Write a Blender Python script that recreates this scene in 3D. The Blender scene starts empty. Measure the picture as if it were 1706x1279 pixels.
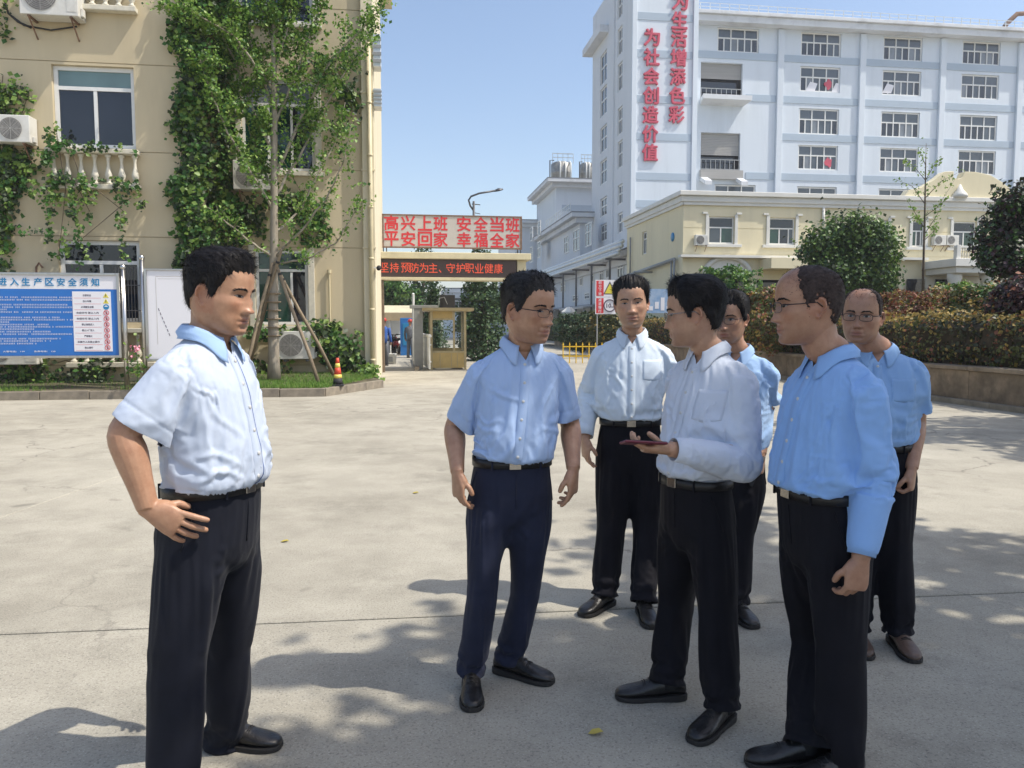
import bpy, math, random
import numpy as np
from mathutils import Vector, Matrix, Euler, noise
from mathutils.bvhtree import BVHTree

R = math.radians
random.seed(7)
RNG = np.random.default_rng(11)
SC = bpy.context.scene
COL = SC.collection

# ---------------------------------------------------------------- camera
CAM_H, PITCH, FPX = 1.48, R(4.29), 1300.0
cam_d = bpy.data.cameras.new('camera')
cam_d.sensor_width = 36.0
cam_d.lens = FPX / 1706 * 36.0
cam_d.clip_start, cam_d.clip_end = 0.05, 2000
cam = bpy.data.objects.new('camera', cam_d)
COL.objects.link(cam)
cam.location = (0, 0, CAM_H)
cam.rotation_euler = (R(90) - PITCH, 0, 0)
SC.camera = cam

# ---------------------------------------------------------------- world + sun
SUN_EL, SUN_AZ = R(56), R(102)          # azimuth clockwise from +Y
W = bpy.data.worlds.new('World')
SC.world = W
W.use_nodes = True
nt = W.node_tree
nt.nodes.clear()
sky = nt.nodes.new('ShaderNodeTexSky')
sky.sky_type = 'NISHITA'
sky.sun_disc = False
sky.sun_elevation, sky.sun_rotation = SUN_EL, SUN_AZ
sky.air_density, sky.dust_density, sky.ozone_density = 1.0, 2.2, 1.0
bgn = nt.nodes.new('ShaderNodeBackground')
bgn.inputs[1].default_value = 0.15
out = nt.nodes.new('ShaderNodeOutputWorld')
nt.links.new(sky.outputs[0], bgn.inputs[0])
nt.links.new(bgn.outputs[0], out.inputs[0])
sun_d = bpy.data.lights.new('sun', 'SUN')
sun_d.energy, sun_d.angle, sun_d.color = 3.3, R(0.53), (1.0, 0.94, 0.84)
sun = bpy.data.objects.new('sun', sun_d)
COL.objects.link(sun)
_sd = Vector((math.cos(SUN_EL) * math.sin(SUN_AZ), math.cos(SUN_EL) * math.cos(SUN_AZ), math.sin(SUN_EL)))
sun.rotation_euler = _sd.to_track_quat('Z', 'Y').to_euler()
sun.location = (30, -10, 40)
SC.view_settings.view_transform = 'Standard'
SC.view_settings.look = 'None'
SC.view_settings.exposure = 0.5
SC.view_settings.gamma = 1.0
SC.view_settings.use_curve_mapping = False
SC.cycles.max_bounces = 6
SC.cycles.diffuse_bounces = 3
SC.cycles.glossy_bounces = 3
SC.cycles.transmission_bounces = 4
SC.cycles.transparent_max_bounces = 8
SC.cycles.caustics_reflective = SC.cycles.caustics_refractive = False
SC.cycles.use_denoising = True
SC.cycles.volume_bounces = 1
HAZE = .0005

# ---------------------------------------------------------------- frames
SITE = R(8)                               # the factory grid is turned 8 degrees
CS, SN = math.cos(SITE), math.sin(SITE)
CP, SP = math.cos(PITCH), math.sin(PITCH)

def to_world(X, Y, Z=0.0):
    return Vector((X * CS - Y * SN, X * SN + Y * CS, Z))

def ray(u, v):
    xr, yv = (u - 853) / FPX, (639.5 - v) / FPX
    return Vector((xr, CP + yv * SP, -SP + yv * CP))

def wp(u, v, d):
    """world point seen at photo position (u, v) at distance d along world Y"""
    r = ray(u, v)
    t = d / r.y
    return Vector((r.x * t, d, CAM_H + r.z * t))

def sp(u, v, Y):
    """site point seen at (u, v) on the site plane Y"""
    r = ray(u, v)
    rx, ry = r.x * CS + r.y * SN, -r.x * SN + r.y * CS
    t = Y / ry
    return Vector((t * rx, Y, CAM_H + t * r.z))

def sg(u, v, z=0.0):
    """site point seen at (u, v) at height z"""
    r = ray(u, v)
    t = (z - CAM_H) / r.z
    return Vector(((r.x * CS + r.y * SN) * t, (-r.x * SN + r.y * CS) * t, z))

# ---------------------------------------------------------------- tagging
def tag(o, label=None, cat=None, group=None, kind=None):
    if label: o['label'] = label
    if cat: o['category'] = cat
    if group: o['group'] = group
    if kind: o['kind'] = kind
    return o

def empty(name, loc, rz=0.0, label=None, cat=None, group=None):
    o = bpy.data.objects.new(name, None)
    o.empty_display_size = 0.2
    o.location = loc
    o.rotation_euler = (0, 0, rz)
    COL.objects.link(o)
    return tag(o, label, cat, group)

def sthing(name, X, Y, Z, label, cat, group=None, rz=0.0):
    return empty(name, to_world(X, Y, Z), SITE + rz, label, cat, group)

def inst(o, parent, loc=None, rz=None, name=None):
    c = o.copy()
    if name: c.name = name
    COL.objects.link(c)
    c.parent = parent
    if loc is not None: c.location = loc
    if rz is not None: c.rotation_euler = (0, 0, rz)
    return c

def copy_tree(o, loc, rz, label=None, group=None):
    kids = {}
    for q in bpy.data.objects:
        if q.parent: kids.setdefault(q.parent, []).append(q)
    def rec(src, par):
        c = src.copy()
        COL.objects.link(c)
        c.parent = par
        for k in kids.get(src, []): rec(k, c)
        return c
    c = rec(o, None)
    c.location, c.rotation_euler = loc, (0, 0, rz)
    if label: c['label'] = label
    if group: c['group'] = group
    return c

# ---------------------------------------------------------------- mesh builder
class MB:
    def __init__(s):
        s.v, s.f, s.m, s.n = [], [], [], 0

    def add(s, verts, faces, mat=0):
        b = s.n
        vs = [tuple(p) for p in verts]
        s.v += vs
        s.n += len(vs)
        s.f += [tuple(b + i for i in f) for f in faces]
        s.m += [mat] * len(faces)
        return s

    def box(s, x0, x1, y0, y1, z0, z1, mat=0):
        v = [(x, y, z) for z in (z0, z1) for y in (y0, y1) for x in (x0, x1)]
        return s.add(v, [(0, 2, 3, 1), (4, 5, 7, 6), (0, 1, 5, 4), (2, 6, 7, 3), (0, 4, 6, 2), (1, 3, 7, 5)], mat)

    def cbox(s, c, sx, sy, sz, rot=None, mat=0):
        v = [Vector((x, y, z)) for z in (-sz / 2, sz / 2) for y in (-sy / 2, sy / 2) for x in (-sx / 2, sx / 2)]
        if rot is not None:
            v = [rot @ p for p in v]
        v = [p + Vector(c) for p in v]
        return s.add(v, [(0, 2, 3, 1), (4, 5, 7, 6), (0, 1, 5, 4), (2, 6, 7, 3), (0, 4, 6, 2), (1, 3, 7, 5)], mat)

    def tube(s, pts, rad, n=10, mat=0, caps=True, ry=None, up=None):
        """rings along a path; ry gives a second radius (elliptic section), up fixes its axis"""
        pts = [Vector(p) for p in pts]
        if not hasattr(rad, '__len__'): rad = [rad] * len(pts)
        if ry is None: ry = rad
        elif not hasattr(ry, '__len__'): ry = [ry] * len(pts)
        vs, fs = [], []
        prev = None
        for i, p in enumerate(pts):
            a, b = pts[max(i - 1, 0)], pts[min(i + 1, len(pts) - 1)]
            t = (b - a).normalized()
            if up is not None:
                x = Vector(up) - t * t.dot(Vector(up))
            elif prev is None:
                x = t.orthogonal()
            else:
                x = prev - t * t.dot(prev)
            x.normalize()
            prev = x
            y = t.cross(x)
            for k in range(n):
                an = 2 * math.pi * k / n
                vs.append(p + x * (math.cos(an) * rad[i]) + y * (math.sin(an) * ry[i]))
        for i in range(len(pts) - 1):
            for k in range(n):
                k2 = (k + 1) % n
                fs.append((i * n + k, i * n + k2, (i + 1) * n + k2, (i + 1) * n + k))
        if caps:
            fs.append(tuple(reversed(range(n))))
            fs.append(tuple(range((len(pts) - 1) * n, len(pts) * n)))
        return s.add(vs, fs, mat)

    def lathe(s, prof, n=16, c=(0, 0, 0), mat=0):
        vs, fs = [], []
        for r, z in prof:
            for k in range(n):
                a = 2 * math.pi * k / n
                vs.append((c[0] + r * math.cos(a), c[1] + r * math.sin(a), c[2] + z))
        m = len(prof)
        for i in range(m - 1):
            for k in range(n):
                k2 = (k + 1) % n
                fs.append((i * n + k, i * n + k2, (i + 1) * n + k2, (i + 1) * n + k))
        fs.append(tuple(reversed(range(n))))
        fs.append(tuple(range((m - 1) * n, m * n)))
        return s.add(vs, fs, mat)

    def prism(s, poly, y0, y1, mat=0):
        """outline in x,z pushed along y"""
        n = len(poly)
        v = [(x, y0, z) for x, z in poly] + [(x, y1, z) for x, z in poly]
        f = [tuple(range(n)), tuple(reversed(range(n, 2 * n)))]
        f += [(i, i + n, (i + 1) % n + n, (i + 1) % n) for i in range(n)]
        return s.add(v, f, mat)

    def rings(s, rings, mat=0, caps=True):
        n = len(rings[0])
        vs = [p for r in rings for p in r]
        fs = []
        for i in range(len(rings) - 1):
            for k in range(n):
                k2 = (k + 1) % n
                fs.append((i * n + k, i * n + k2, (i + 1) * n + k2, (i + 1) * n + k))
        if caps:
            fs.append(tuple(reversed(range(n))))
            fs.append(tuple(range((len(rings) - 1) * n, len(rings) * n)))
        return s.add(vs, fs, mat)

    def mesh(s, name, mats, smooth=False):
        me = bpy.data.meshes.new(name)
        me.from_pydata(s.v, [], s.f)
        if not isinstance(mats, (list, tuple)): mats = [mats]
        for m in mats: me.materials.append(m)
        if len(mats) > 1: me.polygons.foreach_set('material_index', s.m)
        if smooth: me.polygons.foreach_set('use_smooth', [True] * len(me.polygons))
        me.update()
        return me

    def build(s, name, mats, parent=None, smooth=False, bevel=0.0, loc=None, seg=2):
        o = bpy.data.objects.new(name, s.mesh(name, mats, smooth))
        COL.objects.link(o)
        o.parent = parent
        if loc is not None: o.location = loc
        if bevel:
            b = o.modifiers.new('bevel', 'BEVEL')
            b.width, b.segments, b.limit_method = bevel, seg, 'ANGLE'
        if smooth and bevel:
            pass
        return o

def np_mesh(name, v, f, mats, midx=None, smooth=False, parent=None):
    """v (n,3), f (m,4) or (m,3) arrays"""
    me = bpy.data.meshes.new(name)
    k = f.shape[1]
    me.vertices.add(len(v)); me.vertices.foreach_set('co', np.ascontiguousarray(v, dtype=np.float32).ravel())
    me.loops.add(f.size); me.loops.foreach_set('vertex_index', np.ascontiguousarray(f, dtype=np.int32).ravel())
    me.polygons.add(len(f))
    me.polygons.foreach_set('loop_start', np.arange(0, f.size, k, dtype=np.int32))
    me.polygons.foreach_set('loop_total', np.full(len(f), k, dtype=np.int32))
    if not isinstance(mats, (list, tuple)): mats = [mats]
    for m in mats: me.materials.append(m)
    if midx is not None: me.polygons.foreach_set('material_index', np.asarray(midx, dtype=np.int32))
    if smooth: me.polygons.foreach_set('use_smooth', np.ones(len(f), dtype=bool))
    me.update(calc_edges=True)
    me.validate()
    o = bpy.data.objects.new(name, me)
    COL.objects.link(o)
    o.parent = parent
    return o

# ---------------------------------------------------------------- materials
def mk(name, col, rough=0.6, var=0.0, vscale=4.0, bump=0.0, bscale=60.0, metal=0.0, spec=0.5, col2=None,
       space='Object', dirt=0.0, dscale=0.8, dcol=(0.08, 0.07, 0.06), sss=0.0, coat=0.0, emit=None, stretch=None, sheen=0.0, tr=0.0):
    m = bpy.data.materials.new(name)
    m.use_nodes = True
    t = m.node_tree
    b = t.nodes['Principled BSDF']
    b.inputs['Roughness'].default_value = rough
    b.inputs['Metallic'].default_value = metal
    b.inputs['Specular IOR Level'].default_value = spec
    b.inputs['Base Color'].default_value = (*col, 1)
    if coat: b.inputs['Coat Weight'].default_value = coat
    if sheen:
        b.inputs['Sheen Weight'].default_value = sheen
    if sss:
        b.inputs['Subsurface Weight'].default_value = sss
        b.inputs['Subsurface Radius'].default_value = (0.012, 0.005, 0.003)
        b.inputs['Subsurface Scale'].default_value = 0.6
    if emit:
        b.inputs['Emission Color'].default_value = (*emit[0], 1)
        b.inputs['Emission Strength'].default_value = emit[1]
    if space == 'World':
        src = t.nodes.new('ShaderNodeNewGeometry').outputs['Position']
    else:
        src = t.nodes.new('ShaderNodeTexCoord').outputs['Object']
    if stretch:
        mp = t.nodes.new('ShaderNodeMapping')
        mp.inputs['Scale'].default_value = stretch
        t.links.new(src, mp.inputs[0])
        src = mp.outputs[0]
    def nz(scale, det=4.0, ro=0.6):
        n = t.nodes.new('ShaderNodeTexNoise')
        n.inputs['Scale'].default_value = scale
        n.inputs['Detail'].default_value = det
        n.inputs['Roughness'].default_value = ro
        t.links.new(src, n.inputs['Vector'])
        return n.outputs['Fac']
    cur = None
    if var:
        c2 = col2 or tuple(min(1, c * (1 + var)) for c in col)
        c1 = tuple(c * (1 - var) for c in col) if col2 is None else col
        rp = t.nodes.new('ShaderNodeValToRGB')
        rp.color_ramp.elements[0].position, rp.color_ramp.elements[1].position = 0.3, 0.7
        rp.color_ramp.elements[0].color = (*c1, 1)
        rp.color_ramp.elements[1].color = (*c2, 1)
        t.links.new(nz(vscale), rp.inputs[0])
        cur = rp.outputs[0]
    if dirt:
        mx = t.nodes.new('ShaderNodeMix')
        mx.data_type = 'RGBA'
        mr = t.nodes.new('ShaderNodeMapRange')
        mr.inputs[1].default_value, mr.inputs[2].default_value = 0.5, 0.75
        mr.inputs[3].default_value, mr.inputs[4].default_value = 0.0, dirt
        t.links.new(nz(dscale, 6, 0.7), mr.inputs[0])
        t.links.new(mr.outputs[0], mx.inputs['Factor'])
        if cur: t.links.new(cur, mx.inputs[6])
        else: mx.inputs[6].default_value = (*col, 1)
        mx.inputs[7].default_value = (*dcol, 1)
        cur = mx.outputs[2]
    if cur: t.links.new(cur, b.inputs['Base Color'])
    if bump:
        bp = t.nodes.new('ShaderNodeBump')
        bp.inputs['Strength'].default_value = min(1, bump)
        bp.inputs['Distance'].default_value = 0.01
        t.links.new(nz(bscale, 3), bp.inputs['Height'])
        t.links.new(bp.outputs[0], b.inputs['Normal'])
    if tr:
        o_ = t.nodes['Material Output']
        tl = t.nodes.new('ShaderNodeBsdfTranslucent')
        ad = t.nodes.new('ShaderNodeMixShader')
        ad.inputs[0].default_value = tr
        if cur: t.links.new(cur, tl.inputs[0])
        else: tl.inputs[0].default_value = (*col, 1)
        t.links.new(b.outputs[0], ad.inputs[1]); t.links.new(tl.outputs[0], ad.inputs[2])
        t.links.new(ad.outputs[0], o_.inputs[0])
    return m

def glass_mat(name, col, rough=0.05):
    """window glass with a dark room behind"""
    return mk(name, col, rough, spec=0.8, var=0.25, vscale=0.6, space='World')

def lens_mat():
    m = bpy.data.materials.new('spectacle_lens')
    m.use_nodes = True
    t = m.node_tree
    o_ = t.nodes['Material Output']
    t.nodes.remove(t.nodes['Principled BSDF'])
    tr = t.nodes.new('ShaderNodeBsdfTransparent')
    tr.inputs[0].default_value = (0.93, 0.95, 0.95, 1)
    gl = t.nodes.new('ShaderNodeBsdfGlossy')
    gl.inputs['Roughness'].default_value = 0.03
    fr = t.nodes.new('ShaderNodeFresnel')
    mx = t.nodes.new('ShaderNodeMixShader')
    ml = t.nodes.new('ShaderNodeMath'); ml.operation = 'MULTIPLY'; ml.inputs[1].default_value = .55
    t.links.new(fr.outputs[0], ml.inputs[0]); t.links.new(ml.outputs[0], mx.inputs[0]); t.links.new(tr.outputs[0], mx.inputs[1]); t.links.new(gl.outputs[0], mx.inputs[2])
    t.links.new(mx.outputs[0], o_.inputs[0])
    return m

# ---------------------------------------------------------------- lettering
def glyphs(name, s, h, mat, parent, loc, extrude=0.01, bold=0.0, width=None, rot90=True):
    """the characters as solid letters, centred on loc, facing local -Y"""
    cu = bpy.data.curves.new(name, 'FONT')
    cu.body = s
    cu.extrude = 0.01
    cu.resolution_u = 2
    fat = bold
    tmp = bpy.data.objects.new('tmp_text', cu)
    COL.objects.link(tmp)
    dg = bpy.context.evaluated_depsgraph_get()
    me = bpy.data.meshes.new_from_object(tmp.evaluated_get(dg))
    bpy.data.objects.remove(tmp)
    bpy.data.curves.remove(cu)
    if fat:        # heavier strokes: the outline repeated a stroke-width apart, each a hair behind the last
        import bmesh
        bm = bmesh.new()
        for i, (dx, dy) in enumerate(((0, 0), (fat, 0), (-fat, 0), (0, fat), (0, -fat), (fat * .7, fat * .7), (-fat * .7, -fat * .7), (fat * .7, -fat * .7), (-fat * .7, fat * .7))):
            k0 = len(bm.verts); bm.from_mesh(me); bm.verts.ensure_lookup_table()
            for v_ in bm.verts[k0:]: v_.co += Vector((dx, dy, 0)); v_.co.z *= 1 - .04 * i
        bm.to_mesh(me); bm.free()
    co = np.empty(len(me.vertices) * 3, dtype=np.float32)
    me.vertices.foreach_get('co', co)
    co = co.reshape(-1, 3)
    lo, hi = co.min(0), co.max(0)
    ctr = (lo + hi) / 2
    k = h / max(hi[1] - lo[1], 1e-6)
    kx = k if width is None else width / max(hi[0] - lo[0], 1e-6)
    x = (co[:, 0] - ctr[0]) * kx
    z = (co[:, 1] - ctr[1]) * k
    y = -co[:, 2] / 0.01 * extrude
    me.vertices.foreach_set('co', np.stack([x, y, z], 1).astype(np.float32).ravel())
    me.materials.clear()
    me.materials.append(mat)
    me.update()
    o = bpy.data.objects.new(name, me)
    COL.objects.link(o)
    o.parent = parent
    o.location = loc
    return o

# ---------------------------------------------------------------- leaves
def leaf_mesh(name, P, N, size, mats, midx, parent, sj=0.55, aspect=1.0, fold=0.25):
    """one small folded leaf (two faces) per point, N = facing direction"""
    n = len(P)
    N = N / (np.linalg.norm(N, axis=1, keepdims=True) + 1e-9)
    A = RNG.normal(size=(n, 3))
    T = np.cross(N, A); T /= np.linalg.norm(T, axis=1, keepdims=True) + 1e-9
    B = np.cross(N, T)
    s = (size * (1 + sj * RNG.uniform(-1, 1, n)))[:, None]
    v = np.empty((n, 4, 3))
    v[:, 0] = P - T * s * 0.5
    v[:, 1] = P - B * s * 0.42 * aspect + N * s * fold * 0.5
    v[:, 2] = P + T * s * 0.55
    v[:, 3] = P + B * s * 0.42 * aspect + N * s * fold * 0.5
    b = (np.arange(n) * 4)[:, None]
    f = np.concatenate([b + np.array([[0, 1, 2]]), b + np.array([[0, 2, 3]])], 0)
    return np_mesh(name, v.reshape(-1, 3), f, mats, np.concatenate([midx, midx]), False, parent)

def blob_points(blobs, n, clump, shell=0.55, per=14):
    """leaf clumps spread through lumpy ellipsoids (cx,cy,cz,rx,ry,rz)"""
    vol = np.array([b[3] * b[4] * b[5] for b in blobs]) ** 0.75
    cnt = np.maximum(1, (n / per * vol / vol.sum()).astype(int))
    P, N, K = [], [], []
    for b, c in zip(blobs, cnt):
        d = RNG.normal(size=(c, 3)); d /= np.linalg.norm(d, axis=1, keepdims=True)
        r = shell + (1 - shell) * RNG.uniform(0, 1, c) ** 0.7
        r *= 1 + 0.16 * np.sin(d[:, 0] * 7 + b[0]) * np.sin(d[:, 1] * 6 + 1) + 0.1 * np.sin(d[:, 2] * 11 + b[1])
        cc = np.array(b[:3]) + d * r[:, None] * np.array(b[3:6])
        pp = np.repeat(cc, per, 0) + RNG.normal(size=(c * per, 3)) * clump
        nn = np.repeat(d, per, 0) * 0.7 + RNG.normal(size=(c * per, 3)) * 0.6 + np.array([0, 0, 0.35])
        kk = np.repeat(RNG.uniform(0, 1, c), per) + RNG.normal(size=c * per) * 0.12
        P.append(pp); N.append(nn); K.append(kk)
    return np.concatenate(P), np.concatenate(N), np.concatenate(K)
# ================================================================ SETTING
def ground_mat(name, c1, c2, crack=0.6):
    m = bpy.data.materials.new(name)
    m.use_nodes = True
    t = m.node_tree
    b = t.nodes['Principled BSDF']
    b.inputs['Roughness'].default_value = 0.88
    b.inputs['Specular IOR Level'].default_value = 0.25
    pos = t.nodes.new('ShaderNodeNewGeometry').outputs['Position']
    def nz(sc, det=5, ro=0.6, src=pos):
        n = t.nodes.new('ShaderNodeTexNoise')
        n.inputs['Scale'].default_value, n.inputs['Detail'].default_value, n.inputs['Roughness'].default_value = sc, det, ro
        t.links.new(src, n.inputs['Vector'])
        return n
    def mr(src, a, b_, c, d):
        r = t.nodes.new('ShaderNodeMapRange')
        for i, q in enumerate((a, b_, c, d)): r.inputs[i + 1].default_value = q
        t.links.new(src, r.inputs[0])
        return r.outputs[0]
    def mixc(f, a, bb, mode='MIX'):
        x = t.nodes.new('ShaderNodeMix'); x.data_type = 'RGBA'; x.blend_type = mode
        if hasattr(f, 'default_value') or True:
            if isinstance(f, float): x.inputs['Factor'].default_value = f
            else: t.links.new(f, x.inputs['Factor'])
        for i, q in ((6, a), (7, bb)):
            if isinstance(q, tuple): x.inputs[i].default_value = (*q, 1)
            else: t.links.new(q, x.inputs[i])
        return x.outputs[2]
    base = mixc(mr(nz(0.35, 6).outputs[0], 0.35, 0.68, 0, 1), c1, c2)
    base = mixc(mr(nz(2.2, 6, .7).outputs[0], 0.42, 0.75, 0, 0.5), base, tuple(c * 1.22 for c in c2))
    base = mixc(mr(nz(0.9, 8, .75).outputs[0], 0.52, 0.72, 0, 0.6), base, tuple(c * 0.55 for c in c1))
    base = mixc(mr(nz(90, 2).outputs[0], 0.53, 0.72, 0, 0.6), base, (0.12, 0.11, 0.10))
    base = mixc(mr(nz(140, 2).outputs[0], 0.58, 0.72, 0, 0.55), base, (0.62, 0.58, 0.50))
    # worn cracks and scratches
    wv = t.nodes.new('ShaderNodeVectorMath'); wv.operation = 'ADD'
    ns = nz(1.3, 5); sc_ = t.nodes.new('ShaderNodeVectorMath'); sc_.operation = 'SCALE'; sc_.inputs['Scale'].default_value = 0.9
    t.links.new(ns.outputs['Color'], sc_.inputs[0]); t.links.new(pos, wv.inputs[0]); t.links.new(sc_.outputs[0], wv.inputs[1])
    vo = t.nodes.new('ShaderNodeTexVoronoi'); vo.feature = 'DISTANCE_TO_EDGE'; vo.inputs['Scale'].default_value = 0.33
    t.links.new(wv.outputs[0], vo.inputs['Vector'])
    ck = mr(vo.outputs['Distance'], 0.0, 0.006, 1, 0)
    mk_ = mr(nz(0.28, 3).outputs[0], 0.50, 0.58, 0, crack)
    base = mixc(mr(nz(0.5, 9, .8).outputs[0], 0.60, 0.66, 0, 0.35), base, (0.56, 0.52, 0.40))
    base = mixc(mr(nz(3.1, 2, .4).outputs[0], 0.70, 0.78, 0, 0.5), base, (0.13, 0.12, 0.10))
    mu = t.nodes.new('ShaderNodeMath'); mu.operation = 'MULTIPLY'
    t.links.new(ck, mu.inputs[0]); t.links.new(mk_, mu.inputs[1])
    base = mixc(mu.outputs[0], base, (0.07, 0.065, 0.06))
    t.links.new(base, b.inputs['Base Color'])
    bp = t.nodes.new('ShaderNodeBump'); bp.inputs['Strength'].default_value = 0.45; bp.inputs['Distance'].default_value = 0.006
    t.links.new(nz(70, 5, .7).outputs[0], bp.inputs['Height']); t.links.new(bp.outputs[0], b.inputs['Normal'])
    return m

M = {}
M['concrete'] = ground_mat('yard_concrete', (0.285, 0.262, 0.21), (0.44, 0.41, 0.335))
M['joint'] = mk('joint_filler', (0.09, 0.085, 0.08), 0.9, 0.3, 6)
M['far_ground'] = mk('far_ground', (0.31, 0.28, 0.22), 0.9, 0.2, 0.2, space='World')
M['cream'] = mk('cream_render', (0.59, 0.50, 0.335), 0.85, 0.05, 1.5, bump=0.25, bscale=180, dirt=0.26, dscale=1.3, dcol=(0.38, 0.31, 0.20), space='World', spec=0.2, stretch=(1, 1, .2))
M['cream_light'] = mk('pale_cream_render', (0.70, 0.63, 0.46), 0.8, 0.05, 1.5, bump=0.15, bscale=150, dirt=0.2, dcol=(0.35, 0.3, 0.2), space='World', spec=0.2)
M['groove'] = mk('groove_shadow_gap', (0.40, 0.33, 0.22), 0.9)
M['white_upvc'] = mk('white_window_frame', (0.76, 0.76, 0.73), 0.4, 0.06, 3, dirt=0.2, dcol=(0.45, 0.43, 0.38))
M['white_stone'] = mk('white_cast_stone', (0.64, 0.60, 0.49), 0.75, 0.1, 8, dirt=0.45, dscale=3, dcol=(0.30, 0.28, 0.23), bump=.2)
M['pane_dark'] = glass_mat('dark_window_glass', (0.012, 0.014, 0.022))
M['pane_mid'] = glass_mat('grey_window_glass', (0.065, 0.08, 0.095), 0.12)
M['pane_pale'] = glass_mat('pale_curtained_glass', (0.18, 0.20, 0.22), 0.25)
M['pane_teal'] = glass_mat('frosted_teal_glass', (0.13, 0.21, 0.21), 0.3)
M['pane_green'] = glass_mat('dark_green_glass', (0.008, 0.045, 0.03), 0.08)
M['ac_white'] = mk('air_conditioner_shell', (0.66, 0.65, 0.60), 0.5, 0.06, 4, dirt=0.35, dscale=2.5, dcol=(0.38, 0.33, 0.25))
M['ac_dark'] = mk('air_conditioner_grille', (0.10, 0.10, 0.10), 0.6)
M['ac_fan'] = mk('air_conditioner_fan', (0.20, 0.19, 0.18), 0.6, .3, 14)
M['ac_wire'] = mk('air_conditioner_wire', (0.45, 0.44, 0.41), 0.5)
M['steel'] = mk('brushed_stainless', (0.55, 0.54, 0.52), 0.28, 0.1, 12, metal=1.0, stretch=(1, 1, .1))
M['dark_steel'] = mk('dark_steel', (0.10, 0.10, 0.105), 0.45, 0.2, 8, metal=0.6)
M['grey_paint'] = mk('grey_metal_paint', (0.30, 0.31, 0.31), 0.5, 0.1, 5)
M['rust'] = mk('rusty_iron', (0.20, 0.12, 0.08), 0.8, 0.3, 14)
M['kerb'] = mk('weathered_kerb', (0.24, 0.205, 0.155), 0.85, 0.25, 5, bump=.4, bscale=40, dirt=.6, dscale=2, dcol=(.14, .12, .10))
M['bed'] = mk('bare_soil', (0.10, 0.085, 0.05), 0.95, 0.4, 3, bump=.6, bscale=25)
M['grass'] = mk('grass_blade', (0.12, 0.26, 0.035), 0.6, tr=.3)
M['grass2'] = mk('dry_grass_blade', (0.22, 0.32, 0.06), 0.65, tr=.3)
M['leaf'] = mk('ivy_leaf', (0.05, 0.135, 0.022), 0.5, 0.3, 3, spec=.4, tr=.22)
M['leaf2'] = mk('young_ivy_leaf', (0.17, 0.27, 0.045), 0.5, 0.25, 3, tr=.28)
M['leaf3'] = mk('old_ivy_leaf', (0.035, 0.058, 0.02), 0.55, 0.3, 3, tr=.15)
M['ginkgo'] = mk('ginkgo_leaf', (0.15, 0.28, 0.04), 0.5, 0.25, 3, tr=.32)
M['ginkgo2'] = mk('light_ginkgo_leaf', (0.26, 0.38, 0.08), 0.5, 0.25, 3, tr=.32)
M['cyp'] = mk('cypress_leaf', (0.028, 0.07, 0.022), 0.6, 0.3, 3, tr=.1)
M['cyp2'] = mk('cypress_tip', (0.065, 0.12, 0.032), 0.6, 0.3, 3, tr=.15)
M['tree_dark'] = mk('camphor_leaf', (0.048, 0.105, 0.022), 0.45, 0.3, 2, tr=.2)
M['tree_lite'] = mk('camphor_young_leaf', (0.13, 0.22, 0.045), 0.45, 0.3, 2, tr=.25)
M['plum'] = mk('plum_leaf', (0.055, 0.024, 0.030), 0.5, 0.35, 2, tr=.2)
M['plum2'] = mk('plum_green_leaf', (0.04, 0.05, 0.025), 0.5, 0.35, 2, tr=.2)
M['phot'] = mk('photinia_leaf', (0.085, 0.10, 0.028), 0.5, 0.35, 2, tr=.2)
M['phot2'] = mk('photinia_young_sunlit_leaf', (0.36, 0.26, 0.07), 0.5, 0.3, 2, tr=.3)  # young leaf colour, brightened to carry the sunlight on hedge tops
M['phot3'] = mk('photinia_red_leaf', (0.23, 0.085, 0.045), 0.5, 0.35, 2, tr=.2)
M['twig'] = mk('hedge_twigs', (0.045, 0.035, 0.022), 0.9, 0.3, 8)
M['bark'] = mk('pale_bark', (0.24, 0.20, 0.15), 0.9, 0.4, 10, bump=1.0, bscale=30, stretch=(1, 1, .25), col2=(.37, .33, .26))
M['bark2'] = mk('brown_bark', (0.12, 0.09, 0.065), 0.9, 0.4, 10, bump=.8, bscale=30)
M['bamboo'] = mk('wooden_stake', (0.26, 0.20, 0.13), 0.75, 0.3, 6, stretch=(1, 1, .3), bump=.3)
M['white_print'] = mk('white_print', (0.78, 0.77, 0.80), 0.4)
M['blue_print'] = mk('blue_print', (0.02, 0.155, 0.50), 0.35, 0.05, 2)
M['blue_letter'] = mk('blue_letters', (0.02, 0.22, 0.45), 0.4)
M['black_letter'] = mk('dark_letters', (0.08, 0.06, 0.10), 0.5)
M['red_letter'] = mk('red_letters', (0.60, 0.035, 0.045), 0.5, 0.12, 3)
M['pink_letter'] = mk('faded_red_letters', (0.56, 0.075, 0.12), 0.5, 0.15, 1)
M['sign_yellow'] = mk('warning_yellow', (0.72, 0.62, 0.06), 0.45)
M['cone_red'] = mk('cone_red', (0.65, 0.07, 0.03), 0.5, 0.15, 8)
M['cone_yellow'] = mk('cone_yellow_band', (0.72, 0.60, 0.12), 0.4)
M['rubber'] = mk('black_rubber', (0.025, 0.025, 0.027), 0.7)
M['led_panel'] = mk('led_screen_face', (0.060, 0.040, 0.036), 0.45, 0.1, 30)
M['led_red'] = mk('lit_red_leds', (0.45, 0.05, 0.03), 0.5, emit=((1.0, 0.13, 0.05), 0.42))
M['gate_stone'] = mk('gate_cream_paint', (0.60, 0.54, 0.36), 0.7, 0.08, 3, dirt=.35, dscale=2.5, dcol=(.33, .28, .18), space='World')
M['gate_brown'] = mk('gate_brown_stone', (0.17, 0.12, 0.08), 0.35, 0.2, 6, space='World')
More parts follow.
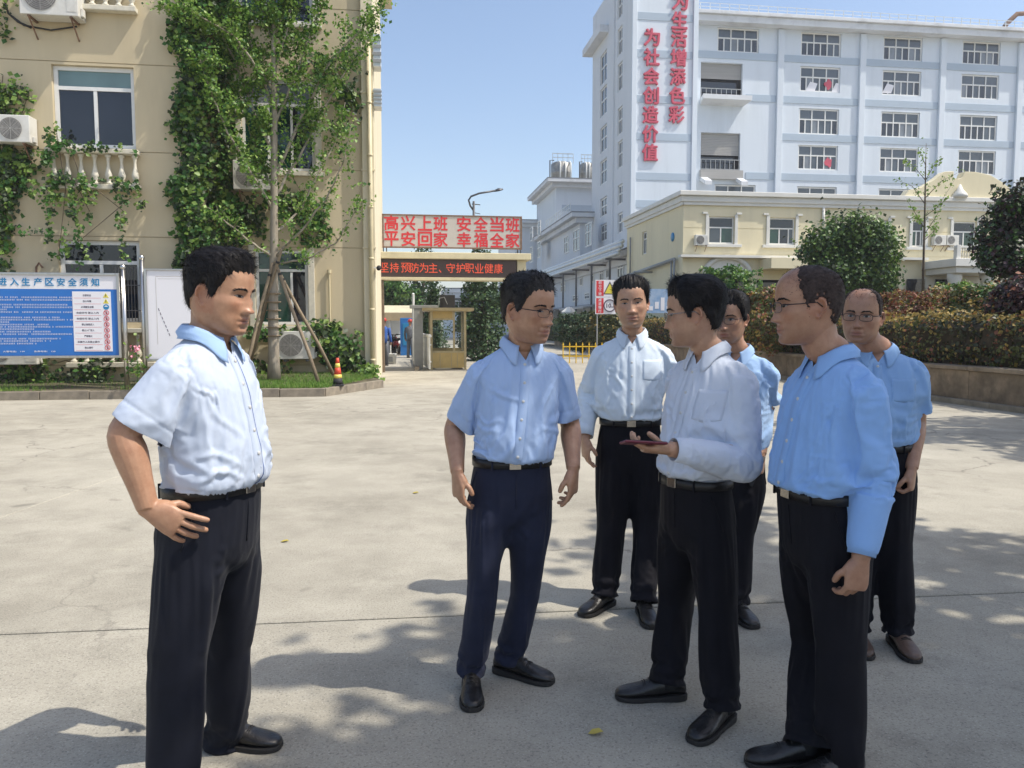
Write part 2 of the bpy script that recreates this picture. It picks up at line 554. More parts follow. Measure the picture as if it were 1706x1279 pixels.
M['gold'] = mk('gold_anodised_frame', (0.42, 0.34, 0.19), 0.4, 0.15, 5, metal=.35)
M['gold_panel'] = mk('ochre_booth_panel', (0.50, 0.36, 0.13), 0.5, 0.12, 3)
M['billboard'] = mk('billboard_sheet', (0.50, 0.47, 0.44), 0.6, 0.05, 3, dirt=.25, dcol=(.35, .32, .28))
M['bluewhite'] = mk('pale_blue_facade', (0.66, 0.72, 0.78), 0.8, 0.03, .15, dirt=0.4, dscale=0.9, dcol=(0.50, 0.55, 0.60), space='World', spec=.2, stretch=(1, 1, .12))
M['bluegrey'] = mk('grey_white_facade', (0.66, 0.69, 0.72), 0.8, 0.05, .15, dirt=0.4, dscale=0.9, dcol=(0.48, 0.51, 0.54), space='World', spec=.2, stretch=(1, 1, .12))
M['blueband'] = mk('blue_facade_band', (0.41, 0.49, 0.57), 0.8, 0.05, .3, space='World')
M['cornice'] = mk('roof_cornice', (0.66, 0.68, 0.70), 0.8, 0.05, .3, dirt=.45, dscale=.5, dcol=(.25, .25, .25), space='World')
M['roof_grey'] = mk('roof_edge_grey', (0.22, 0.23, 0.24), 0.8, 0.1, .5, space='World')
M['shutter'] = mk('roller_shutter', (0.36, 0.35, 0.33), 0.55, 0.08, 1, stretch=(.2, .2, 6))
M['canteen'] = mk('pale_yellow_render', (0.76, 0.68, 0.47), 0.85, 0.04, .5, dirt=.3, dscale=1.2, dcol=(.50, .44, .30), space='World', spec=.2, stretch=(1, 1, .15))
M['canteen_trim'] = mk('white_trim', (0.70, 0.69, 0.64), 0.7, 0.05, 1, dirt=.2, dcol=(.42, .40, .34), space='World')
M['wall_stone'] = mk('rough_stone_wall', (0.225, 0.17, 0.115), 0.9, 0.4, 2.2, bump=1.0, bscale=9, dirt=.85, dscale=1.6, dcol=(.085, .065, .045), space='World')
M['wall_cap'] = mk('wall_coping', (0.255, 0.20, 0.14), 0.9, 0.35, 2, bump=.8, bscale=16, dirt=.7, dscale=1.5, dcol=(.14, .11, .08), space='World')
M['yellow_paint'] = mk('yellow_fence_paint', (0.72, 0.46, 0.03), 0.45, 0.1, 6)
M['fence_white'] = mk('white_fence_paint', (0.70, 0.70, 0.66), 0.5, 0.1, 5)
M['galv'] = mk('galvanised_pipe', (0.62, 0.65, 0.65), 0.35, 0.1, 3, metal=.4)
M['tank'] = mk('steel_tank', (0.32, 0.31, 0.28), 0.45, 0.25, 2, metal=.5)
M['blue_plastic'] = mk('blue_plastic', (0.02, 0.16, 0.45), 0.5)
M['red_plastic'] = mk('red_plastic', (0.55, 0.04, 0.03), 0.45)
M['tan_tarp'] = mk('tan_awning', (0.42, 0.32, 0.19), 0.8, 0.15, 2)
M['scooter_dark'] = mk('scooter_black', (0.03, 0.03, 0.035), 0.35)
M['scooter_red'] = mk('scooter_red', (0.35, 0.03, 0.03), 0.35)
M['scooter_white'] = mk('scooter_white', (0.65, 0.65, 0.65), 0.35)
M['skin_far'] = mk('worker_skin', (0.36, 0.21, 0.14), 0.6)
M['blue_work'] = mk('blue_workwear', (0.03, 0.10, 0.36), 0.8, 0.2, 6)
M['grey_work'] = mk('grey_workwear', (0.12, 0.13, 0.15), 0.8, 0.2, 6)
M['pink'] = mk('pink_petal', (0.70, 0.25, 0.32), 0.6)
M['purple_pipe'] = mk('cream_pipe', (0.60, 0.52, 0.33), 0.5, .1, 3)
M['fallen'] = mk('fallen_yellow_leaf', (0.45, 0.36, 0.07), 0.6)

# ---------------------------------------------------------------- ground
g = bpy.data.objects.new('ground', bpy.data.meshes.new('ground'))
g.data.from_pydata([(-700, -300, -.034), (700, -300, -.034), (700, 1100, -.034), (-700, 1100, -.034)], [], [(0, 1, 2, 3)])
g.data.materials.append(M['far_ground'])
COL.objects.link(g); g['kind'] = 'structure'
pave = empty('pavement', (0, 0, 0)); pave['kind'] = 'structure'
jb = MB(); jb.add([(-40, -8, -.0115), (24, -8, -.0115), (24, 62, -.0115), (-40, 62, -.0115)], [(0, 1, 2, 3)])
jb.build('joint_filler', M['joint'], pave)
def vline(k, y):    # joints running away from the camera
    return -3.95 + 11.6 * k + 0.048 * (y - 5.96)
def uline(j, x):    # joints running across
    return 3.93 + 5.15 * j + 0.112 * x
for j in range(-2, 11):
    for k in range(-3, 2):
        cs = []
        for (jj, kk) in ((j, k), (j, k + 1), (j + 1, k + 1), (j + 1, k)):
            y = uline(jj, 0)
            for _ in range(3):
                x = vline(kk, y); y = uline(jj, x)
            cs.append((x, y))
        cx = sum(c[0] for c in cs) / 4; cy = sum(c[1] for c in cs) / 4
        gap = 0.006
        q = []
        for x, y in cs:
            dx, dy = cx - x, cy - y
            q.append((x + math.copysign(gap, dx), y + math.copysign(gap, dy)))
        zz = random.uniform(-.002, .001)
        mb = MB()
        ch = 0.006
        qi = [(x + math.copysign(ch, cx - x), y + math.copysign(ch, cy - y)) for x, y in q]
        mb.add([(x - cx, y - cy, zz) for x, y in qi] + [(x - cx, y - cy, zz - .004) for x, y in q] + [(x - cx, y - cy, zz - .010) for x, y in q],
               [(0, 1, 2, 3)] + [(4 + i, 4 + (i + 1) % 4, (i + 1) % 4, i) for i in range(4)] + [(8 + i, 8 + (i + 1) % 4, 4 + (i + 1) % 4, 4 + i) for i in range(4)])
        mb.build('concrete_slab', M['concrete'], pave, loc=(cx, cy, 0))

# ---------------------------------------------------------------- wall with real openings and grooves
def wall_mesh(x0, x1, z0, z1, yf, openings, mats, grooves=(), depth=.14, gd=.014, gh=.02):
    """front face at y=yf looking towards -y; openings (a,b,c,d) get reveals; grooves are recessed courses"""
    xs = sorted({x0, x1} | {o[0] for o in openings} | {o[1] for o in openings})
    xs = [x for x in xs if x0 <= x <= x1]
    zs = {z0, z1}
    for o in openings: zs |= {o[2], o[3]}
    for q in grooves: zs |= {q - gh / 2, q + gh / 2}
    zs = sorted(z for z in zs if z0 <= z <= z1)
    mb = MB()
    def solid(i, j):
        cx, cz = (xs[i] + xs[i + 1]) / 2, (zs[j] + zs[j + 1]) / 2
        return not any(o[0] < cx < o[1] and o[2] < cz < o[3] for o in openings)
    def isg(j):
        cz = (zs[j] + zs[j + 1]) / 2
        return any(abs(cz - q) < gh / 2 for q in grooves)
    for i in range(len(xs) - 1):
        for j in range(len(zs) - 1):
            if not solid(i, j): continue
            a, b, c, d = xs[i], xs[i + 1], zs[j], zs[j + 1]
            y = yf + (gd if isg(j) else 0)
            mb.add([(a, y, c), (b, y, c), (b, y, d), (a, y, d)], [(0, 1, 2, 3)], 1 if isg(j) else 0)
            if isg(j):
                mb.add([(a, yf, c), (b, yf, c), (b, y, c), (a, y, c)], [(0, 1, 2, 3)], 0)
                mb.add([(a, y, d), (b, y, d), (b, yf, d), (a, yf, d)], [(0, 1, 2, 3)], 0)
    for a, b, c, d in openings:
        y0, y1 = yf, yf + depth
        mb.add([(a, y0, c), (b, y0, c), (b, y1, c), (a, y1, c)], [(0, 1, 2, 3)])
        mb.add([(a, y1, d), (b, y1, d), (b, y0, d), (a, y0, d)], [(0, 1, 2, 3)])
        mb.add([(a, y0, c), (a, y1, c), (a, y1, d), (a, y0, d)], [(0, 1, 2, 3)])
        mb.add([(b, y1, c), (b, y0, c), (b, y0, d), (b, y1, d)], [(0, 1, 2, 3)])
    return mb

_wcache = {}
def window(parent, x, y, z, w, h, bars_v, bars_h, panes, fw=.05, depth=.06, name='window', mat='white_upvc', key=None, rz=0.0):
    """frame object at (x centre, y front, z bottom) with one pane object per light.
    bars_v: list of (x, z0, z1) fractions; bars_h: list of z fractions; panes: list of (x0,x1,z0,z1,material)"""
    k = key or (round(w, 3), round(h, 3), name, id(bars_v), id(panes))
    if k not in _wcache:
        mb = MB()
        mb.box(-w / 2, -w / 2 + fw, 0, depth, 0, h); mb.box(w / 2 - fw, w / 2, 0, depth, 0, h)
        mb.box(-w / 2 + fw, w / 2 - fw, 0, depth, 0, fw); mb.box(-w / 2 + fw, w / 2 - fw, 0, depth, h - fw, h)
        for f in bars_h: mb.box(-w / 2 + fw, w / 2 - fw, .003, depth - .003, f * h - fw * .45, f * h + fw * .45)
        for f, a, b in bars_v: mb.box(f * w - w / 2 - fw * .4, f * w - w / 2 + fw * .4, .005, depth - .005, a * h + fw * .45, b * h - fw * .45)
        fr = mb.mesh(name, M[mat])
        ps = []
        for a, b, c, d, m in panes:
            q = MB(); q.box(a * w - w / 2, b * w - w / 2, depth * .55, depth * .8, c * h, d * h)
            ps.append(q.mesh('pane', M[m]))
        _wcache[k] = (fr, ps)
    fr, ps = _wcache[k]
    o = bpy.data.objects.new(name, fr); COL.objects.link(o); o.parent = parent; o.location = (x, y, z); o.rotation_euler = (0, 0, rz)
    for p in ps:
        c = bpy.data.objects.new('pane', p); COL.objects.link(c); c.parent = o
    return o

def baluster_mesh(h, r):
    mb = MB()
    pr = [(.9, 0), (.9, .06), (.55, .08), (.5, .14), (.95, .24), (1.0, .32), (.7, .46), (.42, .62), (.38, .78), (.55, .86), (.5, .90), (.85, .93), (.85, 1.0)]
    mb.lathe([(a * r, b * h) for a, b in pr], 12)
    return mb.mesh('baluster', M['white_stone'], True)

def ac_unit(X, Y, Z, label, w=.82, h=.58, d=.32, brackets=True, group='air conditioner units on the cream office building', rz=0.0, left_grille=True):
    """split air conditioner outdoor unit: base centre of the back at (X,Y,Z); front faces -y"""
    t = sthing('air_conditioner', X, Y, Z, label, 'air conditioner', group, rz)
    mb = MB(); mb.box(-w / 2, w / 2, -d - .03, -.03, 0, h)
    mb.build('casing', M['ac_white'], t, bevel=.015)
    gx = -w * .14 if left_grille else w * .14
    gr = MB()
    rr = h * .40
    for k in range(9):
        r_ = rr * (k + 1) / 9
        pts = [(gx + r_ * math.cos(a), -d - .045, h / 2 + r_ * math.sin(a)) for a in [2 * math.pi * i / 24 for i in range(25)]]
        gr.tube(pts, .004, 4, caps=False)
    for k in range(8):
        a = math.pi * k / 4
        gr.tube([(gx, -d - .045, h / 2), (gx + rr * math.cos(a), -d - .045, h / 2 + rr * math.sin(a))], .004, 4)
    gr.build('fan_grille', M['ac_wire'], t)
    dk = MB(); dk.lathe([(rr * .98, 0), (rr * .98, .006)], 28)
    o = dk.build('fan_opening', M['ac_fan'], t); o.rotation_euler = (R(90), 0, 0); o.location = (gx, -d - .031, h / 2)
    pn = MB(); pn.box(w * .30 if left_grille else -w * .47, w * .47 if left_grille else -w * .30, -d - .036, -d - .0305, h * .1, h * .9)
    pn.build('service_panel', M['ac_white'], t, bevel=.003)
    vb = MB(); vb.box(w / 2 + .002, w / 2 + .05, -d * .8, -d * .45, h * .05, h * .25); vb.build('valve_cover', M['ac_white'], t, bevel=.01)
    if brackets:
        for s in (-1, 1):
            b = MB()
            b.box(s * w * .36 - .02, s * w * .36 + .02, -d - .02, -.002, -.035, -.002)
            b.tube([(s * w * .36, -d, -.03), (s * w * .36, -.01, -.36)], .018, 6)
            b.build('bracket', M['rust'], t)
    else:
        for s in (-1, 1):
            b = MB(); b.box(s * w * .3 - .04, s * w * .3 + .04, -d, -.06, -.06, -.001); b.build('foot', M['ac_dark'], t)
    return t

# ================================================================ cream office building on the left
YL, YR_ = 18.0, 19.9
off = sthing('office_building', 0, 0, 0, 'cream rendered office building with vines on its walls, at the left', 'building')
XL0, XL1 = -24.0, sp(308, 200, YL).x
XR1 = sp(604, 300, YR_).x
GZ = [sp(150, v, YL).z for v in (393.5, 251, 104)]
H_OFF = 12.5
A = (sp(85, 110, YL).x, sp(222, 110, YL).x, sp(150, 246, YL).z, sp(150, 109, YL).z)
B = (sp(96, 400, YL).x, sp(232, 400, YL).x, 1.55, sp(160, 400, YL).z)
step = A[1] - A[0]
def up(o, dz): return (o[0], o[1], o[2] + dz, o[3] + dz)
FL = A[3] - B[3]
C_ = (A[0] + .1, A[1] + .05, A[2] + FL, A[3] + FL)
lops = [A, B, C_]
for k in (1, 2):
    for q in (A, B): lops.append((q[0] - 5.2 * k, q[1] - 5.2 * k, q[2], q[3]))
wl = wall_mesh(XL0, XL1, 0, H_OFF, YL, lops, None, GZ + [GZ[2] + FL / 2, GZ[1] + FL, 0.62], .16)
wl.build('wall', [M['cream'], M['groove']], off)
ret = MB(); ret.add([(XL1, YL, 0), (XL1, YR_, 0), (XL1, YR_, H_OFF), (XL1, YL, H_OFF)], [(0, 1, 2, 3)])
ret.build('wall', M['cream'], off)
D_ = (sp(402, 200, YR_).x, sp(524, 200, YR_).x, sp(460, 284, YR_).z, sp(460, 132, YR_).z)
E_ = (sp(425, 450, YR_).x, sp(513, 450, YR_).x, sp(470, 541, YR_).z, sp(470, 416, YR_).z)
F_ = up(D_, FL - .15)
GR = [sp(590, v, YR_).z for v in (413, 284, 155, 17)]
wr = wall_mesh(XL1, XR1, 0, H_OFF, YR_, [D_, E_, F_], None, GR + [GR[3] + 1.8, .5], .14)
wr.build('wall', [M['cream'], M['groove']], off)
XP1 = sp(624, 300, YR_ - .12).x
pil = MB(); pil.box(XR1 + .002, XP1, YR_ - .12, YR_ + 8, 0, H_OFF); pil.build('corner_pilaster', M['cream_light'], off, bevel=.012)
for z in GR[:3]:
    q = MB(); q.box(XR1 - .02, XP1 + .015, YR_ - .145, YR_ - .118, z - .02, z + .02); q.build('moulding', M['cream_light'], off)
rf = MB(); rf.box(XL0, XP1 + .4, YL - .5, YR_ + 8.6, H_OFF, H_OFF + .35); rf.box(XL0, XL0 + .3, YL + .02, YR_ + 8, 0, H_OFF - .01)
rf.box(XL0 + .31, XP1 - .01, YR_ + 7.7, YR_ + 8, 0, H_OFF - .01)
rf.build('roof', M['cream_light'], off)
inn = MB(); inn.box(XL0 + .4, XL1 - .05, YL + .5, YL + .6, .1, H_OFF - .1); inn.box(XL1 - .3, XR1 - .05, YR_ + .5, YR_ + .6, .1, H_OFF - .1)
inn.build('dark_backing', M['ac_dark'], off)  # dark sheet whose colour stands for the unlit rooms
# windows of the office
def big_win(o, y, teal='pane_teal', panes=('pane_dark', 'pane_dark')):
    w, h = o[1] - o[0] - .01, o[3] - o[2] - .01
    window(off, (o[0] + o[1]) / 2, y, o[2] + .005, w, h, [(.5, 0, .73)], [.735], [(.03, .97, .75, .97, teal), (.035, .49, .03, .72, panes[0]), (.51, .965, .03, .72, panes[1])],
           fw=.085, key=('big', o[0], o[2], teal))
big_win(A, YL + .09)
big_win(C_, YL + .09)
big_win(B, YL + .09, 'pane_dark')
for q in lops[3:]: big_win(q, YL + .09, 'pane_dark')
def side_win(o, y, tp):
    w, h = o[1] - o[0] - .01, o[3] - o[2] - .01
    window(off, (o[0] + o[1]) / 2, y, o[2] + .005, w, h, [(.36, 0, .72), (.68, 0, .72)], [.73],
           [(.04, .96, .75, .96, tp), (.04, .35, .04, .71, 'pane_green'), (.37, .67, .04, .71, 'pane_green'), (.69, .96, .04, .71, 'pane_dark')], fw=.07, key=('side', o[0], o[2]))
side_win(D_, YR_ + .05, 'pane_pale'); side_win(E_, YR_ + .05, 'pane_green'); side_win(F_, YR_ + .05, 'pane_dark')
for o in (D_, E_, F_):        # white surrounds
    q = MB()
    q.box(o[0] - .14, o[0] - .004, YR_ - .06, YR_ - .002, o[2] - .02, o[3] + .1)
    q.box(o[1] + .004, o[1] + .16, YR_ - .06, YR_ - .002, o[2] - .02, o[3] + .1)
    q.box(o[0] - .2, o[1] + .22, YR_ - .09, YR_ - .002, o[2] - .12, o[2] - .024)
    q.build('window_surround', M['white_stone'], off, bevel=.01)
# lintel shade board of the ground window and bars
bars = MB()
for k in range(9):
    x = B[0] + (B[1] - B[0]) * (.68 + .31 * k / 8)
    bars.tube([(x, YL + .03, B[2] + .02), (x, YL + .03, B[3] - .56)], .009, 5)
for z in (B[2] + .25, B[2] + .8): bars.tube([(B[0] + (B[1] - B[0]) * .66, YL + .03, z), (B[1], YL + .03, z)], .009, 5)
bars.build('window_bars', M['dark_steel'], off)
# balustrades under the windows
bm_ = baluster_mesh(.62, .075)
def balustrade(o, zt):
    q = MB(); q.box(o[0] - .12, o[1] + .09, YL - .22, YL - .003, zt - .10, zt); q.build('balustrade_rail', M['white_stone'], off, bevel=.015)
    q = MB(); q.box(o[0] - .12, o[1] + .09, YL - .20, YL - .003, zt - .84, zt - .73); q.build('balustrade_base', M['white_stone'], off, bevel=.015)
    for k in range(7):
        b = bpy.data.objects.new('baluster', bm_); COL.objects.link(b); b.parent = off
        b.location = (o[0] + .02 + (o[1] - o[0] - .02) * k / 6, YL - .11, zt - .728)
balustrade(A, A[2] - .05); balustrade(C_, C_[2] - .02); balustrade((B[0] + .25, B[1] + .2, 0, 0), 1.42)
# service boxes and wall fittings
q = MB(); q.tube([(sp(42, 0, YL).x, YL - .05, sp(42, 468, YL).z), (sp(42, 0, YL).x, YL - .05, sp(42, 445, YL).z), (sp(48, 0, YL).x, YL - .08, sp(42, 438, YL).z), (sp(53, 0, YL).x, YL - .05, sp(42, 446, YL).z)], .022, 8)
q.build('vent_pipe', M['rust'], off)
q = MB(); q.tube([(sp(541, 0, YR_).x, YR_ - .06, .3), (sp(541, 0, YR_).x, YR_ - .06, sp(541, 455, YR_).z)], .025, 8); q.lathe([(.05, 0), (.05, .08)], 10, (sp(541, 0, YR_).x, YR_ - .06, sp(541, 455, YR_).z))
q.build('standpipe', M['purple_pipe'], off)
# downpipe, its clamps and the camera on the corner
dp = sthing('downpipe', XP1 - .1, YR_ - .2, 0, 'cream painted rainwater downpipe on the corner of the office building', 'pipe')
q = MB(); q.tube([(0, 0, 0.05), (0, 0, H_OFF - 4.2)], .055, 12); q.build('pipe', M['purple_pipe'], dp, True)
for k in range(6):
    q = MB(); q.lathe([(.066, 0), (.07, .02), (.066, .05)], 12, (0, 0, .6 + k * 1.25)); q.box(-.02, .02, .05, .085, .6 + k * 1.25, .65 + k * 1.25); q.build('pipe_collar', M['purple_pipe'], dp, True)
sc_ = sthing('security_camera', XP1 + .06, YR_ - .2, sp(616, 446, YR_).z, 'small black security camera on the corner beside the gate', 'camera')
q = MB(); q.box(-.15, 0, -.02, .02, -.02, .0); q.build('mount', M['white_upvc'], sc_)
q = MB(); q.tube([(.02, .1, 0), (.02, -.14, -.03)], .06, 10); q.build('camera_body', M['rubber'], sc_, True)
for i, (v0, v1, u) in enumerate(((60, 112, 630), (150, 178, 620))):
    p = sp(u, v1, YR_ - .1)
    t = sthing('wall_louvre', XP1 + .05, YR_ - .05, p.z, ('long grey louvre box high on the office corner', 'short grey louvre box lower on the office corner')[i], 'louvre', 'louvre boxes on the office corner')
    hh = sp(u, v0, YR_).z - p.z
    q = MB(); q.box(-.05, .14, -.12, .3, 0, hh); q.build('box', M['galv'], t, bevel=.01)
    for k in range(4):
        s_ = MB(); s_.box(-.06, .15, -.135, -.121, hh * (.12 + k * .22), hh * (.22 + k * .22)); s_.build('slat', M['grey_paint'], t)
# air conditioners
p = sp(97, 38, YL); ac_unit(p.x, YL, p.z, 'large white air conditioner high on the wall at the top left corner', 1.12, .82, .4)
p = sp(22, 243, YL); ac_unit(p.x, YL, p.z, 'white air conditioner left of the upper office window, vines below it', 1.0, .55, .36, left_grille=False)
p = sp(28, 606, YL); ac_unit(p.x, YL, p.z, 'old white air conditioner near the ground under the blue notice board', 1.15, .3 + .3, .36)
p = sp(428, 320, YR_); ac_unit(p.x, YR_, p.z, 'air conditioner half hidden in ivy behind the young tree', .95, .68, .36)
p = sp(497, 597, YR_); ac_unit(p.x, YR_, p.z, 'boxy white air conditioner low behind the tree stakes', .86, .68, .36, brackets=False)
# black hose of the upper unit
cb = MB()
pp = [sp(u, v, YL - .05) for u, v in ((52, 46), (30, 36), (14, 22), (9, 5), (18, -15))]
cb.tube(pp, .022, 8)
pp = [sp(u, v, YL - .05) for u, v in ((14, 22), (40, 42), (85, 50), (128, 44))]
cb.tube(pp, .018, 8)
ho = cb.build('hose', M['rubber'], None, True)
ho.rotation_euler = (0, 0, SITE)
tag(ho, 'black hose sagging beneath the top left air conditioner', 'hose')

# ---------------------------------------------------------------- planting bed, kerb, grass
KY = sg(260, 664).y
KX = sg(543, 660).x
bedz = .17
bd = bpy.data.objects.new('planting_bed', None)
mbd = MB()
mbd.add([(-24, KY + .12, bedz), (KX - .1, KY + .12, bedz), (XL1, YL, bedz + .1), (-24, YL, bedz + .1),
         (XR1 + .2, YR_ + .05, bedz + .14), (XL1, YR_ + .05, bedz + .16), (KX + 1.05, KY + 2.4, bedz)], [(0, 1, 2, 3), (2, 1, 6, 4, 5)])
bd = mbd.build('planting_bed', M['bed']); bd.rotation_euler = (0, 0, SITE); bd['kind'] = 'structure'
kb = empty('kerb', (0, 0, 0), SITE); kb['kind'] = 'structure'
def kerb_run(a, b, n):
    a, b = Vector(a), Vector(b)
    for i in range(n):
        p, q_ = a + (b - a) * (i / n), a + (b - a) * ((i + 1) / n)
        L = (q_ - p).length - .012
        m_ = MB(); m_.box(0, L, 0, .12, -.01, .175 + random.uniform(-.006, .006))
        o = m_.build('kerb_stone', M['kerb'], kb, bevel=.012)
        o.location = (p.x, p.y, 0); o.rotation_euler = (0, 0, math.atan2((q_ - p).y, (q_ - p).x))
kerb_run((-23.8, KY, 0), (KX, KY, 0), 24)
kerb_run((KX + .01, KY + .02, 0), (KX + 1.15, KY + 2.3, 0), 3)
# grass of the bed
n = 42000
gx = RNG.uniform(-10.5, KX + .9, n); gy = KY + .13 + RNG.uniform(0, 1, n) ** 1.3 * 3.2
ok = (gy < np.where(gx < XL1, YL - .02, YR_ - .02)) & (gx < KX - .05 + (gy - KY) * .45)
den = np.sin(gx * 1.7) * np.sin(gy * 2.1 + 1) + np.sin(gx * .6 + 2)
ok &= (gx > -4.9) | (RNG.uniform(0, 1, n) < .45 + .25 * den)
gx, gy = gx[ok], gy[ok]; n = len(gx)
gz = np.full(n, bedz) + .03 * (gy - KY) ; gh = RNG.uniform(.04, .12, n)
an = RNG.uniform(0, 6.28, n); wv_ = .006
v = np.empty((n, 3, 3))
v[:, 0] = np.stack([gx - np.cos(an) * wv_, gy - np.sin(an) * wv_, gz], 1); v[:, 1] = np.stack([gx + np.cos(an) * wv_, gy + np.sin(an) * wv_, gz], 1)
v[:, 2] = np.stack([gx + RNG.normal(0, .03, n), gy + RNG.normal(0, .03, n), gz + gh], 1)
gr_ = np_mesh('grass', v.reshape(-1, 3), np.arange(n * 3).reshape(-1, 3), [M['grass'], M['grass2']], (RNG.uniform(0, 1, n) < .35).astype(int))
gr_.rotation_euler = (0, 0, SITE)
tag(gr_, 'short sunlit grass in the kerbed bed below the office wall', 'grass', kind='stuff')

# ---------------------------------------------------------------- ivy on the office
def ivy(label, regs, Y, out=.14, lsize=.12, mats=('leaf', 'leaf2', 'leaf3'), jit=1.0, name='ivy'):
    """regs: (u, v, ru, rv, leaves) ellipses in the plane of the wall"""
    P, K = [], []
    for u, v, ru, rv, cnt in regs:
        c = sp(u, v, Y)
        sx_ = abs(sp(u + ru, v, Y).x - c.x); sz_ = abs(sp(u, v + rv, Y).z - c.z)
        nc = max(3, cnt // 9)
        a = RNG.uniform(0, 6.28, nc); r = np.sqrt(RNG.uniform(0, 1, nc))
        cx, cz = c.x + sx_ * r * np.cos(a), c.z + sz_ * r * np.sin(a)
        cy = Y - RNG.uniform(.03, 1, nc) * out * (1.15 - r * .6)
        kk = RNG.uniform(0, 1, nc)
        rep = np.repeat(np.stack([cx, cy, cz], 1), 9, 0) + RNG.normal(size=(nc * 9, 3)) * np.array([.09 * jit, .03, .11 * jit])
        rep[:, 1] = np.minimum(rep[:, 1], Y - .02)
        P.append(rep); K.append(np.repeat(kk, 9) + RNG.normal(0, .15, nc * 9))
    P, K = np.concatenate(P), np.concatenate(K)
    N = RNG.normal(size=P.shape) * .45 + np.array([0.1, -.8, .35])
    root = sthing(name, P[:, 0].mean(), Y, max(0.15, P[:, 2].min()), label, 'vine', 'vines on the office wall')
    P = P - np.array([P[:, 0].mean(), Y, max(0.15, P[:, 2].min())])
    leaf_mesh('foliage', P, N, lsize, [M[m] for m in mats], np.where(K < .45, 0, np.where(K < .72, 1, 2)), root)
    st = MB()
    for k in range(5):
        i = RNG.integers(0, len(P)); j = RNG.integers(0, len(P))
        a, b = Vector(P[i]), Vector(P[j]); a.y = b.y = -.02
        mid = (a + b) / 2 + Vector((random.uniform(-.2, .2), 0, random.uniform(-.2, .2)))
        st.tube([a, mid, b], .008, 5)
    st.build('stem', M['bark2'], root)['kind'] = 'stuff'
    return root
regs = []
for k in range(30):
    v = -40 + k * 17
    regs.append((322 + 9 * math.sin(k * .8), v, 23 + 6 * math.sin(k * 1.3), 18, 330))
ivy('tall dense column of dark ivy climbing the outer corner of the office', regs, YL - .02, .34, .10, ('leaf', 'leaf3', 'leaf2'))
regs = [(370, v, 20 + 10 * math.sin(v), 20, 150) for v in range(-30, 330, 22)]
regs += [(365, 330, 20, 30, 200), (380, 360, 30, 30, 260), (410, 350, 32, 22, 200), (400, 390, 45, 24, 280), (500, 350, 40, 22, 240), (520, 375, 30, 28, 240), (470, 330, 30, 16, 130),
         (560, 130, 26, 30, 150), (575, 180, 16, 40, 130), (590, 150, 10, 40, 80), (545, 100, 30, 18, 90), (530, 400, 20, 14, 80), (565, 230, 10, 30, 50)]
ivy('bushy ivy in the recess behind the young tree', regs, YR_ - .02, .4, .11, ('leaf', 'leaf2', 'leaf3'))
regs = [(95, 232, 22, 16, 99), (80, 250, 22, 25, 124), (130, 246, 40, 7, 99), (190, 250, 45, 5, 55), (88, 285, 14, 24, 80), (92, 320, 20, 20, 99), (130, 308, 28, 13, 124), (140, 330, 18, 18, 86),
        (185, 307, 18, 10, 68), (214, 312, 18, 8, 55), (160, 325, 6, 26, 31), (150, 360, 5, 26, 24), (122, 355, 10, 28, 55), (205, 345, 9, 34, 74), (206, 385, 6, 26, 37), (210, 415, 4, 20, 18),
        (230, 322, 3, 20, 12), (237, 348, 3, 16, 9), (85, 370, 9, 30, 55), (82, 415, 7, 34, 43), (112, 390, 8, 26, 37), (135, 380, 14, 30, 68), (138, 420, 8, 28, 37), (108, 430, 6, 24, 21), (60, 390, 30, 3, 18), (70, 330, 24, 14, 68), (50, 315, 18, 12, 55)]
ivy('ivy hanging in strands from the balustrade under the upper window', regs, YL - .22, .2, .075, ('leaf', 'leaf3', 'leaf2'), .5)
regs = [(12, 270, 18, 26, 200), (20, 300, 22, 24, 220), (14, 340, 16, 30, 200), (8, 390, 12, 34, 180), (4, 430, 8, 24, 70), (40, 285, 22, 14, 120), (-20, 330, 24, 60, 300), (30, 262, 30, 10, 110)]
ivy('thick ivy beneath the left air conditioner', regs, YL - .02, .26, .10, ('leaf3', 'leaf', 'leaf2'))
regs = [(14, 160, 16, 18, 150), (10, 185, 12, 18, 110), (32, 150, 16, 6, 60), (48, 160, 10, 4, 24), (44, 180, 4, 12, 24), (5, 40, 7, 26, 60), (6, 8, 8, 12, 40), (-15, 170, 14, 30, 120)]
ivy('yellowish ivy tuft above the left air conditioner', regs, YL - .02, .2, .09, ('leaf2', 'leaf', 'leaf3'))
regs = [(540, 560, 30, 18, 240), (560, 585, 24, 20, 220), (585, 600, 14, 26, 160), (600, 625, 16, 14, 120), (475, 552, 30, 10, 120), (432, 555, 20, 10, 70), (590, 570, 12, 12, 80), (550, 545, 18, 8, 80), (455, 610, 40, 14, 120), (580, 632, 24, 8, 100)]
ivy('low ivy round the base of the wall beside the traffic cone', regs, YR_ - .04, .5, .12, ('leaf', 'leaf2', 'leaf3'))
regs = [(615, 628, 12, 14, 200), (622, 640, 8, 8, 90), (606, 640, 10, 6, 80)]
ivy('bright green creeper clump at the foot of the corner pilaster', regs, YR_ - .5, .3, .09, ('leaf2', 'ginkgo', 'leaf'))
regs = [(30, 620, 30, 16, 220), (65, 612, 22, 18, 180), (10, 640, 30, 10, 160), (150, 615, 14, 4, 40), (165, 606, 14, 5, 46), (130, 622, 14, 5, 40), (105, 632, 16, 8, 70), (170, 628, 20, 12, 90), (185, 605, 8, 14, 60), (85, 640, 30, 6, 70)]
ivy('scruffy creepers at the wall foot behind the blue notice board', regs, YL - .03, .3, .09, ('leaf3', 'leaf', 'leaf2'))

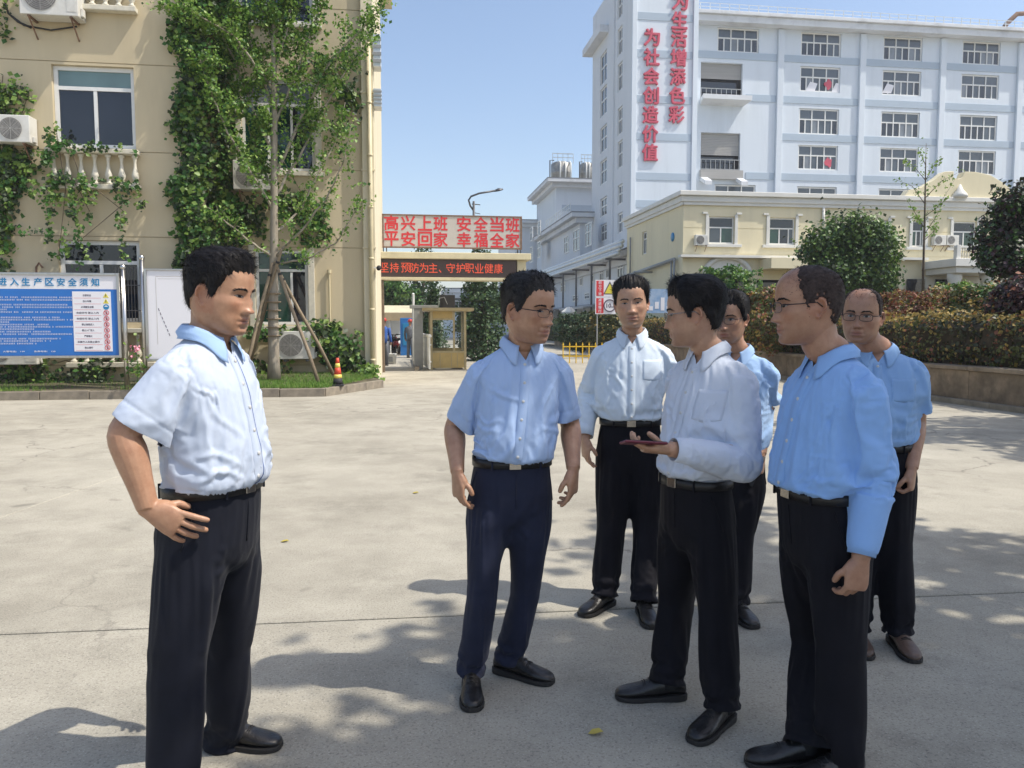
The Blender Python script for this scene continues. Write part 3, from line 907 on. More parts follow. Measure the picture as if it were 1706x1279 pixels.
# ---------------------------------------------------------------- trees
def limb(mb, a, b, r0, r1, n=6, bend=.08, segs=5):
    a, b = Vector(a), Vector(b)
    L = (b - a).length
    off_ = Vector((random.uniform(-1, 1), random.uniform(-1, 1), random.uniform(-.3, .6))) * L * bend
    pts = []
    for i in range(segs + 1):
        t = i / segs
        pts.append(a + (b - a) * t + off_ * math.sin(math.pi * t) + Vector((random.uniform(-1, 1), random.uniform(-1, 1), 0)) * L * .012)
    mb.tube(pts, [r0 + (r1 - r0) * i / segs for i in range(segs + 1)], n)
    return pts

def tree(name, X, Y, Z, label, cat, blobs, n, lsize, mats, trunk, r0, bark='bark2', group=None, clump=.14, shell=.55, limbs=10, thr=(.5, .8), per=14, world=False):
    root = sthing(name, X, Y, Z, label, cat, group) if not world else empty(name, (X, Y, Z), 0, label, cat, group)
    tb = MB()
    top = Vector((0, 0, trunk))
    sp_ = limb(tb, (0, 0, -.05), top, r0, r0 * .35, 10, .02, 7)
    tb.lathe([(r0 * 1.5, -.06), (r0 * 1.15, .1), (r0 * .95, .3)], 10)
    for k in range(limbs):
        b = blobs[k % len(blobs)]
        t = random.uniform(.35, 1)
        s_ = sp_[min(len(sp_) - 1, int(t * (len(sp_) - 1)))]
        e = Vector(b[:3]) + Vector((random.uniform(-.5, .5) * b[3], random.uniform(-.5, .5) * b[4], random.uniform(-.4, .5) * b[5]))
        pts = limb(tb, s_, e, r0 * .35, r0 * .08, 5, .1)
        for j in (2, 4):
            limb(tb, pts[j], pts[j] + Vector((random.uniform(-1, 1) * b[3], random.uniform(-1, 1) * b[4], random.uniform(0, 1) * b[5])) * .45, r0 * .12, r0 * .04, 4, .1, 3)
    tb.build('trunk', M[bark], root, True)
    P, N, K = blob_points(blobs, n, clump, shell, per)
    leaf_mesh('crown', P, N, lsize, [M[m] for m in mats], np.clip(np.digitize(K, thr), 0, len(mats) - 1), root)
    return root

# young ginkgo in front of the office: slim trunk with thin ascending limbs
T0 = sp(457, 628, 18.25)
gk = sthing('ginkgo_tree', T0.x, 18.25, bedz + .05, 'young slender tree held by wooden stakes in front of the office', 'tree')
tb = MB()
def tp(u, v, dy=0.0):
    p = sp(u, v, 18.25 + dy) - Vector((T0.x, 18.25, bedz + .05)); return p
trunk_pts = [tp(457, 634), tp(456, 600), tp(455, 520), tp(456, 440), tp(457, 300), tp(457, 180), tp(456, 60), tp(454, -60), tp(455, -180)]
tb.tube(trunk_pts, [.16, .13, .11, .092, .078, .064, .052, .04, .02], 12)
lv = []
def twig(path, r0, dens, spread=.1):
    pts = [tp(*q) for q in path]
    # smooth the path
    fine = []
    for i in range(len(pts) - 1):
        for k in range(5): fine.append(pts[i].lerp(pts[i + 1], k / 5) + Vector((random.gauss(0, .012), random.gauss(0, .012), random.gauss(0, .012))))
    fine.append(pts[-1])
    m_ = len(fine)
    tb.tube(fine, [r0 * (1 - .85 * i / m_) for i in range(m_)], 6)
    L = sum((fine[i + 1] - fine[i]).length for i in range(m_ - 1))
    for k in range(int(L * dens)):
        i = random.uniform(.12, 1) * (m_ - 1); a = fine[int(i)]
        lv.append(a + Vector((random.gauss(0, spread), random.gauss(0, spread), random.gauss(0, spread))))
    return fine
def limb_twigs(path, r0, dens, subs, sl=.5):
    f = twig(path, r0, dens, .09)
    for k in range(subs):
        i = random.randint(len(f) // 5, len(f) - 1)
        a = f[i]
        d = Vector((random.gauss(0, 1), random.gauss(0, 1), random.gauss(.35, .6))).normalized() * random.uniform(.3, 1) * sl
        b = a + d
        tb.tube([a, a + d * .5 + Vector((0, 0, .03)), b], [r0 * .3, r0 * .2, r0 * .1], 4)
        for q in range(int(d.length * dens * 1.3)):
            c = a.lerp(b, random.uniform(.1, 1)); lv.append(c + Vector((random.gauss(0, .07), random.gauss(0, .07), random.gauss(0, .07))))
# limbs read off the photograph: right side
limb_twigs([(457, 300), (500, 200), (545, 110, -.3), (600, 50, -.5), (640, 10, -.6)], .045, 30, 16, .55)
limb_twigs([(457, 330), (505, 250, .2), (540, 180, .3), (580, 110, .4), (620, 60, .4)], .035, 24, 12, .5)
limb_twigs([(456, 430), (500, 385, -.4), (545, 330, -.6), (572, 270, -.8), (585, 210, -.9)], .03, 14, 9, .4)
limb_twigs([(456, 440), (510, 432, -.5), (560, 405, -.8), (590, 355, -1), (600, 325, -1)], .025, 13, 8, .35)
limb_twigs([(457, 390), (500, 350, .4), (530, 290, .5), (560, 230, .6), (575, 170, .6)], .03, 20, 12, .45)
limb_twigs([(457, 210), (490, 130), (520, 50), (545, -20)], .035, 36, 14, .55)
limb_twigs([(456, 120), (475, 60), (492, -10), (500, -60)], .03, 38, 12, .5)
# left side
limb_twigs([(456, 430), (415, 400, -.3), (370, 365, -.5), (345, 345, -.6)], .035, 13, 7, .4)
limb_twigs([(456, 350), (420, 290, -.3), (380, 220, -.5), (350, 150, -.6), (330, 90, -.7)], .035, 30, 15, .55)
limb_twigs([(457, 260), (425, 190), (395, 110, .2), (360, 40, .3), (300, -10, .3)], .04, 34, 18, .6)
limb_twigs([(456, 180), (430, 110), (405, 40), (385, -30)], .035, 38, 16, .6)
limb_twigs([(456, 80), (440, 20), (430, -50)], .03, 38, 12, .5)
limb_twigs([(456, 320), (430, 260, .3), (410, 200, .5), (395, 140, .6)], .03, 28, 12, .5)
limb_twigs([(457, 60), (480, 0), (490, -70)], .025, 36, 10, .5)
limb_twigs([(456, 150), (390, 60, -.5), (320, 20, -.8), (275, 15, -.9)], .03, 30, 14, .5)
twig(trunk_pts and [(457, 400), (457, 250), (456, 100), (455, -60)], .02, 26, .22)
tb.build('trunk', M['bark'], gk, True)
P = np.array([tuple(p) for p in lv]); P = np.repeat(P, 6, 0) + RNG.normal(size=(len(P) * 6, 3)) * .055
N = RNG.normal(size=P.shape) * .7 + np.array([0, -.3, .5])
leaf_mesh('crown', P, N, .066, [M['ginkgo'], M['ginkgo2'], M['leaf']], RNG.choice([0, 1, 2], len(P), p=[.5, .25, .25]), gk)
ropes = MB()
for k in range(6): ropes.lathe([(.155, 0), (.165, .015), (.155, .03)], 12, (tp(456, 560 - k * 14).x, tp(456, 560 - k * 14).y, tp(456, 560 - k * 14).z))
ropes.build('rope', M['bamboo'], gk, True)
for i, (a, b, lab) in enumerate((((462, 445, -.15), (533, 642, -.75), 'wooden stake leaning right in front of the young tree'),
                                 ((466, 455, .1), (556, 622, .55), 'wooden stake leaning right behind the front stake'),
                                 ((452, 447, -.1), (402, 640, -.6), 'wooden stake leaning left from the young tree'),
                                 ((466, 425, -.25), (414, 610, .4), 'wooden stake crossing behind the tree trunk'))):
    A_, B_ = tp(*a), tp(*b)
    B_.z = max(B_.z, -.12)
    st = sthing('tree_stake', T0.x + B_.x, 18.25 + B_.y, bedz + .05 + B_.z, lab, 'stake', 'wooden stakes round the young tree')
    m_ = MB(); d = A_ - B_; m_.tube([(0, 0, -.04), d * .3 + Vector((.015, 0, 0)), d * .65 - Vector((.012, 0, 0)), d, d * 1.05], [.042, .04, .038, .034, .033], 8)
    m_.build('pole', M['bamboo'], st, True)
    m_ = MB(); u_ = d.normalized(); m_.tube([d * .93, d * .93 + u_ * .05], .043, 8); m_.build('lashing', M['rubber'], st, True)

# ---------------------------------------------------------------- notice boards
def board_posts(t, xs, h, r=.045):
    for x in xs:
        q = MB(); q.tube([(x, .06, -.08), (x, .06, h)], r, 12); q.lathe([(.03, h), (.055, h + .03), (.06, h + .06), (.045, h + .1), (.01, h + .118)], 12, (x, .06, 0))
        q.build('post', M['steel'], t, True)
YN = 16.85
nx0, nx1 = sp(-26, 500, YN).x, sp(196, 500, YN).x
nz0, nz1 = sp(100, 592, YN).z, sp(190, 459, YN).z
ncx = (nx0 + nx1) / 2; nw = nx1 - nx0; nh = nz1 - nz0
nb = sthing('notice_board', ncx, YN, bedz, 'blue and white safety notice board on stainless posts', 'notice board')
zb = nz0 - bedz
fr = MB(); f_ = .05
fr.box(-nw / 2 - f_, -nw / 2, -.04, .05, zb - f_, zb + nh + f_); fr.box(nw / 2, nw / 2 + f_, -.04, .05, zb - f_, zb + nh + f_)
fr.box(-nw / 2, nw / 2, -.04, .05, zb - f_, zb); fr.box(-nw / 2, nw / 2, -.04, .05, zb + nh, zb + nh + f_)
fr.build('frame', M['steel'], nb, bevel=.006)
hz = zb + nh * .828
q = MB(); q.box(-nw / 2, nw / 2, -.012, .03, zb, hz - .0015); q.build('blue_panel', M['blue_print'], nb)
q = MB(); q.box(-nw / 2, nw / 2, -.012, .03, hz + .0015, zb + nh); q.build('white_panel', M['white_print'], nb)
xs_ = [sp(u, 480, YN).x - ncx for u in (5, 25, 44, 64, 83.5, 102.5, 121.5, 140.5, 159.5)]
for c, x in zip('进入生产区安全须知', xs_):
    glyphs('character', c, .155, M['blue_letter'], nb, (x, -.016, hz + nh * .088), .004, .02)
board_posts(nb, (-nw / 2 - .11, nw / 2 + .10), zb + nh + .12)
tx0, tx1 = sp(122, 520, YN).x - ncx, sp(186, 520, YN).x - ncx
tz1, tz0 = zb + nh * .80, zb + nh * .05
q = MB(); q.box(tx0, tx1, -.018, -.0125, tz0, tz1); tbl = q.build('sign_table', M['white_print'], nb)
rows = ['注意安全', '当心车辆', '必须戴安全帽', '未经许可 禁止入内', '未经许可 禁止入内', '禁止违规进入', '禁止入厂进入', '严禁烟火', '非操作人员禁止操作', '禁止通行']
rh = (tz1 - tz0) / (len(rows) + .3)
ln = MB()
for i, s_ in enumerate(rows):
    z = tz1 - rh * (i + .65)
    wd = min(.034 * len(s_), .42)
    glyphs('row_text', s_, .042, M['black_letter'], tbl, (tx0 + (tx1 - tx0) * .38, -.0195, z), .001, .01, width=wd * 1.15 if len(s_) < 7 else .42)
    ln.box(tx0 + .03, tx0 + (tx1 - tx0) * .74, -.0192, -.0182, z - rh * .5, z - rh * .5 + .005)
    cx = tx0 + (tx1 - tx0) * .87
    if i < 2:
        m_ = MB(); m_.prism([(cx - .055, z - .045), (cx + .055, z - .045), (cx, z + .05)], -.021, -.0182); m_.build('warning_triangle', M['sign_yellow'], tbl)
        m_ = MB(); m_.prism([(cx - .006, z - .025), (cx + .006, z - .025), (cx + .008, z + .02), (cx - .008, z + .02)], -.023, -.0212); m_.build('warning_mark', M['black_letter'], tbl)
    elif i == 2:
        m_ = MB(); m_.prism([(cx + .056 * math.cos(a), z + .056 * math.sin(a)) for a in np.linspace(0, 2 * math.pi, 24, endpoint=False)], -.021, -.0182); m_.build('mandatory_disc', M['blue_letter'], tbl)
        m_ = MB(); m_.prism([(cx + .03 * math.cos(a), z + .005 + .024 * math.sin(a)) for a in np.linspace(0, math.pi, 12)], -.023, -.0212); m_.build('helmet_mark', M['white_print'], tbl)
    else:
        m_ = MB()
        m_.tube([(cx + .048 * math.cos(a), -.021, z + .048 * math.sin(a)) for a in np.linspace(0, 2 * math.pi, 25)], .0055, 5, caps=False)
        m_.tube([(cx - .033, -.021, z + .033), (cx + .033, -.021, z - .033)], .005, 5)
        m_.build('prohibition_ring', M['red_letter'], tbl)
        m_ = MB(); m_.prism([(cx - .012, z - .03), (cx + .012, z - .03), (cx + .012, z + .01), (cx + .004, z + .03), (cx - .008, z + .028), (cx - .014, z + .01)], -.0195, -.0182); m_.build('prohibition_figure', M['black_letter'], tbl)
ln.build('row_line', M['red_letter'], tbl)
# small print lines, too small to read: short white dashes
lines = [(.93, 1), (.885, 1), (.80, .95), (.755, 1), (.715, .2), (.67, 1), (.575, .85), (.535, 1), (.495, .25), (.45, .7), (.41, 1), (.37, .52), (.325, .72), (.28, 1), (.245, .05), (.20, .88), (.16, .72), (.115, .55)]
lx0, lx1 = -nw / 2 + .08, tx0 - .03
ink = MB()
for f0, ln_ in lines:
    z = zb + .17 + (hz - zb - .2) * (f0 - .05)
    x = lx0
    while x < lx0 + (lx1 - lx0) * ln_:
        w_ = .030
        if random.random() < .1: x += .03; continue
        for k in range(3):
            h_ = random.uniform(.002, .004)
            ink.box(x, x + w_ * random.uniform(.6, .85), -.0145, -.0125, z - .013 + k * .011, z - .013 + k * .011 + h_)
        ink.box(x + w_ * .3, x + w_ * .42, -.0147, -.0125, z - .015, z + .014)
        x += w_ * 1.02
o = ink.build('small_print', M['white_print'], nb); o['kind'] = 'stuff'
p = sp(23.5, 582, YN); glyphs('phone_text', '火警电话： 119', .032, M['white_print'], nb, (p.x - ncx, -.0145, zb + .085), .001, .01, width=.40)
p = sp(75, 582, YN); glyphs('phone_text', '急救电话： 120', .032, M['white_print'], nb, (p.x - ncx, -.0145, zb + .085), .001, .01, width=.40)

wx0, wx1 = sp(246, 500, YN + .15).x, sp(380, 500, YN + .15).x
wz0, wz1 = sp(300, 598, YN).z, sp(250, 449, YN).z
wb = sthing('notice_board', (wx0 + wx1) / 2, YN + .15, bedz, 'blank faded white notice board behind the man with his hand on his hip', 'notice board')
w_ = wx1 - wx0; h0, h1 = wz0 - bedz, wz1 - bedz
fr = MB(); fr.box(-w_ / 2 - .05, -w_ / 2, -.04, .05, h0 - .05, h1 + .03); fr.box(w_ / 2, w_ / 2 + .05, -.04, .05, h0 - .05, h1 + .03); fr.box(-w_ / 2, w_ / 2, -.04, .05, h0 - .05, h0); fr.box(-w_ / 2, w_ / 2, -.04, .05, h1, h1 + .03)
fr.build('frame', M['steel'], wb, bevel=.006)
q = MB(); q.box(-w_ / 2, w_ / 2, -.012, .03, h0, h1); q.build('white_panel', M['white_print'], wb)
q = MB()
for a in ((-w_ / 2 + .17, h1 - .12, w_ / 2 - .2, h1 - .128), (-w_ / 2 + .17, h1 - .14, -w_ / 2 + .178, h0 + .3), (-w_ / 2 + .22, h1 - .17, -w_ / 2 + .8, h1 - .175)):
    q.box(min(a[0], a[2]), max(a[0], a[2]), -.0145, -.0122, min(a[1], a[3]), max(a[1], a[3]))
q.build('faded_line', M['billboard'], wb)
q = MB()
for k in range(7):
    x, z = -w_ / 2 + .2 + k * .032, h1 - .78 - k * .085
    q.prism([(x, z), (x + .018, z - .055), (x + .032, z - .055), (x + .014, z)], -.0148, -.0122)
q.build('dashed_line', M['black_letter'], wb)
board_posts(wb, (-w_ / 2 - .11,), h1 + .2); board_posts(wb, (w_ / 2 + .11,), h1 + .12)

# ---------------------------------------------------------------- traffic cone
pc = sg(563, 643, bedz)
cn = sthing('traffic_cone', pc.x, pc.y, bedz + .005, 'red and yellow traffic cone on the kerb beside the tree stakes', 'cone')
q = MB(); q.box(-.13, .13, -.13, .13, 0, .035); q.build('base', M['rubber'], cn, bevel=.012)
prof = [(.105, .036), (.1, .13), (.066, .33), (.030, .58), (.022, .60), (.012, .605)]
def cr(z): return .1 + (.03 - .1) * (z - .1) / .5
def band(z0, z1, m, nm, e=0.0):
    q = MB(); q.lathe([(cr(z0) + e, z0), (cr(z1) + e, z1)], 20); q.build(nm, M[m], cn, True)
band(.036, .17, 'rubber', 'foot_band'); band(.17, .25, 'cone_yellow', 'reflective_band', .002); band(.25, .40, 'cone_red', 'body'); band(.40, .49, 'cone_yellow', 'reflective_band', .002); band(.49, .605, 'cone_red', 'tip')

# pink flower by the white board
pf = sp(226, 582, YN - .3)
fl = sthing('flowering_plant', pf.x, YN - .3, bedz, 'small pink flowering plant between the two notice boards', 'plant')
q = MB(); q.tube([(0, 0, 0), (.03, 0, .5), (0, 0, pf.z - bedz)], .008, 5); q.build('stem', M['leaf'], fl)
P = RNG.normal(size=(40, 3)) * .05 + np.array([0, 0, pf.z - bedz]); leaf_mesh('flower', P, RNG.normal(size=(40, 3)), .05, [M['pink']], np.zeros(40, int), fl)
P = RNG.normal(size=(90, 3)) * np.array([.1, .1, .22]) + np.array([0, 0, .5]); leaf_mesh('foliage', P, RNG.normal(size=(90, 3)), .07, [M['leaf2'], M['leaf']], RNG.integers(0, 2, 90), fl)
# ================================================================ gate
YG = 25.0
gx0, gx1 = sp(628, 600, YG).x, sp(875, 600, YG).x
def gz_(v, u=740): return sp(u, v, YG).z
gt = sthing('factory_gate', (gx0 + gx1) / 2, YG, 0, 'cream factory gate with a red lettered LED bar over the entrance', 'gate')
gw = gx1 - gx0
ztop, zc0, zl1, zl0 = gz_(421), gz_(432), gz_(432), gz_(462)
zb_ = gz_(467)
for s in (-1, 1):
    xa = s * gw / 2
    q = MB(); q.box(min(xa, xa - s * .24), max(xa, xa - s * .24), 0, .6, -.02, gz_(456)); q.build('post', M['gate_brown'], gt, bevel=.01)
    q = MB(); q.box(min(xa, xa - s * .06) - .004, max(xa, xa - s * .06) + .004, -.012, -.002, 0, gz_(456) - .01); q.build('post_trim', M['gold'], gt)
    q = MB(); q.box(min(xa + s * .02, xa - s * .27), max(xa + s * .02, xa - s * .27), -.02, .62, gz_(456) + .002, zc0 - .002); q.build('post_head', M['gate_stone'], gt, bevel=.01)
q = MB(); q.box(-gw / 2 - .12, gw / 2 + .16, -.18, .8, zc0, ztop); q.build('cornice', M['gate_stone'], gt, bevel=.02)
lx = (sp(634, 445, YG).x - (gx0 + gx1) / 2, sp(860, 445, YG).x - (gx0 + gx1) / 2)
q = MB(); q.box(lx[0], lx[1], -.06, .5, zl0, zc0 - .003); q.build('led_screen', M['led_panel'], gt, bevel=.01)
q = MB(); q.box(lx[0] - .002, lx[1] + .002, -.075, .5, zb_, zl0 - .002); q.build('lintel', M['gate_stone'], gt, bevel=.01)
us = [640, 657, 675.5, 690.5, 706, 721.5, 733, 750.5, 767, 782, 798, 814, 830]
for c, u in zip('坚持预防为主、守护职业健康', us):
    p = sp(u, 445, YG)
    sz_ = .3 if c != '、' else .1
    glyphs('led_character', c, sz_, M['led_red'], gt, (p.x - (gx0 + gx1) / 2, -.064, gz_(446.5) - (.1 if c == '、' else 0)), .003, 0.0, width=.28 if c != '、' else .08)
# billboard on the gate
bx0, bx1 = sp(637, 380, YG + .2).x, sp(869, 380, YG + .2).x
bz0, bz1 = gz_(412), gz_(357)
bb = sthing('billboard', (bx0 + bx1) / 2, YG + .2, ztop, 'grey billboard with two rows of red slogan characters above the gate', 'billboard')
bw = bx1 - bx0
q = MB(); q.box(-bw / 2 + .04, bw / 2 - .04, 0, .06, bz0 - ztop + .03, bz1 - ztop - .03); q.build('sheet', M['billboard'], bb)
q = MB(); a0, a1 = bz0 - ztop, bz1 - ztop
q.box(-bw / 2, bw / 2, -.02, .08, a0 - .01, a0 + .028); q.box(-bw / 2, bw / 2, -.02, .08, a1 - .028, a1 + .01); q.box(-bw / 2 - .01, -bw / 2 + .038, -.022, .082, a0 - .012, a1 + .012); q.box(bw / 2 - .038, bw / 2 + .01, -.022, .082, a0 - .012, a1 + .012)
q.build('frame', M['rust'], bb)
for x in (-bw / 2 + .02, -bw / 2 + .12, bw / 2 - .12, bw / 2 - .02):
    q = MB(); q.tube([(x, .1, .002), (x, .1, a1)], .018, 6); q.build('post', M['dark_steel'], bb)
for row, (txt, zz) in enumerate((('高兴上班 安全当班', .745), ('平安回家 幸福全家', .265))):
    u0 = [652, 680, 708, 734, 0, 773, 801, 828, 854]
    for c, u in zip(txt, u0):
        if c == ' ': continue
        p = sp(u, 380, YG + .2)
        glyphs('character', c, .465, M['red_letter'], bb, (p.x - (bx0 + bx1) / 2, -.004, a0 + (a1 - a0) * zz), .004, .022, width=.45)

# ---------------------------------------------------------------- booth and things behind the gate
YB = 26.3
BOOTH_GLASS = lens_mat()
b0, b1 = sp(719, 600, YB).x, sp(775, 600, YB).x
bt = sthing('guard_booth', (b0 + b1) / 2, YB, 0, 'gold framed glass guard booth with ochre lower panels inside the gate', 'booth')
w = (b1 - b0) / 2; H = sp(740, 518, YB).z; hm = sp(740, 586, YB).z
for sx in (-1, 1):
    for y in (0, 1.25):
        q = MB(); q.box(sx * w - .04, sx * w + .04, y - .04, y + .04, -.03, H); q.build('post', M['gold'], bt)
q = MB(); q.box(-w + .041, w - .041, -.02, .02, .06, hm - .03); q.build('front_panel', M['gold_panel'], bt)
for x in (-.28, .1, .3):
    q = MB(); q.box(x - .012, x + .012, -.032, -.021, .08, hm - .05); q.build('panel_strip', M['gold'], bt)
for sx in (-1, 1):
    q = MB(); q.box(sx * w - .018, sx * w + .018, .041, 1.209, .06, hm - .03); q.build('side_panel', M['gold_panel'], bt)
    q = MB(); q.box(sx * w - .03, sx * w + .03, .041, 1.209, hm - .028, hm + .028); q.build('side_rail', M['gold'], bt)
    q = MB(); q.box(sx * w - .008, sx * w + .008, .041, 1.209, hm + .03, H - .01); q.build('side_pane', BOOTH_GLASS, bt)
q = MB(); q.box(-w + .041, w - .041, -.03, .03, hm - .028, hm + .03); q.box(.16, .22, -.03, .03, hm + .031, H - .002); q.box(-w + .041, .159, -.03, .03, H - .30, H - .25)
q.build('window_frame', M['gold'], bt)
q = MB(); q.box(-w + .045, .155, -.006, .006, hm + .032, H - .302); q.build('pane', BOOTH_GLASS, bt)
q = MB(); q.box(.225, w - .045, -.006, .006, hm + .032, H - .004); q.build('pane', BOOTH_GLASS, bt)
q = MB(); q.box(-w + .045, .155, -.006, .006, H - .248, H - .004); q.build('transom_panel', M['gold_panel'], bt)
q = MB(); q.box(-w - .3, w + .28, -.3, 1.55, H + .001, H + .11); q.build('roof', M['gold'], bt, bevel=.02)
q = MB(); q.box(-w + .041, w - .041, 1.23, 1.27, .06, hm + .1); q.build('back_panel', M['gold_panel'], bt)
mb_ = sp(745, 510, YB + .4)
mo = sthing('metal_box', mb_.x, YB + .3, H + .112, 'black box with a loose cable standing on the booth roof', 'box')
q = MB(); q.box(-.24, .26, 0, .35, 0, .44); q.build('case', M['rubber'], mo, bevel=.01)
q = MB(); q.tube([(-.30, .0, .02), (-.28, -.03, .32), (-.1, -.04, .36), (0, -.04, .12)], .012, 6); q.build('cable', M['grey_paint'], mo)
# grey portal post and beam
pp = sp(699, 590, 26.6)
po = sthing('portal_post', pp.x, 26.6, 0, 'grey steel post and beam left of the guard booth', 'post')
q = MB(); q.box(-.18, .12, -.1, .25, -.03, 2.05); q.build('column', M['grey_paint'], po, bevel=.01)
q = MB(); q.box(-.32, .62, -.12, .28, 2.052, 2.16); q.build('beam', M['grey_paint'], po, bevel=.01)
# white picket fence running in
fe = sthing('picket_fence', sp(716, 600, 25.6).x, 25.5, 0, 'white picket fence running inwards beside the booth', 'fence')
mq = MB(); mq.box(-.015, .015, -.06, .06, .06, 1.08); mq.lathe([(.0, 1.08), (.06, 1.1), (.07, 1.14), (.045, 1.18), (.0, 1.2)], 8); me = mq.mesh('picket', M['fence_white'])
for k in range(26):
    o = bpy.data.objects.new('picket', me); COL.objects.link(o); o.parent = fe; o.location = (-.012 * k, k * .26, 0)
q = MB(); q.tube([(0.03, 0, .3), (-.28, 6.7, .3)], .025, 5); q.build('rail', M['fence_white'], fe); q = MB(); q.tube([(0.03, 0, .85), (-.28, 6.7, .85)], .025, 5); q.build('rail', M['fence_white'], fe)
# kerb with grass inside the gate
q = MB(); q.box(sp(690, 600, 27).x, sp(697, 600, 27).x, 25.6, 34, -.03, .12); ik = q.build('kerb', M['kerb']); ik.rotation_euler = (0, 0, SITE); ik['kind'] = 'structure'
# bucket
pb = sg(653, 606)
bu = sthing('bucket', pb.x, pb.y, 0, 'white paint bucket with a dark label on the road inside the gate', 'bucket')
q = MB(); q.lathe([(.15, 0), (.19, .36), (.2, .37), (.2, .40), (.185, .40), (.18, .37)], 18); q.build('body', M['fence_white'], bu, True)
q = MB()
for k in range(8):
    a0_, a1_ = -math.pi * .75 + k * .12, -math.pi * .75 + (k + 1) * .12
    q.add([(.172 * math.cos(a0_), .172 * math.sin(a0_), .09), (.172 * math.cos(a1_), .172 * math.sin(a1_), .09), (.188 * math.cos(a1_), .188 * math.sin(a1_), .28), (.188 * math.cos(a0_), .188 * math.sin(a0_), .28)], [(0, 1, 2, 3)])
q.build('label', M['grey_paint'], bu)
q = MB(); q.tube([(.2 * math.cos(a), .2 * math.sin(a), .37 - .1 * math.sin(a * 1)) for a in np.linspace(math.pi, 2 * math.pi, 10)], .006, 5); q.build('handle', M['dark_steel'], bu)
# bike shed
YS = 40.0
s0, s1 = sp(560, 540, YS).x, sp(695, 540, YS).x
sh = sthing('bicycle_shed', (s0 + s1) / 2, YS, 0, 'open parking shed with a tan fascia beyond the gate', 'shed')
w = (s1 - s0) / 2; z1, z0 = sp(660, 521, YS).z, sp(660, 534, YS).z
q = MB(); q.box(-w, w, -.05, .05, z0, z1); q.build('fascia', M['tan_tarp'], sh)
q = MB(); q.add([(-w, .06, z1 + .02), (w, .06, z1 + .02), (w, 5, z1 + .5), (-w, 5, z1 + .5), (-w, .06, z1 - .03), (w, .06, z1 - .03), (w, 5, z1 + .45), (-w, 5, z1 + .45)], [(0, 1, 2, 3), (7, 6, 5, 4), (0, 4, 5, 1), (1, 5, 6, 2), (2, 6, 7, 3), (3, 7, 4, 0)]); q.build('roof', M['gate_stone'], sh)
for k in range(4):
    q = MB(); x = -w + .3 + k * (2 * w - .5) / 3; q.tube([(x, .12, -.03), (x, .12, z0 + .1)], .06, 8); q.build('post', M['fence_white'], sh)
q = MB(); q.box(-w, w, 4.9, 5.0, -.03, z1 + .4); q.build('back_wall', M['bluegrey'], sh)
bp_ = sp(681, 545, YS - 1)
vb = sthing('vending_cabinet', bp_.x, YS - 1, 0, 'blue cabinet under the edge of the parking shed', 'cabinet')
q = MB(); q.box(-.42, .42, 0, .6, -.03, 1.85); q.build('body', M['blue_plastic'], vb, bevel=.02); q = MB(); q.box(-.3, .3, -.03, -.002, .5, 1.6); q.build('door', M['blue_letter'], vb, bevel=.01); q = MB(); q.box(.2, .24, -.06, -.031, .9, 1.1); q.build('handle', M['steel'], vb)

def scooter(X, Y, rz, label, body):
    t = sthing('motor_scooter', X, Y, 0, label, 'motor scooter', 'scooters parked beyond the gate', rz)
    for x, n_ in ((-.62, 'wheel'), (.62, 'wheel')):
        q = MB(); q.tube([(x + .23 * math.cos(a), 0, .25 + .23 * math.sin(a)) for a in np.linspace(0, 2 * math.pi, 17)], .055, 6, caps=False); q.tube([(x, -.04, .25), (x, .04, .25)], .12, 10); q.build(n_, M['rubber'], t)
    q = MB(); q.rings([[Vector((x, wy * c, z0_ + (z1_ - z0_) * (s * .5 + .5))) for c, s in [(math.cos(a), math.sin(a)) for a in np.linspace(0, 2 * math.pi, 10, endpoint=False)]] for x, wy, z0_, z1_ in ((-.85, .06, .5, .62), (-.7, .14, .4, .74), (-.3, .17, .3, .72), (-.1, .16, .26, .45), (.25, .16, .26, .36), (.42, .2, .28, .8), (.55, .12, .5, .95))]); q.build('body', M[body], t, True)
    q = MB(); q.rings([[Vector((x, wy * math.cos(a), z_ + .06 * math.sin(a))) for a in np.linspace(0, 2 * math.pi, 10, endpoint=False)] for x, wy, z_ in ((-.8, .08, .76), (-.5, .15, .78), (-.1, .12, .76), (0, .06, .74))]); q.build('saddle', M['rubber'], t, True)
    q = MB(); q.tube([(.62, 0, .25), (.45, 0, .98)], .03, 6); q.tube([(.42, -.32, 1.02), (.46, 0, .98), (.42, .32, 1.02)], .02, 6); q.build('handlebar', M['dark_steel'], t)
    q = MB(); q.lathe([(.03, 0), (.07, .02), (.07, .06), (.02, .08)], 10, (.55, 0, .86)); q.build('headlight', M['scooter_white'], t, True)
    return t
for i, (u, v, rz, lab, b) in enumerate(((650, 590, 1.3, 'black scooter nearest the left gate post', 'scooter_dark'), (659, 589, 1.6, 'dark red scooter parked beside the black one beyond the gate', 'scooter_red'), (668, 588, 1.4, 'white scooter in the middle of the parked row', 'scooter_white'), (677, 589, 1.7, 'black scooter with its front to the blue cabinet', 'scooter_dark'), (687, 588, 1.5, 'red scooter at the right end of the parked row', 'scooter_red'))):
    p = sg(u, v); scooter(p.x, p.y - .2 * i, rz, lab, b)

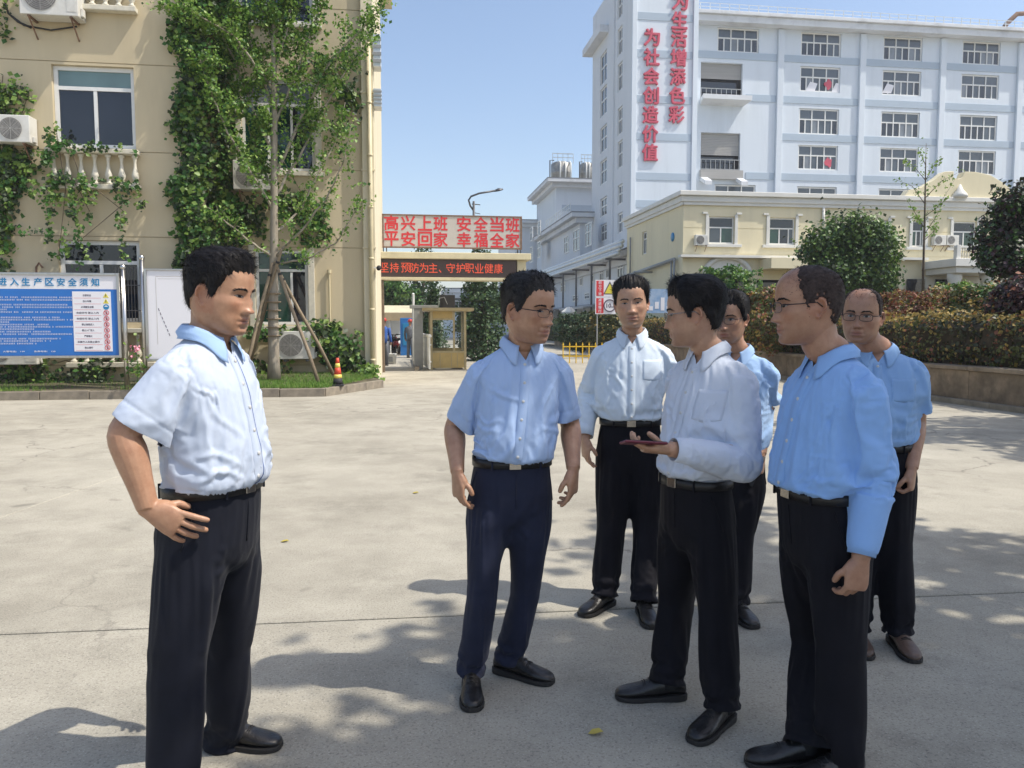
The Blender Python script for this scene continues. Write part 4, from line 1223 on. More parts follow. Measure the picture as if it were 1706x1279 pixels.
# street lamp
pl = sp(790, 560, 42)
la = sthing('street_lamp', pl.x, 42, 0, 'curved grey street lamp rising behind the billboard', 'street lamp')
zt = sp(790, 335, 42).z
q = MB(); q.tube([(0, 0, -.03), (0, 0, zt)], [.11, .06], 8); q.build('pole', M['dark_steel'], la, True)
e0 = sp(838, 315, 42)
ax = e0.x - pl.x
q = MB(); q.tube([(.0, 0, zt - .5), (-.18, 0, zt - .25), (-.27, 0, zt + .05), (-.14, 0, zt + .25), (.3, 0, zt + .42), (ax * .75, 0, e0.z - .08)], .05, 8); q.build('arm', M['dark_steel'], la, True)
q = MB(); q.tube([(ax * .7, 0, e0.z - .11), (ax * .85, 0, e0.z - .03), (ax, 0, e0.z)], [.06, .12, .05], 8, ry=[.04, .06, .03]); q.build('lamp_head', M['dark_steel'], la, True)
q = MB(); q.tube([(-.1, 0, zt - .15), (.35, 0, zt - .18)], .025, 6); q.tube([(0, 0, zt - .6), (.35, 0, zt - .66)], .02, 6); q.build('side_bracket', M['dark_steel'], la)

# trees beyond the gate
def cypress(u, vt, wpx, Y, label, vb=600):
    p = sp(u, 560, Y); h = sp(u, vt, Y).z; wr_ = abs(sp(u + wpx / 2, 560, Y).x - p.x)
    blobs = []
    for k in range(9):
        t = k / 8
        r_ = wr_ * (1.0 if t < .35 else (1 - (t - .35) / .65) ** .75 * .95 + .06)
        blobs.append((random.uniform(-.08, .08), random.uniform(-.08, .08), .35 + (h - .5) * t, r_, r_, h / 11))
    return tree('cypress_tree', p.x, Y, 0, label, 'tree', blobs, 9000, .12, ('cyp', 'cyp2', 'leaf3'), h * .8, .12, clump=.11, shell=.7, limbs=4, thr=(.58, .93), group='cypress trees beyond the gate')
cypress(803, 402, 84, 33, 'tall dark cypress right of the guard booth')
cypress(706, 395, 84, 49, 'tall cypress behind the shed roof, left of the booth')
cypress(721, 470, 12, 36, 'thin young cypress just left of the booth roof box')
p = sp(658, 560, 47.5)
blobs = [(random.uniform(-1.0, 1.0), random.uniform(-.8, .8), random.uniform(2.2, 4.0), .8, .8, .6) for _ in range(10)]
tree('palm_tree', p.x, 47.5, 0, 'loose feathery green tree beyond the gate above the parked scooters', 'tree', blobs, 3600, .22, ('leaf', 'tree_lite', 'cyp'), 2.2, .1, clump=.22, shell=.4, thr=(.45, .75))
q = MB(); wpp = sp(689, 560, 30); wl_ = sthing('white_post', wpp.x, 30, 0, 'slim white post standing beyond the gate', 'post'); q.tube([(0, 0, -.03), (0, 0, sp(689, 490, 30).z)], .05, 8); q.build('shaft', M['fence_white'], wl_); q = MB(); q.lathe([(.06, 0), (.02, .05)], 8, (0, 0, sp(689, 490, 30).z)); q.build('cap', M['fence_white'], wl_)

# small workers beyond the gate
def far_worker(u, v, rz, label, top, helmet='red_plastic', scale=1.0):
    p = sg(u, v); t = sthing('person', p.x, p.y, 0, label, 'person', 'workers beyond the gate', rz)
    s = scale
    q = MB()
    q.tube([(0, 0, .86 * s), (0, 0, 1.05 * s), (0, 0, 1.3 * s), (0, 0, 1.42 * s), (0, 0, 1.47 * s), (0, .0, 1.54 * s), (0, .01, 1.6 * s), (0, .01, 1.68 * s), (0, .01, 1.72 * s)], [.15, .14, .19, .16, .055, .065, .085, .085, .04], 12, ry=[.11, .10, .12, .09, .055, .075, .09, .09, .04])
    for sx in (-1, 1): q.tube([(sx * .2, 0, 1.36 * s), (sx * .25, .03, 1.1 * s), (sx * .25, -.06, .86 * s), (sx * .24, -.08, .76 * s)], [.055, .045, .035, .03], 8)
    bo = q.build('body', M['skin_far'], t, True)
    q = MB()
    q.tube([(0, 0, .84 * s), (0, 0, 1.05 * s), (0, 0, 1.3 * s), (0, 0, 1.41 * s), (0, 0, 1.45 * s)], [.175, .165, .21, .19, .08], 14, ry=[.13, .125, .14, .11, .07])
    for sx in (-1, 1): q.tube([(sx * .19, 0, 1.38 * s), (sx * .255, .03, 1.1 * s), (sx * .26, -.06, .86 * s)], [.075, .06, .05], 8)
    q.build('jacket', M[top], t, True)
    q = MB()
    for sx in (-1, 1): q.tube([(sx * .08, 0, .9 * s), (sx * .1, -.02 * sx, .5 * s), (sx * .1, .05 * sx, .06 * s)], [.1, .08, .07], 10)
    q.build('trousers', M['grey_work'], t, True)
    q = MB()
    for sx in (-1, 1): q.rings([[Vector((sx * .1 + wx * math.cos(a), y + .05 * sx, .001 + h_ * (math.sin(a) * .5 + .5))) for a in np.linspace(0, 2 * math.pi, 10, endpoint=False)] for y, wx, h_ in ((.1, .04, .08), (0, .045, .09), (-.12, .05, .06), (-.17, .03, .04))])
    q.build('shoes', M['rubber'], t, True)
    q = MB(); q.lathe([(.115, 1.655 * s), (.108, 1.70 * s), (.09, 1.745 * s), (.05, 1.775 * s), (.01, 1.785 * s)], 14, (0, .01, 0)); q.lathe([(.135, 1.648 * s), (.135, 1.656 * s)], 14, (0, -.01, 0)); q.build('helmet', M[helmet], t, True)
far_worker(640, 609, .4, 'person in blue work jacket and red helmet beside the left gate post', 'blue_work')
far_worker(684, 596, 2.8, 'person in pale jacket and red helmet beside the parked scooters', 'grey_work')
far_worker(804, 588, 0, 'person in grey jacket standing in front of the right cypress', 'grey_work', 'scooter_white')

# ================================================================ retaining wall, hedges, terrain on the right
XW = 10.5
rw = sthing('retaining_wall', XW, 12, 0, 'low rough stone retaining wall with coping along the right side of the yard', 'wall')
WH = .72
for k in range(26):
    y0 = -4 + k * 1.75
    q = MB(); q.box(0, .35, y0, y0 + 1.742, -.03, WH - .085); q.build('stone_panel', M['wall_stone'], rw, bevel=.01)
    q = MB(); q.box(-.05, .42, y0, y0 + 1.74, WH - .083 , WH + random.uniform(-.008, .008)); q.build('coping_stone', M['wall_cap'], rw, bevel=.015)
rk = empty('kerb', to_world(XW, 12, 0), SITE); rk['kind'] = 'structure'
for k in range(20):
    q = MB(); q.box(-.17, -.055, -4 + k * 2.25, -4 + k * 2.25 + 2.24, -.03, .10); q.build('kerb_stone', M['kerb'], rk, bevel=.012)
hl = MB()
gxs = np.linspace(XW + .36, XW + 40, 14); gys = np.linspace(-6, 60, 16)
for x in gxs:
    for y in gys: hl.v.append((x, y, min(.62 + .06 * (x - XW), 1.5) + .05 * math.sin(x + y)))
hl.n = len(hl.v); ny = len(gys)
for i in range(len(gxs) - 1):
    for j in range(ny - 1): hl.f.append((i * ny + j, (i + 1) * ny + j, (i + 1) * ny + j + 1, i * ny + j + 1)); hl.m.append(0)
o = hl.build('terrain', M['bed'], smooth=True); o.rotation_euler = (0, 0, SITE); o['kind'] = 'structure'

def hedge(label, path, wx, ztop_, zbot, n, mats, probs, lsize=.075, top_mat=None, lump=.12, name='hedge', cat='hedge', group='clipped hedges on the bank'):
    """path: site points the hedge follows; an uneven clipped body of leaves round a twiggy core"""
    path = [Vector(p) for p in path]
    X0, Y0 = path[0].x, path[0].y
    root = sthing(name, X0, Y0, zbot, label, cat, group)
    L = [(path[i + 1] - path[i]).length for i in range(len(path) - 1)]
    tot = sum(L)
    def at(s):
        for i, l in enumerate(L):
            if s <= l or i == len(L) - 1: return path[i] + (path[i + 1] - path[i]) * (s / l), (path[i + 1] - path[i]).normalized()
            s -= l
    ss = np.linspace(0, tot, 60)
    pts = np.array([tuple(at(s)[0]) for s in ss]); dr = np.array([tuple(at(s)[1]) for s in ss])
    s_ = RNG.uniform(0, tot, n)
    px = np.interp(s_, ss, pts[:, 0]); py = np.interp(s_, ss, pts[:, 1]); dx = np.interp(s_, ss, dr[:, 0]); dy = np.interp(s_, ss, dr[:, 1])
    H = ztop_ - zbot
    # section: rounded box
    a = RNG.uniform(-.25 * math.pi, 1.25 * math.pi, n)
    ca, sa = np.cos(a), np.sin(a)
    e = .55
    sx_ = np.sign(ca) * np.abs(ca) ** e * wx / 2; sz_ = np.where(sa > 0, np.abs(sa) ** e * H * .5, -np.abs(sa) * H * .66) + H * .5
    lm = 1 + lump * (np.sin(s_ * 2.1 + 1) * .6 + np.sin(s_ * 4.7 + a * 3) * .4 + np.sin(s_ * 9 + a * 5) * .3)
    sx_ *= lm; sz_ *= .5 + .5 * lm
    inn_ = 1 - .12 * RNG.uniform(0, 1, n) ** 2
    P = np.stack([px + dy * sx_ * inn_, py - dx * sx_ * inn_, zbot + np.maximum(.02, sz_ * inn_)], 1)
    nr = np.stack([dy * ca, -dx * ca, sa], 1)
    N = nr * .8 + RNG.normal(size=P.shape) * .6 + np.array([0, 0, .2])
    P += RNG.normal(size=P.shape) * .03
    P -= np.array([X0, Y0, zbot])
    mi = RNG.choice(len(mats), n, p=probs)
    patch = np.sin(s_ * 3.3) + np.sin(s_ * 1.1 + a * 2)
    mi = np.where((patch > .9) & (RNG.uniform(0, 1, n) < .6), len(mats) - 1, mi)
    if top_mat is not None:
        mi = np.where((sa > .6) & (RNG.uniform(0, 1, n) < .62), mats.index(top_mat), mi)  # golden leaves crowd the top: young growth plus sunlight put into the colour
    leaf_mesh('foliage', P, N, lsize, [M[m] for m in mats], mi, root)
    core = MB()
    rr = []
    for k in range(16):
        c, d = at(tot * k / 15)
        f = .8 if 0 < k < 15 else .2
        rr.append([Vector((c.x - X0 + d.y * sx * wx * .5 * f, c.y - Y0 - d.x * sx * wx * .5 * f, z)) for sx, z in ((-1, 0), (1, 0), (1, H * .72), (.7, H * .86), (-.7, H * .86), (-1, H * .72))])
    core.rings(rr); core.build('branch_core', M['twig'], root)
    return root
PH = ['phot', 'phot2', 'phot3', 'plum2']
hedge('long clipped photinia hedge with golden top directly above the retaining wall', [(11.4, 11.6, 0), (11.35, 36, 0)], 1.3, 1.72, .66, 32000, PH, [.5, .16, .14, .2], .07, 'phot2', .17)
hedge('purple red hedge mass nearest the camera at the right edge', [(13.0, 10.6, 0), (12.9, 12.2, 0), (12.7, 14.0, 0)], 2.9, 2.35, .66, 26000, ['plum', 'phot3', 'plum2', 'plum'], [.5, .12, .25, .13], .075, None, .1)
hedge('olive photinia hedge on the second terrace behind the front hedge', [(14.6, 14.0, 0), (13.4, 34, 0)], 1.9, 2.0, .8, 20000, PH, [.5, .18, .18, .14], .085, 'phot2', .24)
hedge('dark green sloping hedge at the far end of the bank', [(11.5, 36.5, 0), (11.3, 60, 0)], 2.2, 1.9, .4, 14000, ['cyp', 'leaf3', 'tree_dark', 'phot'], [.4, .25, .2, .15], .12, None, .2)
hedge('pale green low hedge below the canteen porch', [(16.5, 22, 0), (23, 25, 0)], 1.6, 2.15, .9, 8000, ['leaf2', 'ginkgo2', 'phot2', 'phot3'], [.4, .3, .15, .15], .1, None, .18)
def round_bush(u, vt, wpx, Y, label, mats, n=7000, ls=.09, zb=1.0):
    p = sp(u, vt, Y); r_ = abs(sp(u + wpx / 2, vt, Y).x - p.x); h = p.z - zb
    return tree('round_shrub', p.x, Y, zb, label, 'shrub', [(0, 0, h * .45, r_, r_, h * .56)], n, ls, mats, h * .5, .07, clump=.05, shell=.86, limbs=6, thr=(.6, .85), per=10, group='shrubs on the bank')
round_bush(1215, 443, 112, 30, 'neat round clipped green shrub in front of the canteen arch', ('leaf', 'ginkgo', 'leaf2'), 9000, .1)
round_bush(1290, 478, 90, 27, 'small yellow green shrub between the round shrub and the hedge', ('ginkgo2', 'leaf2', 'phot2'), 4000, .09)
round_bush(1500, 486, 120, 24, 'reddish rounded shrub under the thin tree', ('phot3', 'phot', 'phot2'), 6000, .09)
round_bush(1600, 470, 90, 25, 'light green rounded shrub beside the dark plum tree', ('leaf2', 'ginkgo', 'leaf'), 5000, .09)
round_bush(1278, 482, 110, 20.5, 'reddish green rounded shrub on the terrace between the two men in blue at the back', ('phot', 'phot3', 'phot2'), 7000, .075)
round_bush(1552, 482, 150, 19, 'broad red tipped shrub right of the balding man at the back', ('phot3', 'phot', 'phot2'), 8000, .075)
round_bush(1640, 474, 110, 17.5, 'olive rounded shrub under the dark plum tree', ('phot', 'leaf', 'phot2'), 7000, .075)
round_bush(965, 522, 76, 38, 'dark rounded bush behind the yellow fence, left one', ('cyp', 'leaf3', 'phot'), 6000, .11, .5)
round_bush(1015, 517, 70, 36, 'olive rounded bush behind the yellow fence, under the road sign', ('phot', 'leaf3', 'phot2'), 6000, .11, .5)
# broad evergreen tree in front of the canteen
p = sp(1415, 500, 31)
def off_b(u, v, ru, rv, dy=0):
    c = sp(u, v, 31); r1 = abs(sp(u + ru, v, 31).x - c.x); r2 = abs(sp(u, v + rv, 31).z - c.z)
    return (c.x - p.x, dy, c.z - 1.1, r1, r1 * .9, r2)
tree('evergreen_tree', p.x, 31, 1.1, 'broad rounded evergreen tree in front of the cream canteen', 'tree',
     [off_b(1415, 385, 42, 30), off_b(1380, 420, 40, 34, .3), off_b(1450, 415, 42, 36, -.2), off_b(1395, 455, 46, 34), off_b(1450, 460, 44, 32, .2), off_b(1425, 420, 50, 45, .6), off_b(1365, 400, 22, 22), off_b(1470, 395, 18, 18)],
     17000, .14, ('tree_dark', 'tree_lite', 'leaf3'), 2.6, .14, clump=.19, shell=.4, thr=(.42, .88))
# dark plum tree at the right edge
p = sp(1700, 480, 21)
def off_c(u, v, ru, rv, dy=0):
    c = sp(u, v, 21); r1 = abs(sp(u + ru, v, 21).x - c.x); r2 = abs(sp(u, v + rv, 21).z - c.z)
    return (c.x - p.x, dy, c.z - 1.1, r1, r1 * .9, r2)
tree('plum_tree', p.x, 21, 1.1, 'dark purple leaved plum tree with a green top at the right edge', 'tree',
     [off_c(1700, 340, 40, 34), off_c(1690, 390, 48, 40, .3), off_c(1680, 430, 46, 34, -.2), off_c(1735, 400, 50, 60), off_c(1660, 425, 26, 22), off_c(1740, 330, 40, 34)],
     14000, .11, ('plum2', 'plum', 'tree_dark'), 2.4, .12, clump=.13, shell=.5, thr=(.42, .66))
# thin young tree
p = sp(1538, 478, 28)
ty = sthing('sapling', p.x, 28, 1.0, 'thin almost bare sapling rising in front of the canteen balcony', 'tree')
tb = MB(); lv = []
def sp28(u, v, dy=0): return sp(u, v, 28 + dy) - Vector((p.x, 28, 1.0))
tb.tube([sp28(1537, 500), sp28(1539, 420), sp28(1541, 340), sp28(1542, 280), sp28(1543, 238)], [.05, .042, .032, .02, .008], 8)
for a, b, c in (((1541, 330), (1570, 300), (1602, 285)), ((1541, 360), (1562, 345), (1590, 300)), ((1541, 340), (1520, 310), (1490, 298)), ((1542, 300), (1525, 280), (1508, 268)), ((1542, 300), (1556, 275), (1572, 262)), ((1540, 390), (1560, 360), (1578, 322)), ((1540, 380), (1522, 350), (1512, 335)), ((1542, 275), (1535, 258), (1530, 248)), ((1540, 400), (1556, 385), (1562, 372)), ((1540, 370), (1528, 365), (1518, 362))):
    dy = random.uniform(-.4, .4)
    A_, B_, C2 = sp28(*a), sp28(*b, dy), sp28(*c, dy * 1.5)
    tb.tube([A_, B_, C2], [.016, .01, .004], 5)
    for k in range(26):
        t = random.uniform(.15, 1); q_ = A_.lerp(B_, t * 2) if t < .5 else B_.lerp(C2, t * 2 - 1)
        lv.append(q_ + Vector((random.gauss(0, .07), random.gauss(0, .07), random.gauss(0, .07))))
for k in range(40):
    q_ = sp28(1541, random.uniform(240, 400)); lv.append(q_ + Vector((random.gauss(0, .12), random.gauss(0, .1), random.gauss(0, .1))))
tb.build('trunk', M['bark2'], ty, True)
P = np.array([tuple(q_) for q_ in lv]); P = np.repeat(P, 2, 0) + RNG.normal(size=(len(P) * 2, 3)) * .04
leaf_mesh('crown', P, RNG.normal(size=P.shape) + np.array([0, -.3, .5]), .085, [M['ginkgo2'], M['ginkgo']], RNG.integers(0, 2, len(P)), ty)

# ---------------------------------------------------------------- yellow fence, road sign, blue panel
YF = 30.0
f0 = sp(938, 590, YF).x
yf = sthing('barrier_fence', f0, YF, 0, 'bright yellow railing with pointed bars across the side road', 'fence')
zt_ = sp(965, 572, YF).z; fw_ = XW - f0 - .1
mq = MB(); mq.tube([(0, 0, 0), (0, 0, zt_ - .06)], .022, 6); mq.tube([(0, 0, zt_ - .06), (0, 0, zt_ + .05)], [.03, .004], 6); me = mq.mesh('bar', M['yellow_paint'])
nbar = int(fw_ / .26)
for k in range(nbar):
    o = bpy.data.objects.new('bar', me); COL.objects.link(o); o.parent = yf; o.location = (k * fw_ / nbar, 0, 0)
for z in (zt_ - .12, .28):
    q = MB(); q.box(0, fw_, -.014, .014, z - .022, z + .022); q.build('rail', M['yellow_paint'], yf)
ps = sp(1009, 500, 34)
rs = sthing('road_sign', ps.x, 34, 0, 'red and white downhill and speed limit sign on a thin post behind the hedge', 'road sign')
sw = abs(sp(1027, 500, 34).x - sp(993, 500, 34).x); z1, z0 = sp(1009, 466, 34).z, sp(1009, 523, 34).z
q = MB(); q.tube([(-sw * .4, .04, 0), (-sw * .4, .04, z1)], .03, 8); q.build('post', M['grey_paint'], rs)
q = MB(); q.box(-sw / 2, sw / 2, 0, .03, z0, (z0 + z1) / 2 - .008); q.box(-sw / 2, sw / 2, 0, .03, (z0 + z1) / 2 + .008, z1); q.build('plate', M['white_print'], rs)
hh = (z1 - z0) / 2
for k, (txt, zz) in enumerate((('前方下坡', (z0 + z1) / 2 + .008), ('减速慢行', z0))):
    q = MB(); q.box(-sw * .46, -sw * .1, -.004, -.001, zz + hh * .05, zz + hh * .95 - .01); q.build('red_strip', M['red_letter'], rs)
    for i, c in enumerate(txt): glyphs('character', c, hh * .19, M['white_print'], rs, (-sw * .28, -.006, zz + hh * (.83 - i * .22)), .002, .01)
cx, cz = sw * .2, (z0 + z1) / 2 + hh * .55
q = MB(); q.prism([(cx - .3, cz - .3), (cx + .3, cz - .3), (cx, cz + .28)], -.005, -.001); q.build('triangle_border', M['black_letter'], rs)
q = MB(); q.prism([(cx - .23, cz - .26), (cx + .23, cz - .26), (cx, cz + .18)], -.008, -.0055); q.build('triangle_face', M['sign_yellow'], rs)
cz = z0 + hh * .5
q = MB(); q.tube([(cx + .26 * math.cos(a), -.01, cz + .26 * math.sin(a)) for a in np.linspace(0, 2 * math.pi, 25)], .025, 6, caps=False); q.build('speed_ring', M['black_letter'], rs)
glyphs('speed_number', '10', .2, M['black_letter'], rs, (cx - .04, -.004, cz), .003, .02); glyphs('speed_unit', 'km', .07, M['black_letter'], rs, (cx + .14, -.004, cz - .05), .003, .01)
pb = sp(1105, 495, 44)
bpn = sthing('information_board', pb.x, 44, 1.0, 'pale blue information panel on the canteen side wall behind the hedge', 'panel')
q = MB(); q.box(-.95, .95, 0, .08, 1.2, 2.6); q.build('panel', mk('faded_blue_panel', (.16, .30, .52), .5, .3, 2, col2=(.4, .5, .62)), bpn)
for x in (-.85, .85):
    q = MB(); q.tube([(x, .14, -.6), (x, .14, 2.7)], .05, 8); q.build('post', M['steel'], bpn)
q = MB()
for i in range(5):
    q.box(-.85 + i * .35, -.62 + i * .35, -.012, -.002, 1.35 + .1 * (i % 2), 1.6 + .25 * (i % 3))
q.build('sheet', M['white_print'], bpn)

# ================================================================ big pale blue factory
YK = 75.0
fb = sthing('factory_building', sp(1050, 300, YK).x, YK, 0, 'tall pale blue factory block with red slogans and rows of windows', 'building')
FX = sp(1050, 300, YK).x
def fx(u, v=200, Y=YK): return sp(u, v, Y).x - FX
def fz(v, u=1300, Y=YK): return sp(u, v, Y).z
YM = 1.2                                            # main front stands back from the slogan tower
ztop = fz(15, 1170)
tw = fx(1162, 100)
X_END = 62.0
ops = []
cols = [(1192, 1270, 1168), (1329, 1406, 1320), (1467, 1543, 1460), (1600, 1672, 1595)]
rowz = {}
wins = []
bays = []
def wz(v, u): return sp(u, v, YK + YM).z
def wx(u, v): return sp(u, v, YK + YM).x - FX
rows_px = [(54, 94, 0), (111, 153, 1), (181, 224, 1), (242, 283, 1), (311, 350, 1)]
wcols = [wx(1230, 70), wx(1367.5, 100), wx(1504, 100), wx(1635, 100)]
dxc = (wcols[3] - wcols[1]) / 2
wcols += [wcols[3] + dxc * k for k in range(1, 4)]
WW = 4.35
for (va, vb, full) in rows_px:
    z1_, z0_ = wz(va, 1367), wz(vb, 1367)
    for i, xc in enumerate(wcols):
        if i == 0 and va in (111, 181, 242): continue
        wins.append((xc - WW / 2, xc + WW / 2, z0_, z1_))
for k in range(1, 6):
    for xc in wcols: wins.append((xc - WW / 2, xc + WW / 2, wz(350, 1367) - 3.9 * k + .4, wz(350, 1367) - 3.9 * k + 2.8)) if wz(350, 1367) - 3.9 * k > 0 else None
bays = [(wx(1167.5, 130), wx(1237, 130), wz(166, 1200), wz(104, 1200)), (wx(1167.5, 250), wx(1233, 250), wz(284, 1200), wz(221, 1200))]
wl = wall_mesh(tw + .01, X_END, 0, ztop, YM, wins + bays, None, (), .35)
wl.build('wall', [M['bluewhite'], M['bluewhite']], fb)
q = MB(); q.box(tw + .02, X_END - .2, YM + 4, YM + 4.3, 0, ztop - .2); q.box(X_END - .01, X_END + .3, YM, 16, 0, ztop); q.build('dark_backing', M['pane_dark'], fb)  # dark sheet behind the windows, coloured as unlit rooms
# pilasters and bands
for i in range(len(wcols)):
    x = (wcols[i] + wcols[i + 1]) / 2 if i < len(wcols) - 1 else wcols[-1] + dxc / 2
    if i == 0: x = wx(1297, 200)
    q = MB(); q.box(x - .32, x + .32, YM - .28, YM - .004, 0, ztop - 1.1); q.build('pilaster', M['bluewhite'], fb, bevel=.03)
pilx = [wx(1297, 200)] + [(wcols[i] + wcols[i + 1]) / 2 for i in range(1, len(wcols) - 1)] + [wcols[-1] + dxc / 2]
edges = [tw + .1] + pilx
for v in (100, 168, 230, 296):
    z = wz(v, 1367)
    for i in range(len(edges) - 1):
        a, b = edges[i] + (.34 if i else .02), edges[i + 1] - .34
        if i == 0:
            if v in (230,): continue
            if v in (100,): pass
            else: a = wx(1242, v)
        q = MB(); q.box(a, b, YM - .06, YM - .004, z - .34, z + .34); q.build('facade_band', M['blueband'], fb)
rng_ = random.Random(4)
variants = []
for k in range(6):
    pn = []
    for i in range(3): pn.append((.015 + i / 3, i / 3 + .318, .60, .97, 'pane_mid'))
    for i in range(6):
        pn.append((.012 + i / 6, i / 6 + .155, .03, .57, rng_.choice(['pane_mid', 'pane_pale', 'pane_dark', 'pane_mid', 'pane_mid', 'pane_dark'])))
    variants.append(pn)
for (a, b, c, d) in wins:
    k = rng_.randrange(6)
    window(fb, (a + b) / 2, YM + .12, c, b - a - .02, d - c - .02, [(1 / 3, 0, 1), (2 / 3, 0, 1), (1 / 6, 0, .58), (.5, 0, .58), (5 / 6, 0, .58)], [.585], variants[k], fw=.14, depth=.12, key=('fw', k, round(d - c, 1)))
# red and white decorations behind two panes
for u, v in ((1381, 140), (1381, 270)):
    q = MB(); xx, zz = wx(u, v), wz(v, u); q.prism([(xx + .4 * (1 + .2 * math.sin(3 * a + u)) * math.cos(a), zz + .45 * (1 + .25 * math.sin(4 * a + v)) * math.sin(a)) for a in np.linspace(0, 6.28, 30, endpoint=False)], YM + .10, YM + .115); q.build('window_sticker', M['pink_letter'], fb)
for u, v in ((1352, 143), (1480, 146), (1395, 145)):
    q = MB(); xx, zz = wx(u, v), wz(v, u); q.prism([(xx - .6, zz - .5), (xx + .4, zz - .5), (xx + .7, zz + .3), (xx - .1, zz + .45)], YM + .10, YM + .115); q.build('window_poster', M['white_print'], fb)
# loading bays
for i, (a, b, c, d) in enumerate(bays):
    zs_ = c + (d - c) * (.58 if i == 0 else .42)
    q = MB()
    nsl = 14
    for k in range(nsl): q.box(a + .02, b - .02, YM + .3, YM + .36, zs_ + (d - zs_) * k / nsl + .01, zs_ + (d - zs_) * (k + 1) / nsl - .01)
    q.build('roller_shutter', M['shutter'], fb)
    q = MB(); q.box(a, b, YM + .8, YM + .9, c - .2, zs_ + .3); q.build('dark_interior', M['pane_dark'], fb)
    rl = MB(); rl.box(a + .02, b - .02, YM + .02, YM + .08, c + 1.05, c + 1.13); rl.box(a + .02, b - .02, YM + .02, YM + .08, c + .1, c + .18)
    for k in range(9): rl.box(a + .05 + (b - a - .14) * k / 8, a + .11 + (b - a - .14) * k / 8, YM + .025, YM + .075, c + .181, c + 1.049)
    rl.build('railing', M['grey_paint'], fb)
    if i == 0:
        q = MB(); q.add([(a - .3, YM - 1.5, c - .35), (b + .4, YM - 1.5, c - .35), (b + .1, YM, c - .6), (a, YM, c - .6), (a - .3, YM - 1.5, c + .1), (b + .4, YM - 1.5, c + .1), (b + .1, YM - .002, c + .02), (a, YM - .002, c + .02)],
                        [(3, 2, 1, 0), (4, 5, 6, 7), (0, 1, 5, 4), (1, 2, 6, 5), (3, 0, 4, 7)]); q.build('balcony', M['cornice'], fb)
        for k in range(8):
            pass
    else:
        q = MB(); q.box(a - .1, b + .2, YM - .4, YM - .002, c - .9, c); q.build('sill_slab', M['shutter'], fb)
        for xs1 in (a - .1, b - .5):
            q = MB(); q.add([(xs1, YM - .01, c - 1.0), (xs1 + .7, YM - .01, c - 1.0), (xs1 + .7, YM - 1.6, c - 1.7), (xs1, YM - 1.6, c - 1.7), (xs1, YM - .01, c - .6), (xs1 + .7, YM - .01, c - .6), (xs1 + .7, YM - 1.6, c - 1.3), (xs1, YM - 1.6, c - 1.3)], [(0, 1, 2, 3), (7, 6, 5, 4), (0, 4, 5, 1), (1, 5, 6, 2), (2, 6, 7, 3), (3, 7, 4, 0)]); q.build('bracket', M['cornice'], fb)
# cornice, parapet rail and roof fittings
q = MB(); q.box(tw + .01, X_END + .6, YM - 1.1, YM - .005, ztop - 1.0, ztop - .35); q.box(tw + .01, X_END + .6, YM - 1.35, YM + 1, ztop - .348, ztop); q.build('cornice', M['cornice'], fb, bevel=.04)
q = MB(); q.box(tw + .01, X_END, YM + 1.01, 15, ztop - .3, ztop - .05); q.build('roof', M['roof_grey'], fb)
rl = MB()
for k in range(46): rl.box(tw + .3 + k * 1.0, tw + .36 + k * 1.0, YM - .9, YM - .84, ztop + .002, ztop + .75)
for z in (.4, .74): rl.box(tw + .2, tw + 46, YM - .9, YM - .85, ztop + z, ztop + z + .05)
rl.build('roof_railing', M['galv'], fb)
q = MB(); a, b = wx(1480, 25), wx(1650, 30); q.add([(a, YM - .3, ztop + .05), (b, YM - .3, ztop + .05), (b, YM + 1.6, ztop + 1.0), (a, YM + 1.6, ztop + 1.0), (a, YM - .3, ztop + .2), (b, YM - .3, ztop + .2), (b, YM + 1.6, ztop + 1.15), (a, YM + 1.6, ztop + 1.15)], [(3, 2, 1, 0), (4, 5, 6, 7), (0, 1, 5, 4), (1, 2, 6, 5), (2, 3, 7, 6), (3, 0, 4, 7)]); q.build('solar_panel', M['gate_stone'], fb)
q = MB(); a = wx(1680, 40); q.tube([(a - .6, YM + .3, ztop), (a, YM + .3, ztop + .9), (a + 1.2, YM + .3, ztop + 2.0), (a + 3, YM + .3, ztop + 2.2)], .25, 8); q.build('roof_duct', M['rust'], fb, True)
# slogan tower
zt2 = fz(-75, 1100)
twins = []
q = wall_mesh(0, tw, 0, zt2, 0, [], None)
q.add([(tw, 0, 0), (tw, 16, 0), (tw, 16, zt2), (tw, 0, zt2)], [(0, 1, 2, 3)]); q.add([(0, 0, zt2), (tw, 0, zt2), (tw, 16, zt2), (0, 16, zt2)], [(0, 1, 2, 3)])
q.build('tower_wall', [M['bluewhite'], M['bluewhite']], fb)
for v in (28, 90, 166, 228, 294, 340):
    z = fz(v, 1100); qq = MB(); qq.box(.55, tw - .55, -.05, -.004, z - .35, z + .35); qq.build('facade_band', M['blueband'], fb)
for x in (0.0, tw - .5):
    qq = MB(); qq.box(x, x + .5, -.18, -.004, 0, zt2); qq.build('pilaster', M['bluewhite'], fb, bevel=.03)
for c, v in zip('为生活增添色彩', (2, 34, 64, 96, 128, 159, 191)):
    u = 1133 - (v - 2) * .032
    s_ = sp(u, v, YK - .1); glyphs('slogan_character', c, 1.66, M['pink_letter'], fb, (s_.x - FX, -.12, s_.z), .10, .03, width=1.6)
for c, v in zip('为社会创造价值', (62, 95, 127, 159, 191, 223, 254)):
    u = 1086 - (v - 62) * .018
    s_ = sp(u, v, YK - .1); glyphs('slogan_character', c, 1.66, M['pink_letter'], fb, (s_.x - FX, -.12, s_.z), .10, .03, width=1.6)
